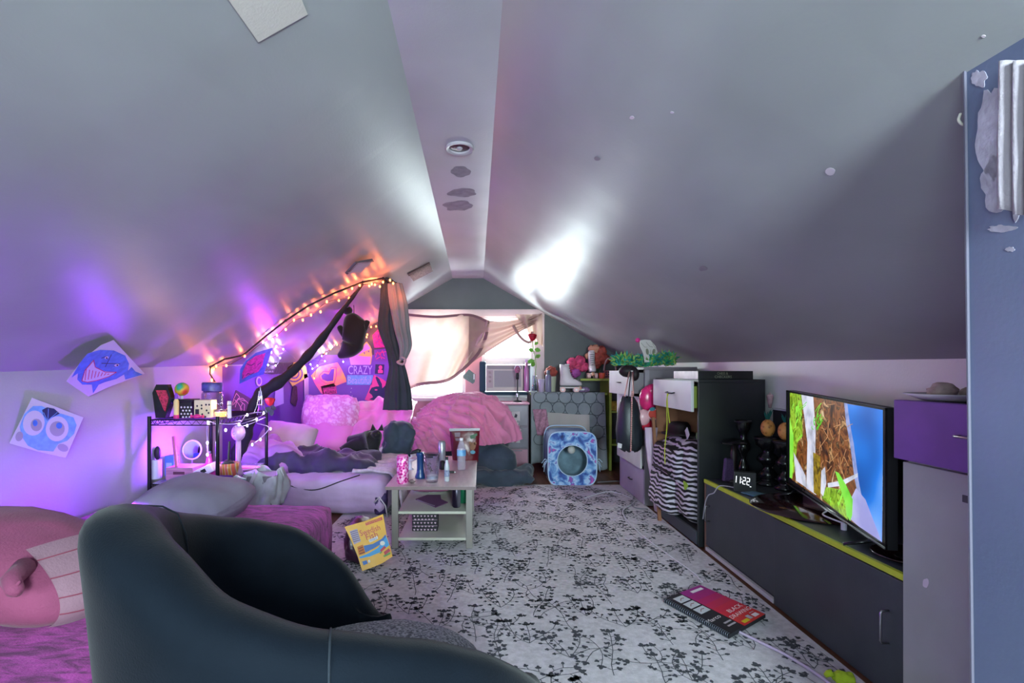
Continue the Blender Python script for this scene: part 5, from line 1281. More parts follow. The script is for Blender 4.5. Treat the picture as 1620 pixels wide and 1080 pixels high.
# water bottle
c = tb(730, 743)
t = thing('water_bottle', 'clear plastic water bottle with blue label on the coffee table', 'bottle', c)
b = MB(); prof = [(0, .002), (.030, .002), (.034, .010)]
for i in range(12): prof += [(.034 if i % 2 else .0315, .016+i*.0075)]
prof += [(.034, .108), (.034, .165), (.031, .175), (.024, .20), (.015, .222), (.0125, .228), (.0125, .236), (0, .236)]
b.lathe(prof, c, 28); b.build('bottle', mat('clear_plastic', '#b9b4c2', .12, spec=.8, alpha=.42), t, True)
MB().lathe([(.0346, .112), (.0352, .113), (.0352, .157), (.0346, .158)], c, 28).build('label', mat('water_label', '#3f7fc0', .4, stops=[(.4, '#2f6ab4'), (.6, '#7fb4d8')], vs=9), t)
MB().lathe([(.0345, .1585), (.0347, .162)], c, 28).build('label_edge', mat('paper_white'), t)
MB().lathe([(.014, .230), (.0145, .231), (.0145, .246), (.013, .248), (0, .248)], c, 20).build('cap', mat('clear_cap', '#d9d9de', .4), t, 'auto')
# red snack bag
c = PZ(736, 727, TT)
t = thing('crisps_bag', 'big dark red crisps bag with grey top seam standing on the coffee table', 'bag', c)
Yr = c.y; fb_ = Flat((0, Yr-.045, .6), (0, 1, -.05))
def bagf(u, v):
    x = lerp(lerp(711, 759, u), lerp(716, 757, u), v); y = lerp(678, 730, v)
    return P(x, y, Yr)+V((0, 0, 0))
b = MB(); rs = []
for j in range(13):
    v = j/12; th = .045*math.sin(min(1, v*1.15)*math.pi*.5)**.7 if v < .9 else .045
    th = max(.003, th); row = []
    for i in range(24):
        a = 2*math.pi*i/24; p = bagf(.5+.5*math.cos(a), v); row.append(p+V((0, -math.sin(a)*th*1.0+.004*math.sin(i+v*9), 0)))
    rs.append(row)
b.rings(rs).build('pouch', mat('maroon_foil', '#5c0f1c', .3, var=.25, vs=10, bump=.25, bs=25), t, True)
f = Flat((0, Yr-.049, .6), (0, 1, 0))
f.poly([(711, 677.5), (759, 677), (759, 681), (711, 682)], mat('foil_grey', '#8f8a90', .25, metal=.6), t, 'top_seam', .0)
f.polys([[(743, 689), (755, 685), (755, 689), (745, 692)], [(744, 692), (752, 690), (752, 693), (745, 694)]], mat('bag_green', '#2f5a3c', .5), t, 'green_print', .0)
f.polys([ell(748, 706, 4.5, 6.5, 14, 15), ell(744, 701, 2.2, 3, 10), ell(752, 701, 2, 2.6, 10)], mat('bag_gold', '#7a4a2a', .5), t, 'food_print', .0)
f.polys([ell(748, 715, 4, 3, 12)], mat('bag_teal', '#4b8aa0', .5), t, 'bowl_print', .0008)
f.polys([[(719, 684), (728, 683.5), (728, 691), (720, 691)], [(720, 693), (727, 693), (727, 697), (721, 697)]], mat('bag_grey', '#6f5a66', .5), t, 'grey_print', .0)
# lower shelves of the table
sz = .262
f = Flat((0, 0, sz), (0, 0, 1))
t = thing('silver_plate', 'shiny silver plate at the back of the middle table shelf', 'plate', PZ(684, 774, sz))
c = PZ(684, 775, sz)
MB().lathe([(0, .004), (.12, .004), (.17, .018), (.172, .015), (.12, 0), (0, 0)], c, 36, None, .85).build('plate', mat('silver_plate', '#c0c2c4', .2, metal=.8), t, True)
t = thing('plum_napkin', 'plum coloured crumpled napkin lying on the middle table shelf', 'napkin', PZ(685, 790, sz))
q = [(657, 790), (676, 783), (697, 783), (698, 790), (709, 795), (689, 803), (682, 800)]
f.sheet(q, -.004).build('napkin', mat('plum_paper', '#6a4468', .7, bump=.3, bs=40), t)
f.lines([[(660, 791), (676, 797), (688, 801)]], .9, mat('paper_white'), t, 'white_edge', .0045)
c = PZ(722, 802, sz)
t = thing('dark_can', 'dark silver energy can on the middle table shelf', 'can', c)
MB().lathe([(0, .001), (.024, .001), (.029, .010), (.029, .13), (.024, .139), (0, .138)], c, 24).build('body', mat('dark_can', '#2e2638', .3, stops=[(.45, '#241b30'), (.52, '#9a9aa8'), (.6, '#33283f')], vs=6, detail=0, metal=.5, stretch=(1, 1, .05)), t, 'auto')
MB().lathe([(.022, .139), (.025, .141), (.022, .143)], c, 20).build('rim', M_chrome, t)
c = PZ(733, 795, sz)
t = thing('green_can', 'green can behind the dark can on the middle table shelf', 'can', c)
MB().lathe([(0, .001), (.024, .001), (.029, .010), (.029, .125), (.024, .135), (0, .134)], c, 24).build('body', mat('green_can', '#1f7a55', .3, metal=.4), t, 'auto')
MB().lathe([(.022, .135), (.025, .137), (.022, .139)], c, 20).build('rim', M_chrome, t)
c = PZ(672, 840, .085)
t = thing('heart_print_box', 'black box printed with rows of pale hearts on the bottom table shelf', 'box', c)
k = c.y/F
MB().box(c+V((-20*k, 0, .0005)), c+V((20*k, .12, 27.5*k)), .002).build('box', mat('black_card', '#1b1522', .5), t)
f = Flat(c+V((0, -.0005, 0)), (0, 1, 0))
hs = []
for j in range(5):
    for i in range(7):
        x, y = 655.5+i*5.5+(j % 2)*1.5, 816+j*5.4
        if x < 690: hs.append([(x, y+1.6), (x-1.6, y-.2), (x-1.2, y-1.2), (x-.4, y-1.2), (x, y-.6), (x+.4, y-1.2), (x+1.2, y-1.2), (x+1.6, y-.2)])
f.polys(hs, mat('heart_pale', '#c9a9bf', .6), t, 'hearts', .001)
f.lines([[(652, 822.5), (692, 822)], [(652, 832), (692, 831.5)]], .5, mat('heart_pale'), t, 'rule_lines', .001)
c = PZ(700, 866, .013)
t = thing('black_tray', 'thin black tray with shiny edge on the rug under the coffee table', 'tray', c)
MB().box(V((-.50, 3.66, .0135)), V((-.14, 3.95, .022)), .002).build('tray', M_blk2, t); MB().box(V((-.40, 3.657, .016)), V((-.16, 3.6595, .020))).build('shiny_edge', M_chrome, t)
# candy bag, dark bag behind
M_yel = mat('candy_yellow', '#e0a62a', .35, var=.12, vs=6, bump=.12, bs=20)
P0 = PZ(573, 903, .014)
fn_ = V((.30, -.88, .36)).normalized(); f = Flat(P0, fn_)
t = thing('candy_bag', 'yellow family size candy bag leaning against the futon end', 'bag', P0)
Q = [(545, 833), (577, 824), (606, 813), (609, 830), (612, 848), (617, 863), (621, 880), (606, 890), (590, 897), (573, 903), (566, 880), (556, 856)]
b = MB(); fr_ = [f.at(x, y) for x, y in Q]; bk = [p-f.n*.006 for p in fr_]; cen = sum(fr_, V((0, 0, 0)))/len(fr_)
mid_ = [p.lerp(cen, .25)-f.n*.05 for p in fr_]
b.rings([fr_, bk, mid_]); b.build('pouch', M_yel, t)
cr, cb_, cl2 = mat('candy_red', '#b01a34', .4), mat('candy_blue', '#1f5fa8', .4), mat('candy_sky', '#2f93cc', .4)
f.text('Swedish', (585, 838.5), 33, 9, cr, t, 18, .0015); f.text('Fish', (588, 847), 19, 9, cr, t, 18, .0015)
f.polys([[(583, 854), (597, 847), (598, 852), (585, 858)]], mat('candy_white', '#d8d4cc', .5), t, 'white_box', .001)
f.text('mini', (590.5, 852.8), 12, 4, cb_, t, 20, .002)
f.polys([[(578, 827), (604, 817.5), (605, 822), (579, 831)]], cr, t, 'red_banner', .001); f.text('FamilySize', (591.5, 824.3), 24, 3, M_yel, t, 19, .002)
f.polys([[(575, 863), (590, 860), (604, 852), (610, 845), (611, 849), (603, 860), (592, 867), (578, 874)]], cb_, t, 'blue_wave', .001)
f.polys([[(568, 881), (583, 875), (598, 866), (606, 855), (611, 848), (616, 862), (600, 874), (585, 880), (570, 883)]], cl2, t, 'sky_wave', .0014)
f.polys([ell(605, 859, 4, 3.6, 12)], mat('candy_white'), t, 'white_fish', .002)
f.polys([[(601, 870), (608, 863), (611, 866), (603, 873)], [(607, 873), (615, 867), (618, 871), (609, 878)]], cr, t, 'red_fish', .002)
f.polys([[(600, 875), (604, 871), (605, 873), (602, 876)], [(606, 879), (617, 873), (618, 876), (608, 881)]], mat('candy_green', '#5f9a4a', .5), t, 'green_fish', .0018)
f.polys([[(553, 840), (565, 836), (571, 856), (560, 861)]], mat('candy_lilac', '#a999b0', .5), t, 'facts_panel', .001)
f.lines([[(554+i*.9, 842+i*3), (566+i*.8, 838.5+i*3)] for i in range(6)], .7, mat('dot_dark'), t, 'facts_lines', .0016)
f.polys([[(565, 865), (574, 861), (578, 875), (568, 878)]], mat('candy_amber', '#c26a1e', .5), t, 'amber_panel', .001)
f.lines([[(567, 868), (574, 865)], [(568, 872), (575, 869)], [(569, 876), (577, 873)]], 1, mat('dot_dark'), t, 'amber_lines', .0016)
f.polys([[(573, 888), (580, 886), (582, 891), (575, 894)]], cb_, t, 'code_panel', .001)
f.polys([[(582, 886), (585, 885), (586, 889), (583, 890)]], mat('candy_white'), t, 'small_label', .001)
o = MB().soft((-.775, 3.33, .13), (.075, .14, .12), .05, (.0, .1, .2), .03, 9, 10, rid=.5).build('dark_plastic_bag', mat('plum_plastic', '#3a1c34', .3, bump=.4, bs=30), None, True)
tag(o, 'dark plum plastic bag slumped between futon and candy bag', 'bag')
t = thing('patterned_tote', 'dark violet patterned bag standing at the foot of the bed', 'bag', PZ(600, 822, .013))
MB().soft(PZ(602, 815, .013)+V((0, .03, .13)), (.055, .035, .125), .03, (0, 0, .2), .015, 8, 8).build('bag_body', mat('violet_pattern', '#3a2a58', .6, var=.6, vs=30), t, True)
MB().tube([P(592, 795, 4.2), P(600, 786, 4.2), P(610, 800, 4.18), P(613, 818, 4.16)], .006, 6).build('bag_edge', mat('pale_strip'), t, True)
o = MB().soft((-.58, 4.62, .055), (.07, .10, .045), .04, (0, 0, .3), .035, 10, 10).build('pink_sock', mat('pink_sock', '#c98aa0', .9), None, True)
tag(o, 'crumpled pink sock on the rug between bed and coffee table', 'sock')
# ------------------------------------------------------------------ back right: plastic drawers, desk, cat cube
M_pdr = mat('smoky_plastic', '#77707e', .25, spec=.6, var=.1, vs=5)
px0, px1, py0, py1, pzt = .255, .580, 6.22, 6.62, .83
t = thing('plastic_drawer_tower', 'smoky plastic drawer tower with pink top under the air conditioner', 'drawers', (.45, 6.4, 0))
MB().box((px0, py0+.012, .003), (px1, py1, pzt-.025), .004).build('frame', mat('plastic_frame', '#6a5a68', .4), t)
MB().box((px0-.012, py0-.004, pzt-.024), (px1+.012, py1, pzt), .008).build('top', mat('pink_plastic_top', '#c98ba6', .35), t)
for i, (z0, z1) in enumerate(((.555, .795), (.29, .535), (.03, .27))):
    d = MB().box((px0+.012, py0, z0), (px1-.012, py0+.011, z1), .003).build('drawer', M_pdr if i < 2 else mat('rosy_plastic', '#a8788c', .3), t)
    if i < 2:
        hang(MB().box((px0+.12, py0-.003, z0+.06), (px0+.22, py0-.0005, z0+.17)).build('label_card', mat('label_card', '#b9b2b6', .7), None), d)
        hang(MB().prism([V((px0+.15, py0-.0035, z0+.10)), V((px0+.18, py0-.0035, z0+.095)), V((px0+.19, py0-.0035, z0+.13)), V((px0+.165, py0-.0035, z0+.145))], (0, .0004, 0)).build('label_sketch', mat('dot_dark'), None), d)
    hang(MB().box((px0+.08, py0-.012, z1-.02), (px1-.08, py0-.0005, z1-.008), .002).build('pull', M_pdr, None), d)
c = V((.455, 6.36, pzt))
t = thing('desk_microphone', 'black desk microphone stand with pink ring head on the drawer tower', 'microphone', c)
MB().lathe([(0, 0), (.055, 0), (.05, .018), (.02, .026), (.012, .03), (0, .03)], c, 24).build('base', M_blk2, t, 'auto')
MB().lathe([(.014, .06), (.02, .065), (.02, .10), (.014, .105), (0, .105)], c, 16).build('collar', M_chrome, t, 'auto')
MB().cyl(c+V((0, 0, .02)), c+V((0, 0, .30)), .008, .008, 10).build('pole', M_blk2, t, 'auto')
MB().lathe([(0, .27), (.018, .28), (.020, .33), (.016, .36), (0, .36)], c, 16).build('body', M_blk2, t, True)
MB().ball(c+V((0, 0, .40)), (.036, .03, .048), 16, 12).build('head', mat('rose_mesh', '#9a5a7a', .4, var=.4, vs=60), t, True)
MB().tube([c+V((math.cos(a)*.036, -.012, .405+math.sin(a)*.045)) for a in [math.pi*i/12 for i in range(13)]], .006, 6).build('ring', mat('white_case'), t, True)
# desk with lime edging
M_desk = mat('dark_desk_board', '#39413c', .6); M_limed = mat('olive_lime_edge', '#8d9a3c', .55, var=.1, vs=6)
ex0, ex1, ey0, ey1, ez = .602, 1.535, 6.28, 6.78, .945
t = thing('corner_desk', 'dark desk with olive lime edges and raised side shelf in the back right corner', 'desk', (1.1, 6.5, 0))
MB().box((ex0, ey0, ez-.025), (ex1, ey1, ez), .002).build('desktop', M_desk, t)
MB().box((ex0, ey0-.004, ez-.025), (ex1, ey0-.0005, ez)).build('lime_edge', M_limed, t)
MB().box((1.22, ey0+.04, 1.092), (1.585, ey1, 1.117), .002).build('raised_shelf', M_desk, t)
MB().box((1.22, ey0+.036, 1.092), (1.60, ey0+.0395, 1.118)).build('lime_edge', M_limed, t)
MB().box((1.562, ey0-.0, .003), (1.592, ey1, 1.0915), .001).build('side_panel', M_limed, t)
MB().box((ex0+.01, ey0+.06, .003), (ex0+.035, ey1, ez-.026)).build('side_panel', M_desk, t)
MB().box((1.5925, ey0+.03, .70), (1.94, ey1, .722)).build('side_shelf', M_limed, t)
MB().box((1.5925, ey0+.03, .30), (1.94, ey1, .322)).build('side_shelf', M_limed, t)
MB().box((1.23, ey1-.04, ez+.0005), (1.25, ey1, 1.0915)).build('shelf_support', M_desk, t)
t = thing('woven_box', 'ochre woven box on the lime side shelf of the desk', 'box', (1.66, 6.45, .722))
MB().box((1.60, 6.36, .7225), (1.74, 6.52, .82), .01).build('box', mat('ochre_weave', '#a5822f', .8, var=.4, vs=40), t); MB().box((1.595, 6.355, .8205), (1.745, 6.525, .835), .004).build('lid', mat('ochre_weave'), t)
# cloth over the desk front
M_clo = mat('grey_throw_cloth', '#7f868c', .85, var=.15, vs=5, bump=.2, bs=80)
def clothf(u, v):
    x = lerp(.612, 1.50, u)+.03*v*(u-.2)
    if v < .14: return V((x, lerp(6.36, 6.268, v/.14), ez+.004))
    k = (v-.14)/.86; z = lerp(ez+.004, .055+.05*math.sin(u*5+1), k)
    return V((x, 6.262-.03*k-.022*k*math.sin(u*26+2*k)-.02*math.sin(u*11+k*2)*k-.03*k*(u > .85)*math.sin((u-.85)*20), z))
t = thing('draped_cloth', 'grey cloth with dark scale pattern draped over the corner desk', 'cloth', (1.05, 6.26, ez))
MB().grid(clothf, 70, 30, .003).build('cloth', M_clo, t, True)
b = MB()
def onc(u, v): return clothf(u, .14+.86*v)+V((0, -.0045, 0))
R = random.Random(2)
for j in range(5):
    for i in range(6):
        cu_, cv_ = .12+i*.17+(j % 2)*.085, .06+j*.15
        if cv_ > .72 and i < 4: continue
        pts = []
        for k in range(33):
            a = 2*math.pi*k/32; u_, v_ = cu_+.085*math.cos(a), cv_+.085*math.sin(a)
            if .01 < u_ < .99 and v_ < .97: pts.append(onc(u_, v_))
        if len(pts) > 3: b.tube(pts, .0045, 5)
stuff(b.build('scale_print', mat('scale_print', '#4b5258', .9), t, True))
b = MB(); b.grid(lambda u, v: clothf(lerp(.22, .78, u), lerp(.38, .62, v))+V((0, -.010, 0)), 40, 16); b.build('pale_band', mat('pale_cloth_band', '#a49d9c', .85), t, True)
b = MB(); b.grid(lambda u, v: clothf(lerp(.02, .20, u)+.06*v, lerp(.34, .66, v))+V((0, -.028-.012*math.sin(u*14+v*9), 0)), 14, 12, .002); 
tag(b.build('pink_garment', mat('pink_lace', '#a8788f', .8, var=.3, vs=40), None, True), 'pale pink lacy garment hanging on the left of the grey desk cloth', 'garment')
# on the desk: vase with rose, cup, spray bottle, pot, skates, flowers, basket, candle glass
def dsk(px, Y=6.40): return V(((px-CX)/F*Y, Y, ez+.0085))
c = dsk(846, 6.42); k = 6.42/F
hd = P(842, 534, 6.38)
rose('single_rose', 'single red rose with bright green leaves in a clear vase by the window', c+V((0, 0, .02)), hd, .062, [c+V((.0, 0, .03)), c+V((.01, 0, .25)), P(848, 575, 6.40), P(843, 548, 6.39), hd], mat('rose_petals'), mat('fresh_green', '#6fa044', .5, transl=.3),
     [(P(845, 552, 6.38), (.08, 0, -.02)), (P(844, 556, 6.38), (-.06, -.02, .035)), (P(847, 566, 6.38), (.06, -.02, .04)), (P(846, 570, 6.38), (-.09, 0, -.02)), (P(846, 572, 6.38), (-.04, -.03, -.06)), (P(848, 560, 6.38), (.03, -.02, -.05)), (P(845, 545, 6.38), (.05, -.01, .03))])
t = thing('bud_vase', 'tall clear glass bud vase holding the single rose', 'vase', c)
MB().lathe([(0, .002), (.035, .002), (.04, .02), (.03, .10), (.026, .19), (.030, .20), (.028, .20), (.024, .19), (.028, .10), (.036, .02), (0, .012)], c, 24).build('vase', M_clear, t, True)
MB().lathe([(0, .013), (.034, .022), (.027, .09), (0, .091)], c, 20).build('water', glassmat('water_tint', '#dfeaf0', .05), t, True)
c = dsk(833, 6.5)
t = thing('violet_bottle', 'tall slim violet pink bottle at the left end of the desk', 'bottle', c)
MB().lathe([(0, 0), (.03, 0), (.032, .01), (.03, .27), (.02, .31), (.016, .36), (0, .36)], c, 20).build('bottle', mat('violet_glass', '#a8689a', .2, spec=.7), t, True)
MB().lathe([(.017, .36), (.017, .40), (0, .40)], c, 14).build('cap', mat('lilac_cap', '#c79ad0', .4), t, 'auto')
c = dsk(856.5, 6.30)
t = thing('plastic_cup', 'clear lilac plastic cup at the front left of the desk', 'cup', c)
MB().lathe([(0, .001), (.030, .001), (.041, .155), (.039, .155), (.028, .004), (0, .004)], c, 24).build('cup', mat('cup_plastic', '#c4b6d0', .25, alpha=.55), t, True)
MB().tube([c+V((math.cos(a)*.040, math.sin(a)*.040, .155)) for a in [2*math.pi*i/24 for i in range(24)]], .0025, 6, True).build('rim', mat('white_case'), t, True)
c = dsk(867.5, 6.36)
t = thing('spray_bottle', 'grey violet spray can beside the plastic cup on the desk', 'bottle', c)
MB().lathe([(0, 0), (.034, 0), (.036, .006), (.036, .19), (.030, .205), (.022, .21), (0, .21)], c, 22).build('can', mat('grey_violet_can', '#6f6a86', .35), t, 'auto')
MB().lathe([(.022, .21), (.022, .255), (.016, .265), (0, .265)], c, 18).build('cap', mat('grey_can_cap', '#565a66', .4), t, 'auto')
c = dsk(873, 6.50)
t = thing('potted_bouquet', 'pale pot with orange red bloom behind the spray can', 'plant pot', c)
MB().lathe([(0, 0), (.04, 0), (.055, .19), (.05, .19), (.03, .03), (0, .03)], c, 20).build('pot', mat('pale_green_pot', '#a3a590', .6), t, 'auto')
MB().ball(c+V((-.01, 0, .24)), (.065, .055, .06), 18, 12, lambda d: .022*ridge(d, 3)).build('bloom', mat('rust_bloom', '#8a3a30', .8, var=.4, vs=25), t, True)
M_boot = mat('white_skate_leather', '#c6bcc0', .45, var=.06, vs=6); M_skp = mat('skate_pink_wheel', '#d8a9a6', .45); M_skd = mat('skate_dark_sole', '#2a2a30', .5)
def skate(name, label, loc, rz):
    t = thing(name, label, 'roller skate', loc, 'white roller skates on the desk' if False else None, rz)
    B = lambda m, n, b, s=True: b.build(n, m, t, s)
    # boot: cross sections along height, toe towards +x
    b = MB(); rs = []
    for z, x0, x1, w_ in ((.085, -.085, .175, .038), (.10, -.09, .182, .043), (.125, -.09, .175, .044), (.15, -.088, .13, .042), (.17, -.086, .085, .040), (.20, -.085, .055, .039), (.25, -.088, .038, .040), (.30, -.09, .03, .041), (.335, -.092, .022, .040)):
        row = []
        for k in range(24):
            a = 2*math.pi*k/24; c_, s_ = math.cos(a), math.sin(a)
            row.append(V(((x0+x1)/2+(x1-x0)/2*math.copysign(abs(c_)**.8, c_), w_*math.copysign(abs(s_)**.8, s_), z+(.012 if c_ < -.5 and z > .3 else 0))))
        rs.append(row)
    b.rings(rs); B(M_boot, 'boot', b)
    b = MB(); b.prism([V((x, -.036, z)) for x, z in ((-.085, .070), (-.03, .070), (.0, .077), (.175, .077), (.178, .0845), (-.09, .0845))], (0, .072, 0)); B(M_skd, 'sole', b, False)
    b = MB().box((-.09, -.03, .050), (.15, .03, .0695), .004); B(mat('skate_plate', '#bdb4b2', .4), 'plate', b, False)
    for x in (-.055, .11):
        MB().cyl((x, -.055, .034), (x, .055, .034), .006, .006, 8).build('axle', M_chrome, t)
        for s in (-1, 1):
            w_ = MB().cyl((x, s*.026, .034), (x, s*.058, .034), .034, .034, 22).build('wheel', M_skp, t, 'auto')
            hang(MB().cyl((x, s*.0585, .034), (x, s*.061, .034), .014, .014, 14).build('hub', mat('hub_white', '#d9d3d3', .4), None), w_)
    MB().cyl((.165, 0, .035), (.150, 0, .075), .022, .018, 14).build('toe_stop', mat('toe_stop', '#c98f78', .5), t, 'auto')
    lb = MB()
    for i in range(6):
        z = .165+i*.026; x = .088-i*.010 if i < 2 else .060-(i-2)*.009
        lb.tube([V((x-.012, -.030, z)), V((x+.006, 0, z+.006)), V((x-.012, .030, z))], .0035, 6)
    stuff(lb.build('laces', M_skd, t, True))
    MB().box((-.03, -.03, .335), (.03, .03, .352), .01).build('tongue', M_boot, t)
    return t
skate('roller_skate', 'white roller skate seen from the side on the desktop', (1.075, 6.42, ez+.001), -.12)
skate('roller_skate', 'white roller skate facing forward on the raised desk shelf', (1.40, 6.52, 1.118), -math.pi/2-.1)
M_fp = mat('pink_silk_flower', '#c2406a', .7, var=.4, vs=20); M_fr = mat('red_silk_flower', '#a8473f', .7, var=.4, vs=20); M_fv = mat('violet_silk_flower', '#a44a9a', .7, var=.3, vs=20)
def bouquet(name, label, base, fl):
    t = thing(name, label, 'flowers', base)
    for i, (p, r, m) in enumerate(fl):
        MB().tube([V(base), (V(base)+p)/2+V((0, .02, .02)), p], .004, 5).build('stem', mat('stem_green', '#3f5a3a', .6), t, True)
        MB().ball(p, (r, r*.8, r*.9), 16, 10, lambda d, o=i*3.1: r*.45*ridge(d, 2.6, o)-.1*r).build('blossom', m, t, True)
bouquet('pink_silk_flowers', 'hot pink and violet silk flowers behind the side-on roller skate', (1.17, 6.62, ez+.01), [(P(x, y, 6.60), r, m) for x, y, r, m in ((905, 574, .06, M_fp), (917, 571, .065, M_fp), (910, 589, .06, M_fv), (923, 580, .06, M_fp), (902, 583, .05, M_fp), (914, 581, .05, M_fp))])
bouquet('red_silk_flowers', 'rust red silk flowers behind the forward-facing roller skate', (1.52, 6.70, 1.13), [(P(x, y, 6.66), r, m) for x, y, r, m in ((942, 552, .05, mat('peach_silk_flower', '#c98a72', .7)), (936, 551, .04, mat('peach_silk_flower')), (951, 555, .06, M_fr), (947, 565, .07, M_fr), (957, 568, .06, M_fr), (943, 575, .06, M_fr), (931, 563, .04, mat('peach_silk_flower')))])
# wicker basket with loop handle, orange candle glass
c = V(((965-CX)/F*6.55, 6.55, 1.118))
t = thing('pink_basket', 'small pink wire basket with loop handle at the right of the raised shelf', 'basket', c)
M_bk = mat('pink_wicker', '#b86a76', .6)
for z in (.0, .03, .06, .09): MB().tube([c+V((math.cos(a)*(.06+z*.2), math.sin(a)*.06, z+.004)) for a in [2*math.pi*i/20 for i in range(20)]], .004, 5, True).build('hoop', M_bk, t, True)
b = MB()
for i in range(14):
    a = 2*math.pi*i/14; b.cyl(c+V((math.cos(a)*.06, math.sin(a)*.06, .002)), c+V((math.cos(a)*.078, math.sin(a)*.06, .095)), .003, .003, 5)
stuff(b.build('uprights', M_bk, t))
for d in (-.02, .02): MB().tube([c+V((math.cos(a)*.075, d, .09+math.sin(a)*.17)) for a in [math.pi*i/16 for i in range(17)]], .005, 6).build('handle', M_bk if d < 0 else mat('pale_handle', '#b9b0ae', .4), t, True)
c = V(((952-CX)/F*6.40, 6.40, 1.118))
t = thing('orange_candle_glass', 'orange candle glass on the raised shelf beside the roller skate', 'candle', c)
MB().lathe([(0, 0), (.035, 0), (.04, .07), (.037, .07), (.033, .006), (0, .006)], c, 20).build('glass', mat('orange_glass', '#c9512f', .2, spec=.7), t, 'auto')
MB().lathe([(0, .0065), (.0325, .0065), (.035, .05), (0, .051)], c, 18).build('wax', mat('orange_wax', '#d87a4a', .5), t, 'auto')
c = V(((908-CX)/F*6.46, 6.46, ez+.001))
t = thing('sunglasses_case', 'lilac glittery case on the desktop under the raised shelf', 'case', V((1.24, 6.42, ez)))
MB().soft((1.25, 6.44, ez+.035), (.10, .05, .033), .03, (0, 0, .05), .006, 20, 8).build('case', mat('lilac_glitter', '#8a6f94', .4, var=.5, vs=60), t, True)
MB().box((1.22, 6.385, ez+.03), (1.28, 6.389, ez+.045)).build('clasp', M_chrome, t)
# cat cube
gx, gw, gy0, gy1 = .965, .255, 5.44, 5.86
zb_, zt_ = .006, .57
M_gal = mat('galaxy_fabric', '#3a5a9a', .7, stops=[(.28, '#1d2c5a'), (.42, '#34549c'), (.50, '#6f9ccc'), (.555, '#a9c4de'), (.60, '#5a5aa8'), (.64, '#b04a9c'), (.70, '#c97ab8')], vs=9, detail=7, dist=.6)
M_pip = mat('pale_blue_piping', '#a9c4dc', .6)
t = thing('cat_play_cube', 'blue galaxy print pop-up cat cube with round hole on the floor', 'pet cube', (gx, 5.65, 0))
def rsq(n, hx, hz, e=.38):
    out = []
    for k in range(n):
        a = 2*math.pi*k/n; c_, s_ = math.cos(a), math.sin(a); out.append((math.copysign(abs(c_)**e, c_)*hx, math.copysign(abs(s_)**e, s_)*hz))
    return out
n = 64; zc = (zb_+zt_)/2; hx, hz = gw, (zt_-zb_)/2
O = rsq(n, hx, hz); hr = .158; hc = (.0, -.02)
def panel(Y, hole, name):
    b = MB(); inn = [(hc[0]+hr*math.cos(2*math.pi*k/n), hc[1]+hr*1.03*math.sin(2*math.pi*k/n)) for k in range(n)]
    rs = [[V((gx+x, Y, zc+z)) for x, z in O], [V((gx+x, Y, zc+z)) for x, z in inn]] if hole else None
    if hole:
        b.rings(rs, False); b2 = [[p+V((0, .004, 0)) for p in r] for r in rs]; b.rings(b2, False)
    else: b.prism([V((gx+x, Y, zc+z)) for x, z in O], (0, .004, 0))
    o = b.build(name, M_gal if hole else mat('galaxy_back', '#6f8a9c', .7, var=.3, vs=8), t)
    return inn
inn = panel(gy0, True, 'front_panel'); panel(gy1, False, 'back_panel')
MB().rings([[V((gx+x, gy0+.0045, zc+z)) for x, z in rsq(n, hx-.004, hz-.004)], [V((gx+x*1.0, gy1-.0005, zc+z)) for x, z in rsq(n, hx-.004, hz-.004)]], False).build('side_walls', mat('galaxy_sides', '#4a5f8a', .7, var=.3, vs=6), t, True)
MB().tube([V((gx+x, gy0-.003, zc+z)) for x, z in O], .007, 6, True).build('outer_piping', M_pip, t, True)
MB().tube([V((gx+x, gy0-.003, zc+z)) for x, z in inn], .006, 6, True).build('hole_piping', M_pip, t, True)
MB().tube([V((gx+x, gy1+.003, zc+z+.025)) for x, z in rsq(n, hx-.01, hz)], .006, 6, True).build('rear_piping', M_pip, t, True)
MB().ball((gx, gy0+.06, zc+.085), .042, 16, 10).build('pompom', mat('pale_pompom', '#b9b9b2', .9), t, True)
MB().cyl((gx, gy0+.06, zc+.12), (gx, gy0+.04, zc+hr-.02), .002, .002, 5).build('pompom_string', M_pip, t)
MB().cyl((gx-.075, gy1-.006, zc+.09), (gx-.075, gy1-.002, zc+.09), .045, .045, 20).build('rear_peep_hole', M_blk2, t)
MB().box((gx-hx+.03, gy0+.006, zb_+.012), (gx+hx-.03, gy1-.006, zb_+.02)).build('floor_pad', mat('pale_pad', '#b9a9b6', .8), t)
for s in (-1, 1):
    for k in range(3):
        a = V((gx+s*hx, gy0+.03, zc-.02)); MB().tube([a, a+V((s*.03, -.01, .015-.03*k)), a+V((s*(.065-.012*k), -.01, -.02-.05*k if s > 0 or k else -.03))], .004, 5).build('tie_ribbon', M_pip, t, True)
# ------------------------------------------------------------------ on and around the taupe drawer unit
M_bo = [mat('boa_green', '#3fae6a', .8, var=.3, vs=20), mat('boa_teal', '#1f8f86', .8, var=.3, vs=20), mat('boa_lime', '#8fb85a', .8, var=.3, vs=20)]
t = thing('feather_boa', 'fluffy green and teal feather boa lying on top of the taupe chest', 'feather boa', (1.6, 5.0, uz))
R = random.Random(21)
for gi, m in enumerate(M_bo):
    b = MB()
    for i in range(380):
        u_ = R.random(); c = V((lerp(1.36, 1.80, u_), lerp(5.28, 4.80, u_)+R.uniform(-.06, .06), uz+.055+R.uniform(-.04, .05)+.01*math.sin(u_*9)))
        d = V((R.gauss(0, 1), R.gauss(0, 1), R.gauss(0, .9)+.3)).normalized()*R.uniform(.035, .08); n_ = d.cross(V((R.random(), R.random(), R.random()))).normalized()*.008
        if c.z+d.z < uz+.005: d.z = abs(d.z)
        b.poly([c-n_*.4, c+d*.5-n_, c+d, c+d*.5+n_, c+n_*.4])
    stuff(b.build('feathers', m, t))
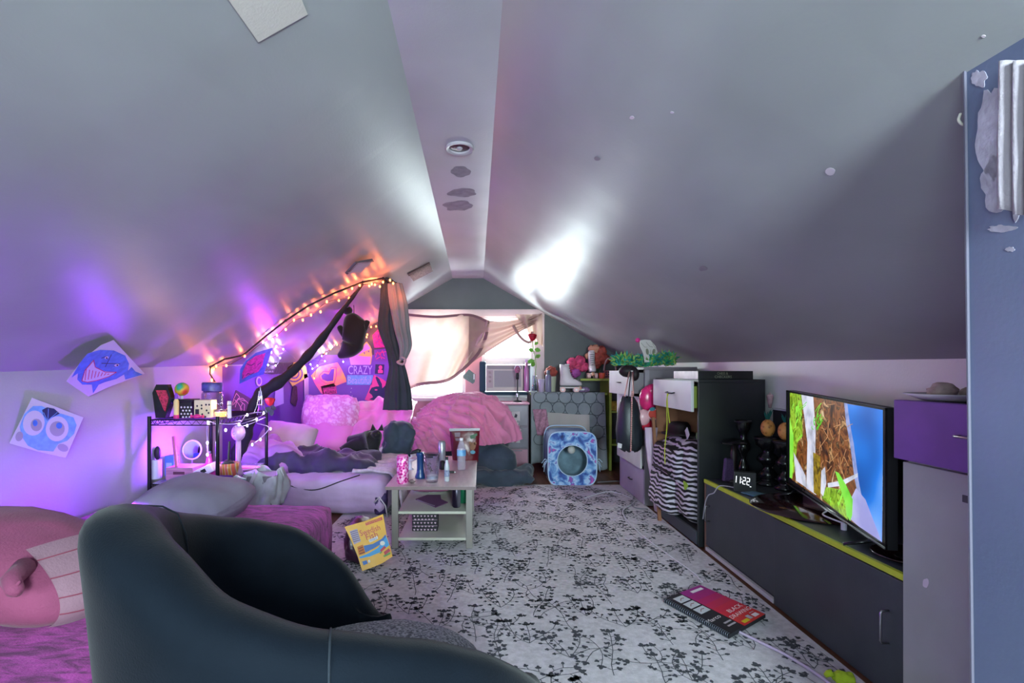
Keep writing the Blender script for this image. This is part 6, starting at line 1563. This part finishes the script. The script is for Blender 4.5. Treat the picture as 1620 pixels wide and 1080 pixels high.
c = V(((1027-CX)/F*4.95, 4.95, uz+.012)); k = 4.95/F
t = thing('white_fox_mask', 'tall white filigree mask leaning behind the feather boa', 'mask', c)
fm = Flat(V((0, 4.95, 0)), (0, 1, .0))
fm.sheet([(1012, 538), (1020, 537), (1029, 538), (1037, 547), (1040, 556), (1038, 563), (1032, 572), (1020, 573), (1018, 560), (1013, 548)], .008).build('mask', mat('mask_white', '#cdc8c4', .5), t)
fm.polys([ell(1024, 556, 2.4, 5, 14, -8), ell(1034, 556, 2.2, 4.6, 14, 12)], mat('mask_eye', '#7c7f6c', .6), t, 'eye_holes', .001)
fm.lines([[(1014, 542), (1020, 549), (1024, 549)], [(1022, 541), (1028, 548), (1033, 549)], [(1029, 553), (1029, 563), (1027, 568)], [(1020, 566), (1028, 570), (1034, 566)], [(1032, 543), (1037, 551), (1037, 558)]], .7, mat('mask_line', '#8d8a80', .6), t, 'filigree', .0014)
MB().ball(fm.at(1009, 538), (.024, .015, .022), 10, 8).build('pink_pompom', M_hot, t, True)
c = V((1.36, 4.72, 1.224))
t = thing('baseball_cap', 'black cap hooked over the corner of the open white drawer', 'cap', P(994, 586, 4.75))
MB().ball(P(994, 587, 4.72), (.085, .07, .055), 20, 10, lambda d: .01*nz(d, 3)).build('crown', M_cord, t, True)
MB().ball(P(1004, 592, 4.66), (.04, .05, .06), 14, 8).build('brim', M_cord, t, True)
# black drawstring backpack on chains
bp = P(993, 680, 4.60)
t = thing('black_backpack', 'slouchy black backpack hanging by pink beaded straps from the open drawer', 'backpack', bp)
b = MB(); rs = []
for y, xl, xr, th in ((628, 984, 1003, .05), (636, 981, 1008, .075), (655, 977, 1013, .09), (680, 975, 1016, .10), (700, 976, 1016, .10), (709, 981, 1013, .08), (713, 987, 1008, .04)):
    row = []
    for q in range(28):
        a = 2*math.pi*q/28; wv = 1+.05*math.sin(q*2.2+y*.1)
        p = P((xl+xr)/2+(xr-xl)/2*math.cos(a)*wv, y+2*math.sin(q*1.7), 4.47); p.y += math.sin(a)*th; row.append(p)
    rs.append(row)
b.rings(rs).build('bag', mat('black_leather', '#20262c', .4, var=.15, vs=8, bump=.1, bs=40), t, True)
M_bead = mat('pink_gold_bead', '#b98a84', .35, metal=.4)
beads = [P(lerp(1000, 998, i/26), lerp(620, 712, i/26), 4.36) for i in range(27)]
me = bulb_mesh(M_bead, .0075)
for p in beads[:]:
    o = bpy.data.objects.new('bead', me); C.objects.link(o); o.location = p; hang(o, t)
for x0, x1 in ((996, 987), (998, 994), (1001, 1002)):
    MB().tube([P(x0, 588, 4.58), P((x0+x1)/2, 608, 4.5), P(x1, 632, 4.45)], .006, 6).build('strap', M_bead if x0 != 998 else mat('black_leather'), t, True)
fB = Flat(P(980, 704, 4.365), (0, 1, 0)); fB.poly([(977, 700), (984, 702), (983, 709), (977, 708)], mat('label_card'), t, 'white_tag', .004)
# plush heap between the units
t = thing('sequin_heart_plush', 'shiny hot pink heart cushion squeezed between the two dressers', 'plush toy', P(1024, 632, 4.48))
MB().ball(P(1025, 630, 4.5), (.075, .06, .11), 18, 12, lambda d: .01*nz(d, 4)).build('lobe', mat('pink_satin_foil', '#d02a6e', .25, var=.3, vs=14, spec=.7), t, True)
MB().ball(P(1031, 618, 4.49), (.055, .05, .06), 16, 10).build('lobe', mat('pink_satin_foil'), t, True)
t = thing('pale_heart_balloon', 'pale pink foil heart with red edge beside the black backpack', 'balloon', P(1020, 665, 4.42))
MB().ball(P(1018, 660, 4.44), (.06, .04, .07), 16, 10).build('heart', mat('pale_foil', '#d8a5ae', .3), t, True)
MB().ball(P(1022, 671, 4.46), (.055, .035, .055), 16, 10).build('red_edge', mat('red_foil', '#b3203a', .3), t, True)
t = thing('pink_round_plush', 'small plain pink round plush above the hot pink heart', 'plush toy', P(1040, 615, 4.5))
MB().ball(P(1041, 614, 4.5), (.055, .05, .068), 16, 10).build('body', M_pinkb, t, True); MB().ball(P(1043, 628, 4.46), (.04, .035, .045), 14, 8).build('muzzle', mat('cream_plush', '#c9bcae', .9), t, True); MB().ball(P(1043, 629, 4.42), (.016, .012, .018), 10, 6).build('nose', M_cat, t, True)
t = thing('tomato_badge', 'round red apple badge with teal leaf pinned above the spotted robe', 'badge', P(1034, 654, 4.42))
fa = Flat(P(1034, 654, 4.40), (0, 1, 0))
fa.sheet(ell(1034, 655, 10, 9, 24), .012).build('rim', mat('pale_foil'), t); fa.poly(ell(1034, 655, 8, 7.2, 24), mat('badge_red', '#b5372c', .5), t, 'apple', .001); fa.poly(ell(1032, 647, 4.5, 3, 14, -10), mat('badge_teal', '#2c6f80', .5), t, 'leaf', .0016)
# spotted robe
M_spot = mat('spotted_fleece', '#c3abc0', .9, stops=[(.0, '#17141c'), (.13, '#17141c'), (.19, '#c3abc0'), (1.0, '#cdb9cb')], tex='voronoi', vs=11)
rb_ = [(1020, 676, 1040), (1021, 700, 1038), (1024, 725, 1039), (1029, 755, 1041), (1033, 785, 1043), (1036, 808, 1045)]
b = MB(); rs = []
for xa, y, xb in rb_:
    row = []
    for q in range(20):
        a = 2*math.pi*q/20; p = P((xa+xb)/2+(xb-xa)/2*math.cos(a), y, 4.36); p.y += .04*math.sin(a)+.008*math.sin(q*2+y); row.append(p)
    rs.append(row)
tag(b.rings(rs).build('spotted_robe', M_spot, None, True), 'pinkish fleece with black spots hanging beside the open dresser', 'robe')
t = thing('pine_plank', 'raw pine plank standing at the front far edge of the open dresser', 'plank', P(1043, 824, 4.2))
pk = [P(1032, 660, 4.30), P(1036, 660, 4.30), P(1047, 826, 4.13), P(1042, 826, 4.13)]; MB().prism(pk, (.0, .022, .0)).build('plank', mat('raw_pine_edge'), t)
# zebra backpack inside the dresser
M_zeb = mat('zebra_print', '#ffffff', .75, stops=[(.0, '#141217'), (.50, '#141217'), (.54, '#bcb2c4'), (1, '#c9c2cf')], tex='wave', vs=6.0, dist=5.5, detail=1.6, bump=.15, bs=90, stretch=(1.5, 1.5, 1.5), wdir='Z')
t = thing('zebra_backpack', 'zebra striped rolling backpack stuffed into the open dresser', 'backpack', (1.66, 3.95, .11))
MB().soft((1.655, 3.97, .40), (.19, .33, .285), .10, (0, 0, 0), .015, 6, 14).build('main_bag', M_zeb, t, True)
MB().soft((1.49, 4.02, .51), (.075, .26, .13), .06, (0, -.06, 0), .012, 7, 10).build('upper_pocket', M_zeb, t, True)
MB().soft((1.475, 4.10, .27), (.085, .20, .155), .06, (0, .06, 0), .012, 7, 10).build('front_pocket', M_zeb, t, True)
MB().tube([(1.41, 3.86, .44), (1.40, 3.95, .452), (1.40, 4.08, .452), (1.41, 4.24, .44)], .010, 8).build('zipper', M_cord, t, True)
MB().tube([(1.44, 3.78, .585), (1.418, 3.90, .625), (1.418, 4.12, .63), (1.44, 4.27, .60)], .009, 8).build('zipper', M_cord, t, True)
t = thing('black_hat', 'black brimmed hat on the dresser shelf above the zebra backpack', 'hat', (1.58, 4.12, .70))
c = V((1.585, 4.13, .705)); MB().lathe([(.0, .0), (.13, 0), (.135, .008), (.085, .012), (.08, .07), (.06, .095), (0, .10)], c, 28, None, 1.2).build('hat', M_cord, t, True); MB().lathe([(.0835, .013), (.0825, .03)], c, 28, None, 1.2).build('band', mat('black_leather'), t)
t = thing('green_tape_roll', 'green roll and folded white paper on top of the zebra backpack', 'roll', (1.60, 3.72, .70))
MB().soft((1.60, 3.70, .74), (.05, .06, .035), .03, (0, 0, 0), .005, 9, 6).build('roll', mat('dull_green', '#4f7a3c', .6), t, True); MB().prism([V((1.53, 3.84, .70)), V((1.53, 3.88, .76)), V((1.53, 3.84, .79)), V((1.53, 3.80, .74))], (.004, .0, 0)).build('paper', mat('paper_white'), t)
t = thing('lime_tag', 'small lime green leaf-shaped tag hanging against the zebra backpack', 'tag', P(1084, 766, 3.72))
ft2 = Flat(V((1.462, 3.74, .4)), (1, 0, 0)); ft2.sheet([(1081, 760), (1085, 763), (1088, 768), (1084, 775), (1080, 771)], .004).build('tag', mat('lime_tag', '#9ac832', .5), t)
# board game box
t = thing('board_game_box', 'black board game box with pale end lying on the open dresser', 'game box', (1.65, 3.75, dz))
MB().box((1.49, 3.545, dz+.001), (1.865, 3.985, dz+.058), .002).build('box', mat('black_game_card', '#17191c', .45), t)
MB().box((1.4865, 3.546, dz+.002), (1.4895, 3.984, dz+.057)).build('pale_end', mat('pale_foil2', '#c3b3b6', .3, var=.2, vs=14), t)
f = Flat((0, 3.544, dz), (0, 1, 0)); gm = mat('game_print', '#8f927c', .6)
f.text('CHESS &', (1143, 590.5), 17, 4, gm, t, 0, .001); f.text('CHECKERS', (1144, 595.8), 27, 4, gm, t, 0, .001)
# ------------------------------------------------------------------ on the TV cabinet
CZ2 = CZ+.001
c = V((1.655, 3.17, CZ2)); 
ck = Flat(P(1180, 765, 3.10), (-.42, -1, .0)); 
t = thing('digital_clock', 'black digital alarm clock showing 11:22 on the charcoal cabinet', 'clock', c)
q = [ck.at(x, y) for x, y in ((1161, 770), (1196, 778), (1196, 753), (1162, 746))]; zlo = min(p.z for p in q)
q = [V((p.x, p.y, CZ2 if i < 2 else q[3].z)) for i, p in enumerate(q)]
MB().prism(q, -ck.n*.05).build('case', M_blk2, t)
M_dig = mat('clock_digits', '#ffffff', .4, emit='#f2f6ff', es=1.1)
def seg7(x, y, on, w_=4.0, h_=10.5, sl_=.2, lw=1):
    X = lambda a, b_: (x+a*w_-(b_-.5)*0+b_*h_*(-.06), y+b_*h_+a*w_*sl_)
    S_ = {'a': ((0, 0), (1, 0)), 'b': ((1, 0), (1, .5)), 'c': ((1, .5), (1, 1)), 'd': ((0, 1), (1, 1)), 'e': ((0, .5), (0, 1)), 'f': ((0, 0), (0, .5)), 'g': ((0, .5), (1, .5))}
    return [[X(*S_[s][0]), X(*S_[s][1])] for s in on]
ls = []
for x, d in ((1161, 'bc'), (1167.6, 'bc'), (1175.6, 'abged'), (1182, 'abged')):
    ls += seg7(x, 752+(x-1163)*.2, d)
ck.lines(ls, 1.0, M_dig, t, 'digits', .001)
ck.lines([[(1173.4, 757), (1173.5, 758.2)], [(1173.2, 761.5), (1173.3, 762.7)], [(1186, 769.4), (1188.4, 769.9)]], 1.0, M_dig, t, 'colon', .001)
c = V((1.585, 3.345, CZ2))
t = thing('violet_speaker', 'slim violet speaker leaning beside the digital clock', 'speaker', c)
Ms = Matrix.Translation(c+V((.03, .04, 0))) @ Matrix.Rotation(.35, 4, 'Z') @ Matrix.Rotation(.12, 4, 'Y')
MB().box((-.042, -.012, .004), (.042, .012, .155), .008, Ms).build('body', mat('violet_speaker', '#4a3560', .5, var=.2, vs=80), t); MB().box((-.034, -.0135, .014), (.034, -.0125, .145), 0, Ms).build('mesh_front', mat('violet_mesh', '#57406c', .7, var=.3, vs=160), t)
c = V((1.66, 3.40, CZ2))
t = thing('black_desk_lamp', 'black mushroom-topped lamp behind the violet speaker', 'lamp', c)
MB().lathe([(0, .0), (.05, 0), (.045, .012), (.018, .02), (.016, .09), (.020, .18), (.012, .245), (0, .245)], c, 20).build('stem', mat('dark_bronze', '#2a1f24', .4), t, True)
MB().lathe([(0, .240), (.078, .248), (.082, .258), (.06, .275), (0, .285)], c, 28).build('cap', M_blk, t, 'auto')
def dark_stand(name, label, c, h, r):
    t = thing(name, label, 'candle stand', c); n = 10
    prof = [(0, 0), (r*.9, 0), (r*.95, .015), (r*.55, .03)]
    for i in range(n): z = lerp(.04, h-.05, i/(n-1)); prof.append((r*(.50+.28*math.sin(i*1.5)+.22*i/n), z))
    prof += [(r*.95, h-.03), (r*1.05, h-.012), (r*1.02, h), (0, h)]
    MB().lathe(prof, c, 24).build('column', M_blk, t, True); MB().lathe([(r*1.06, h-.014), (r*1.08, h-.010), (r*1.06, h-.006)], c, 24).build('top_ring', M_blk2, t); return t
dark_stand('carved_stand', 'carved black stand under the left pineapple ornament', V((1.83, 3.30, CZ2)), .305, .075)
dark_stand('carved_stand', 'carved black stand partly behind the television', V((1.86, 3.16, CZ2)), .30, .065)
dark_stand('carved_stand', 'taller plain black stand behind the lamp on the cabinet', V((1.745, 3.44, CZ2)), .40, .05)
M_pine = mat('pineapple_skin', '#b8793e', .5, tex='voronoi', vs=45, stops=[(.1, '#8a4f24'), (.5, '#cf8f4a')])
def pineapple(label, c, leaves=True):
    t = thing('pineapple_ornament', label, 'ornament', c)
    MB().ball(c+V((0, 0, .055)), (.042, .042, .055), 20, 14).build('fruit', M_pine, t, True)
    for i in range(11):
        a = i*2.4; l = .05+.012*(i % 3); d = V((math.cos(a)*(.35+.05*i/3), math.sin(a)*(.35+.05*i/3), 1)).normalized(); p = c+V((0, 0, .105)); n_ = d.cross(V((0, 1, 0))).normalized()*.007
        MB().prism([p-n_, p+d*l*.6-n_*.7, p+d*l, p+d*l*.6+n_*.7, p+n_], (0, .002, 0)).build('leaf', mat('pineapple_leaf', '#1f5f5c', .5), t)
pineapple('orange pineapple ornament on the left carved black stand', V((1.83, 3.30, CZ2+.3065)))
pineapple('orange pineapple ornament half hidden by the left edge of the television', V((1.86, 3.16, CZ2+.3015)))
t = thing('wall_backboard', 'black backboard with pale top edge against the wall behind the television', 'panel', (1.98, 2.6, CZ))
MB().box((1.978, 1.90, CZ+.002), (1.998, 3.505, .945)).build('board', M_dk, t); MB().box((1.972, 1.90, .9455), (1.998, 3.505, .955)).build('pale_edge', mat('pale_strip'), t)
t = thing('tassel_ornament', 'small pinkish cone tassel on the backboard edge above the lamp', 'ornament', V((1.975, 3.475, .956)))
c = V((1.955, 3.50, .985)); MB().lathe([(0, -.028), (.008, -.028), (.022, .05), (.018, .062), (0, .066)], c, 16).build('cone', mat('rose_shell', '#a8888c', .5, var=.4, vs=30), t, True); MB().ball(c+V((0, 0, .07)), .006, 8, 6).build('knob', mat('rose_shell'), t, True)
# loose things
M_cabw = mat('pale_cable', '#a6a4ae', .5)
tag(MB().tube(spline([V((1.60, 3.13, CZ2+.02)), V((1.56, 3.17, CZ2+.012)), V((1.497, 3.24, CZ2+.006)), V((1.487, 3.30, CZ-.05)), V((1.478, 3.36, .40)), V((1.487, 3.43, .33)), V((1.482, 3.45, .22))], 8), .0035, 6).build('clock_cable', M_cabw, None, True), 'thin cable running from the clock over the lime edge', 'cable')
o = MB().soft((1.60, 3.03, CZ2+.006), (.05, .05, .005), .004, (0, 0, .3), .003, 20, 6).build('blue_cloth', mat('blue_cloth', '#4a6f86', .8), None, True); tag(o, 'folded bluish cloth in front of the digital clock', 'cloth')
c = V((1.655, 2.36, CZ2))
t = thing('streaming_stick', 'white plug-in gadget with looped cable below the television screen', 'gadget', c)
MB().cyl(c+V((0, 0, .0)), c+V((0, 0, .035)), .012, .012, 12).build('plug', mat('white_case'), t, 'auto'); MB().tube(spline([c+V((-.0, .0, .03)), c+V((-.02, .06, .035)), c+V((-.01, .13, .035)), c+V((.02, .14, .05))], 8), .004, 6).build('loop', mat('white_case'), t, True)
t = thing('brown_glass_dish', 'dark brown glass dish at the near end of the charcoal cabinet', 'dish', V((1.62, 1.98, CZ2)))
MB().lathe([(0, .003), (.10, .003), (.125, .016), (.128, .013), (.10, 0), (0, 0)], V((1.66, 2.0, CZ2)), 32).build('dish', mat('smoked_brown_glass'), t, True); MB().lathe([(.0, .0035), (.05, .0035), (.048, .006), (0, .006)], V((1.66, 2.0, CZ2)), 24).build('foot_ring', M_blk, t)
tag(MB().tube(spline([V((1.62, 1.90, CZ2+.01)), V((1.60, 1.90, .62)), V((1.64, 1.88, .80)), V((1.70, 1.90, .88)), V((1.80, 1.93, .80))], 8), .006, 8).build('black_power_cable', M_cord, None, True), 'black power cable looping up between television and tall cabinet', 'cable')
t = thing('violet_carton', 'small violet carton behind the television at the tall cabinet', 'box', V((1.80, 1.92, CZ2)))
MB().box((1.76, 1.87, CZ2), (1.90, 1.96, CZ2+.12), .004).build('carton', mat('violet_carton', '#7a5a8f', .6), t); MB().box((1.759, 1.869, CZ2+.05), (1.80, 1.8695, CZ2+.075)).build('label', mat('label_card'), t)
# plate with shells on the tall cabinet
c = V((1.602, 1.735, 1.103))
t = thing('white_plate', 'white plate on top of the tall cabinet', 'plate', c)
MB().lathe([(0, .005), (.09, .005), (.145, .024), (.147, .021), (.095, 0), (0, 0)], c, 40).build('plate', mat('white_china', '#cfc8cc', .25), t, True); MB().lathe([(.1, .0085), (.104, .0100), (.108, .0112)], c, 40).build('rim_line', mat('china_line', '#a39aa4', .3), t)
for i, (dx, dy, r, lab) in enumerate(((-.055, .0, .026, 'larger crumpled rose tissue on the white plate'), (.025, -.02, .020, 'smaller pale crumpled tissue on the white plate'))):
    o = MB().ball(c+V((dx, dy, .006+r*.9)), (r*1.5, r*1.2, r), 16, 10, lambda d, o=i*5: r*.35*ridge(d, 2.5, o)).build('crumpled_tissue', mat('rose_tissue', '#b9a09a', .8, var=.3, vs=30), None, True); tag(o, lab, 'tissue')
# ------------------------------------------------------------------ on the rug
zr_ = .0185
f = Flat((0, 0, .036), (0, 0, 1))
t = thing('drawing_pad', 'spiral drawing pad with red and black cover lying on the rug', 'drawing pad', PZ(1130, 965, zr_))
Q = [(1050, 947), (1108, 925), (1211, 971), (1153, 1004)]
b = MB(); tp = [f.at(x, y) for x, y in Q]; lo = [V((p.x, p.y, zr_)) for p in tp]
b.hexa([V((p.x, p.y, zr_)) for p in tp]+[V((p.x, p.y, .0345)) for p in tp]); b.build('pages', mat('dark_pages', '#1c1d24', .7), t)
b = MB(); b.hexa([V((p.x, p.y, .0346)) for p in tp]+tp); b.build('cover', mat('black_cover', '#1d1b20', .45), t)
def bil(u, v): return (lerp(lerp(Q[0][0], Q[1][0], u), lerp(Q[3][0], Q[2][0], u), v), lerp(lerp(Q[0][1], Q[1][1], u), lerp(Q[3][1], Q[2][1], u), v))
UQ = lambda u0, v0, u1, v1: [bil(u0, v0), bil(u1, v0), bil(u1, v1), bil(u0, v1)]
M_padr = mat('pad_red', '#b81f3c', .45); M_padp = mat('pad_magenta', '#a01f6a', .45)
cols = ['#8f1f78', '#9c1f6c', '#aa1f5c', '#b61f4c', '#be203e', '#c32434', '#c62a2c', '#c62d2a']
for i, cc in enumerate(cols): f.poly(UQ(.43, i/8, .995, (i+1)/8), mat('pad_tint_%s' % 'abcdefgh'[i], cc, .45), t, 'cover_band', .0006)
M_wp = mat('pad_white', '#d6cfd2', .6)
f.poly(UQ(.62, .05, .92, .10), M_wp, t, 'white_strip', .0012)
for v0, v1 in ((.06, .19), (.215, .345), (.37, .50)): 
    f.poly(UQ(.14, v0, .40, v1), mat('pad_photo', '#b9bcc0', .6), t, 'photo', .0012); 
    f.lines([[bil(.2, v0+.09), bil(.27, v0+.05), bil(.34, v0+.06)]], 1.2, mat('pad_sketch', '#8a5a55', .6), t, 'sketch', .0016)
f.text('BLACK', (1162, 962), 23, 8, M_wp, t, 29, .0014, shear=31); f.text('DRAWING', (1171, 969), 34, 8, M_wp, t, 29, .0014, shear=31)
f.text('Marco', (1128.5, 979), 22, 8, M_wp, t, 29, .0014, shear=31)
f.polys([UQ(.50, .905, .66, .965), ], mat('pad_yellow', '#c9b81c', .5), t, 'yellow_tag', .0012)
f.polys([UQ(.80, .885, .92, .955)], M_wp, t, 'white_tag', .0012)
f.polys([UQ(.22, .79, .40, .82), UQ(.20, .86, .40, .89), UQ(.68, .86, .76, .95), UQ(.82, .845, .93, .86)], mat('pad_grey', '#a39ba2', .6), t, 'small_print', .0012)
me = None
for i in range(34):
    p0 = f.at(*bil(.045, .02+.96*i/33)); ring = MB(); d = f.at(*bil(.1, .5))-f.at(*bil(0, .5)); d.z = 0; d.normalize(); cc = p0-d*.006+V((0, 0, -.008))
    if me is None:
        o = ring.tube([d*(math.cos(a)*.0115)+V((0, 0, math.sin(a)*.0115)) for a in [2*math.pi*k/12 for k in range(12)]], .0018, 5, True).build('spiral_ring', mat('spiral_wire', '#6f7684', .3, metal=.7), t, True); me = o.data
    else:
        o = bpy.data.objects.new('spiral_ring', me); C.objects.link(o); hang(o, t)
    o.location = cc
tag(MB().tube([p+V((0, 0, .004)) for p in spline([PZ(925, 788, .016), PZ(965, 778, .016), PZ(1003, 792, .016), PZ(985, 810, .016), PZ(1010, 842, .016), PZ(1060, 880, .016), PZ(1095, 905, .016), PZ(1111, 921, .016)], 8)], .005, 6).build('extension_cord', mat('white_cord', '#c3bfc8', .5), None, True), 'white cord snaking across the rug to the drawing pad', 'cord')
tag(MB().tube([p+V((0, 0, .004)) for p in spline([PZ(1168, 1000, .016), PZ(1205, 1018, .016), PZ(1245, 1038, .016), PZ(1290, 1066, .016), PZ(1330, 1095, .016)], 8)], .007, 6).build('extension_cord', mat('lilac_cord', '#b3a3bc', .5), None, True), 'lilac white cord running from the drawing pad to the front right', 'cord')
tag(MB().tube([p+V((0, 0, .004)) for p in spline([PZ(945, 763, .006), PZ(985, 762, .006), PZ(1005, 775, .016), PZ(1000, 800, .016), PZ(1025, 806, .016)], 8)], .005, 6).build('extension_cord', mat('grey_cord', '#77747c', .5), None, True), 'grey cord curving between the cat cube and the taupe chest', 'cord')
t = thing('lime_sock', 'crumpled lime green sock at the bottom right on the rug', 'sock', PZ(1335, 1070, zr_))
c = PZ(1334, 1076, .03)
MB().soft(c+V((.0, .0, .012)), (.035, .022, .022), .02, (0, 0, -.3), .012, 30, 8).build('sock', mat('lime_knit', '#a9bf2a', .9, bump=.3, bs=200), t, True); MB().tube([c+V((-.03, .015, .02)), c+V((-.045, .02, .014)), c+V((-.052, .024, .004))], [.014, .012, .008], 8).build('toe', mat('lime_knit'), t, True)
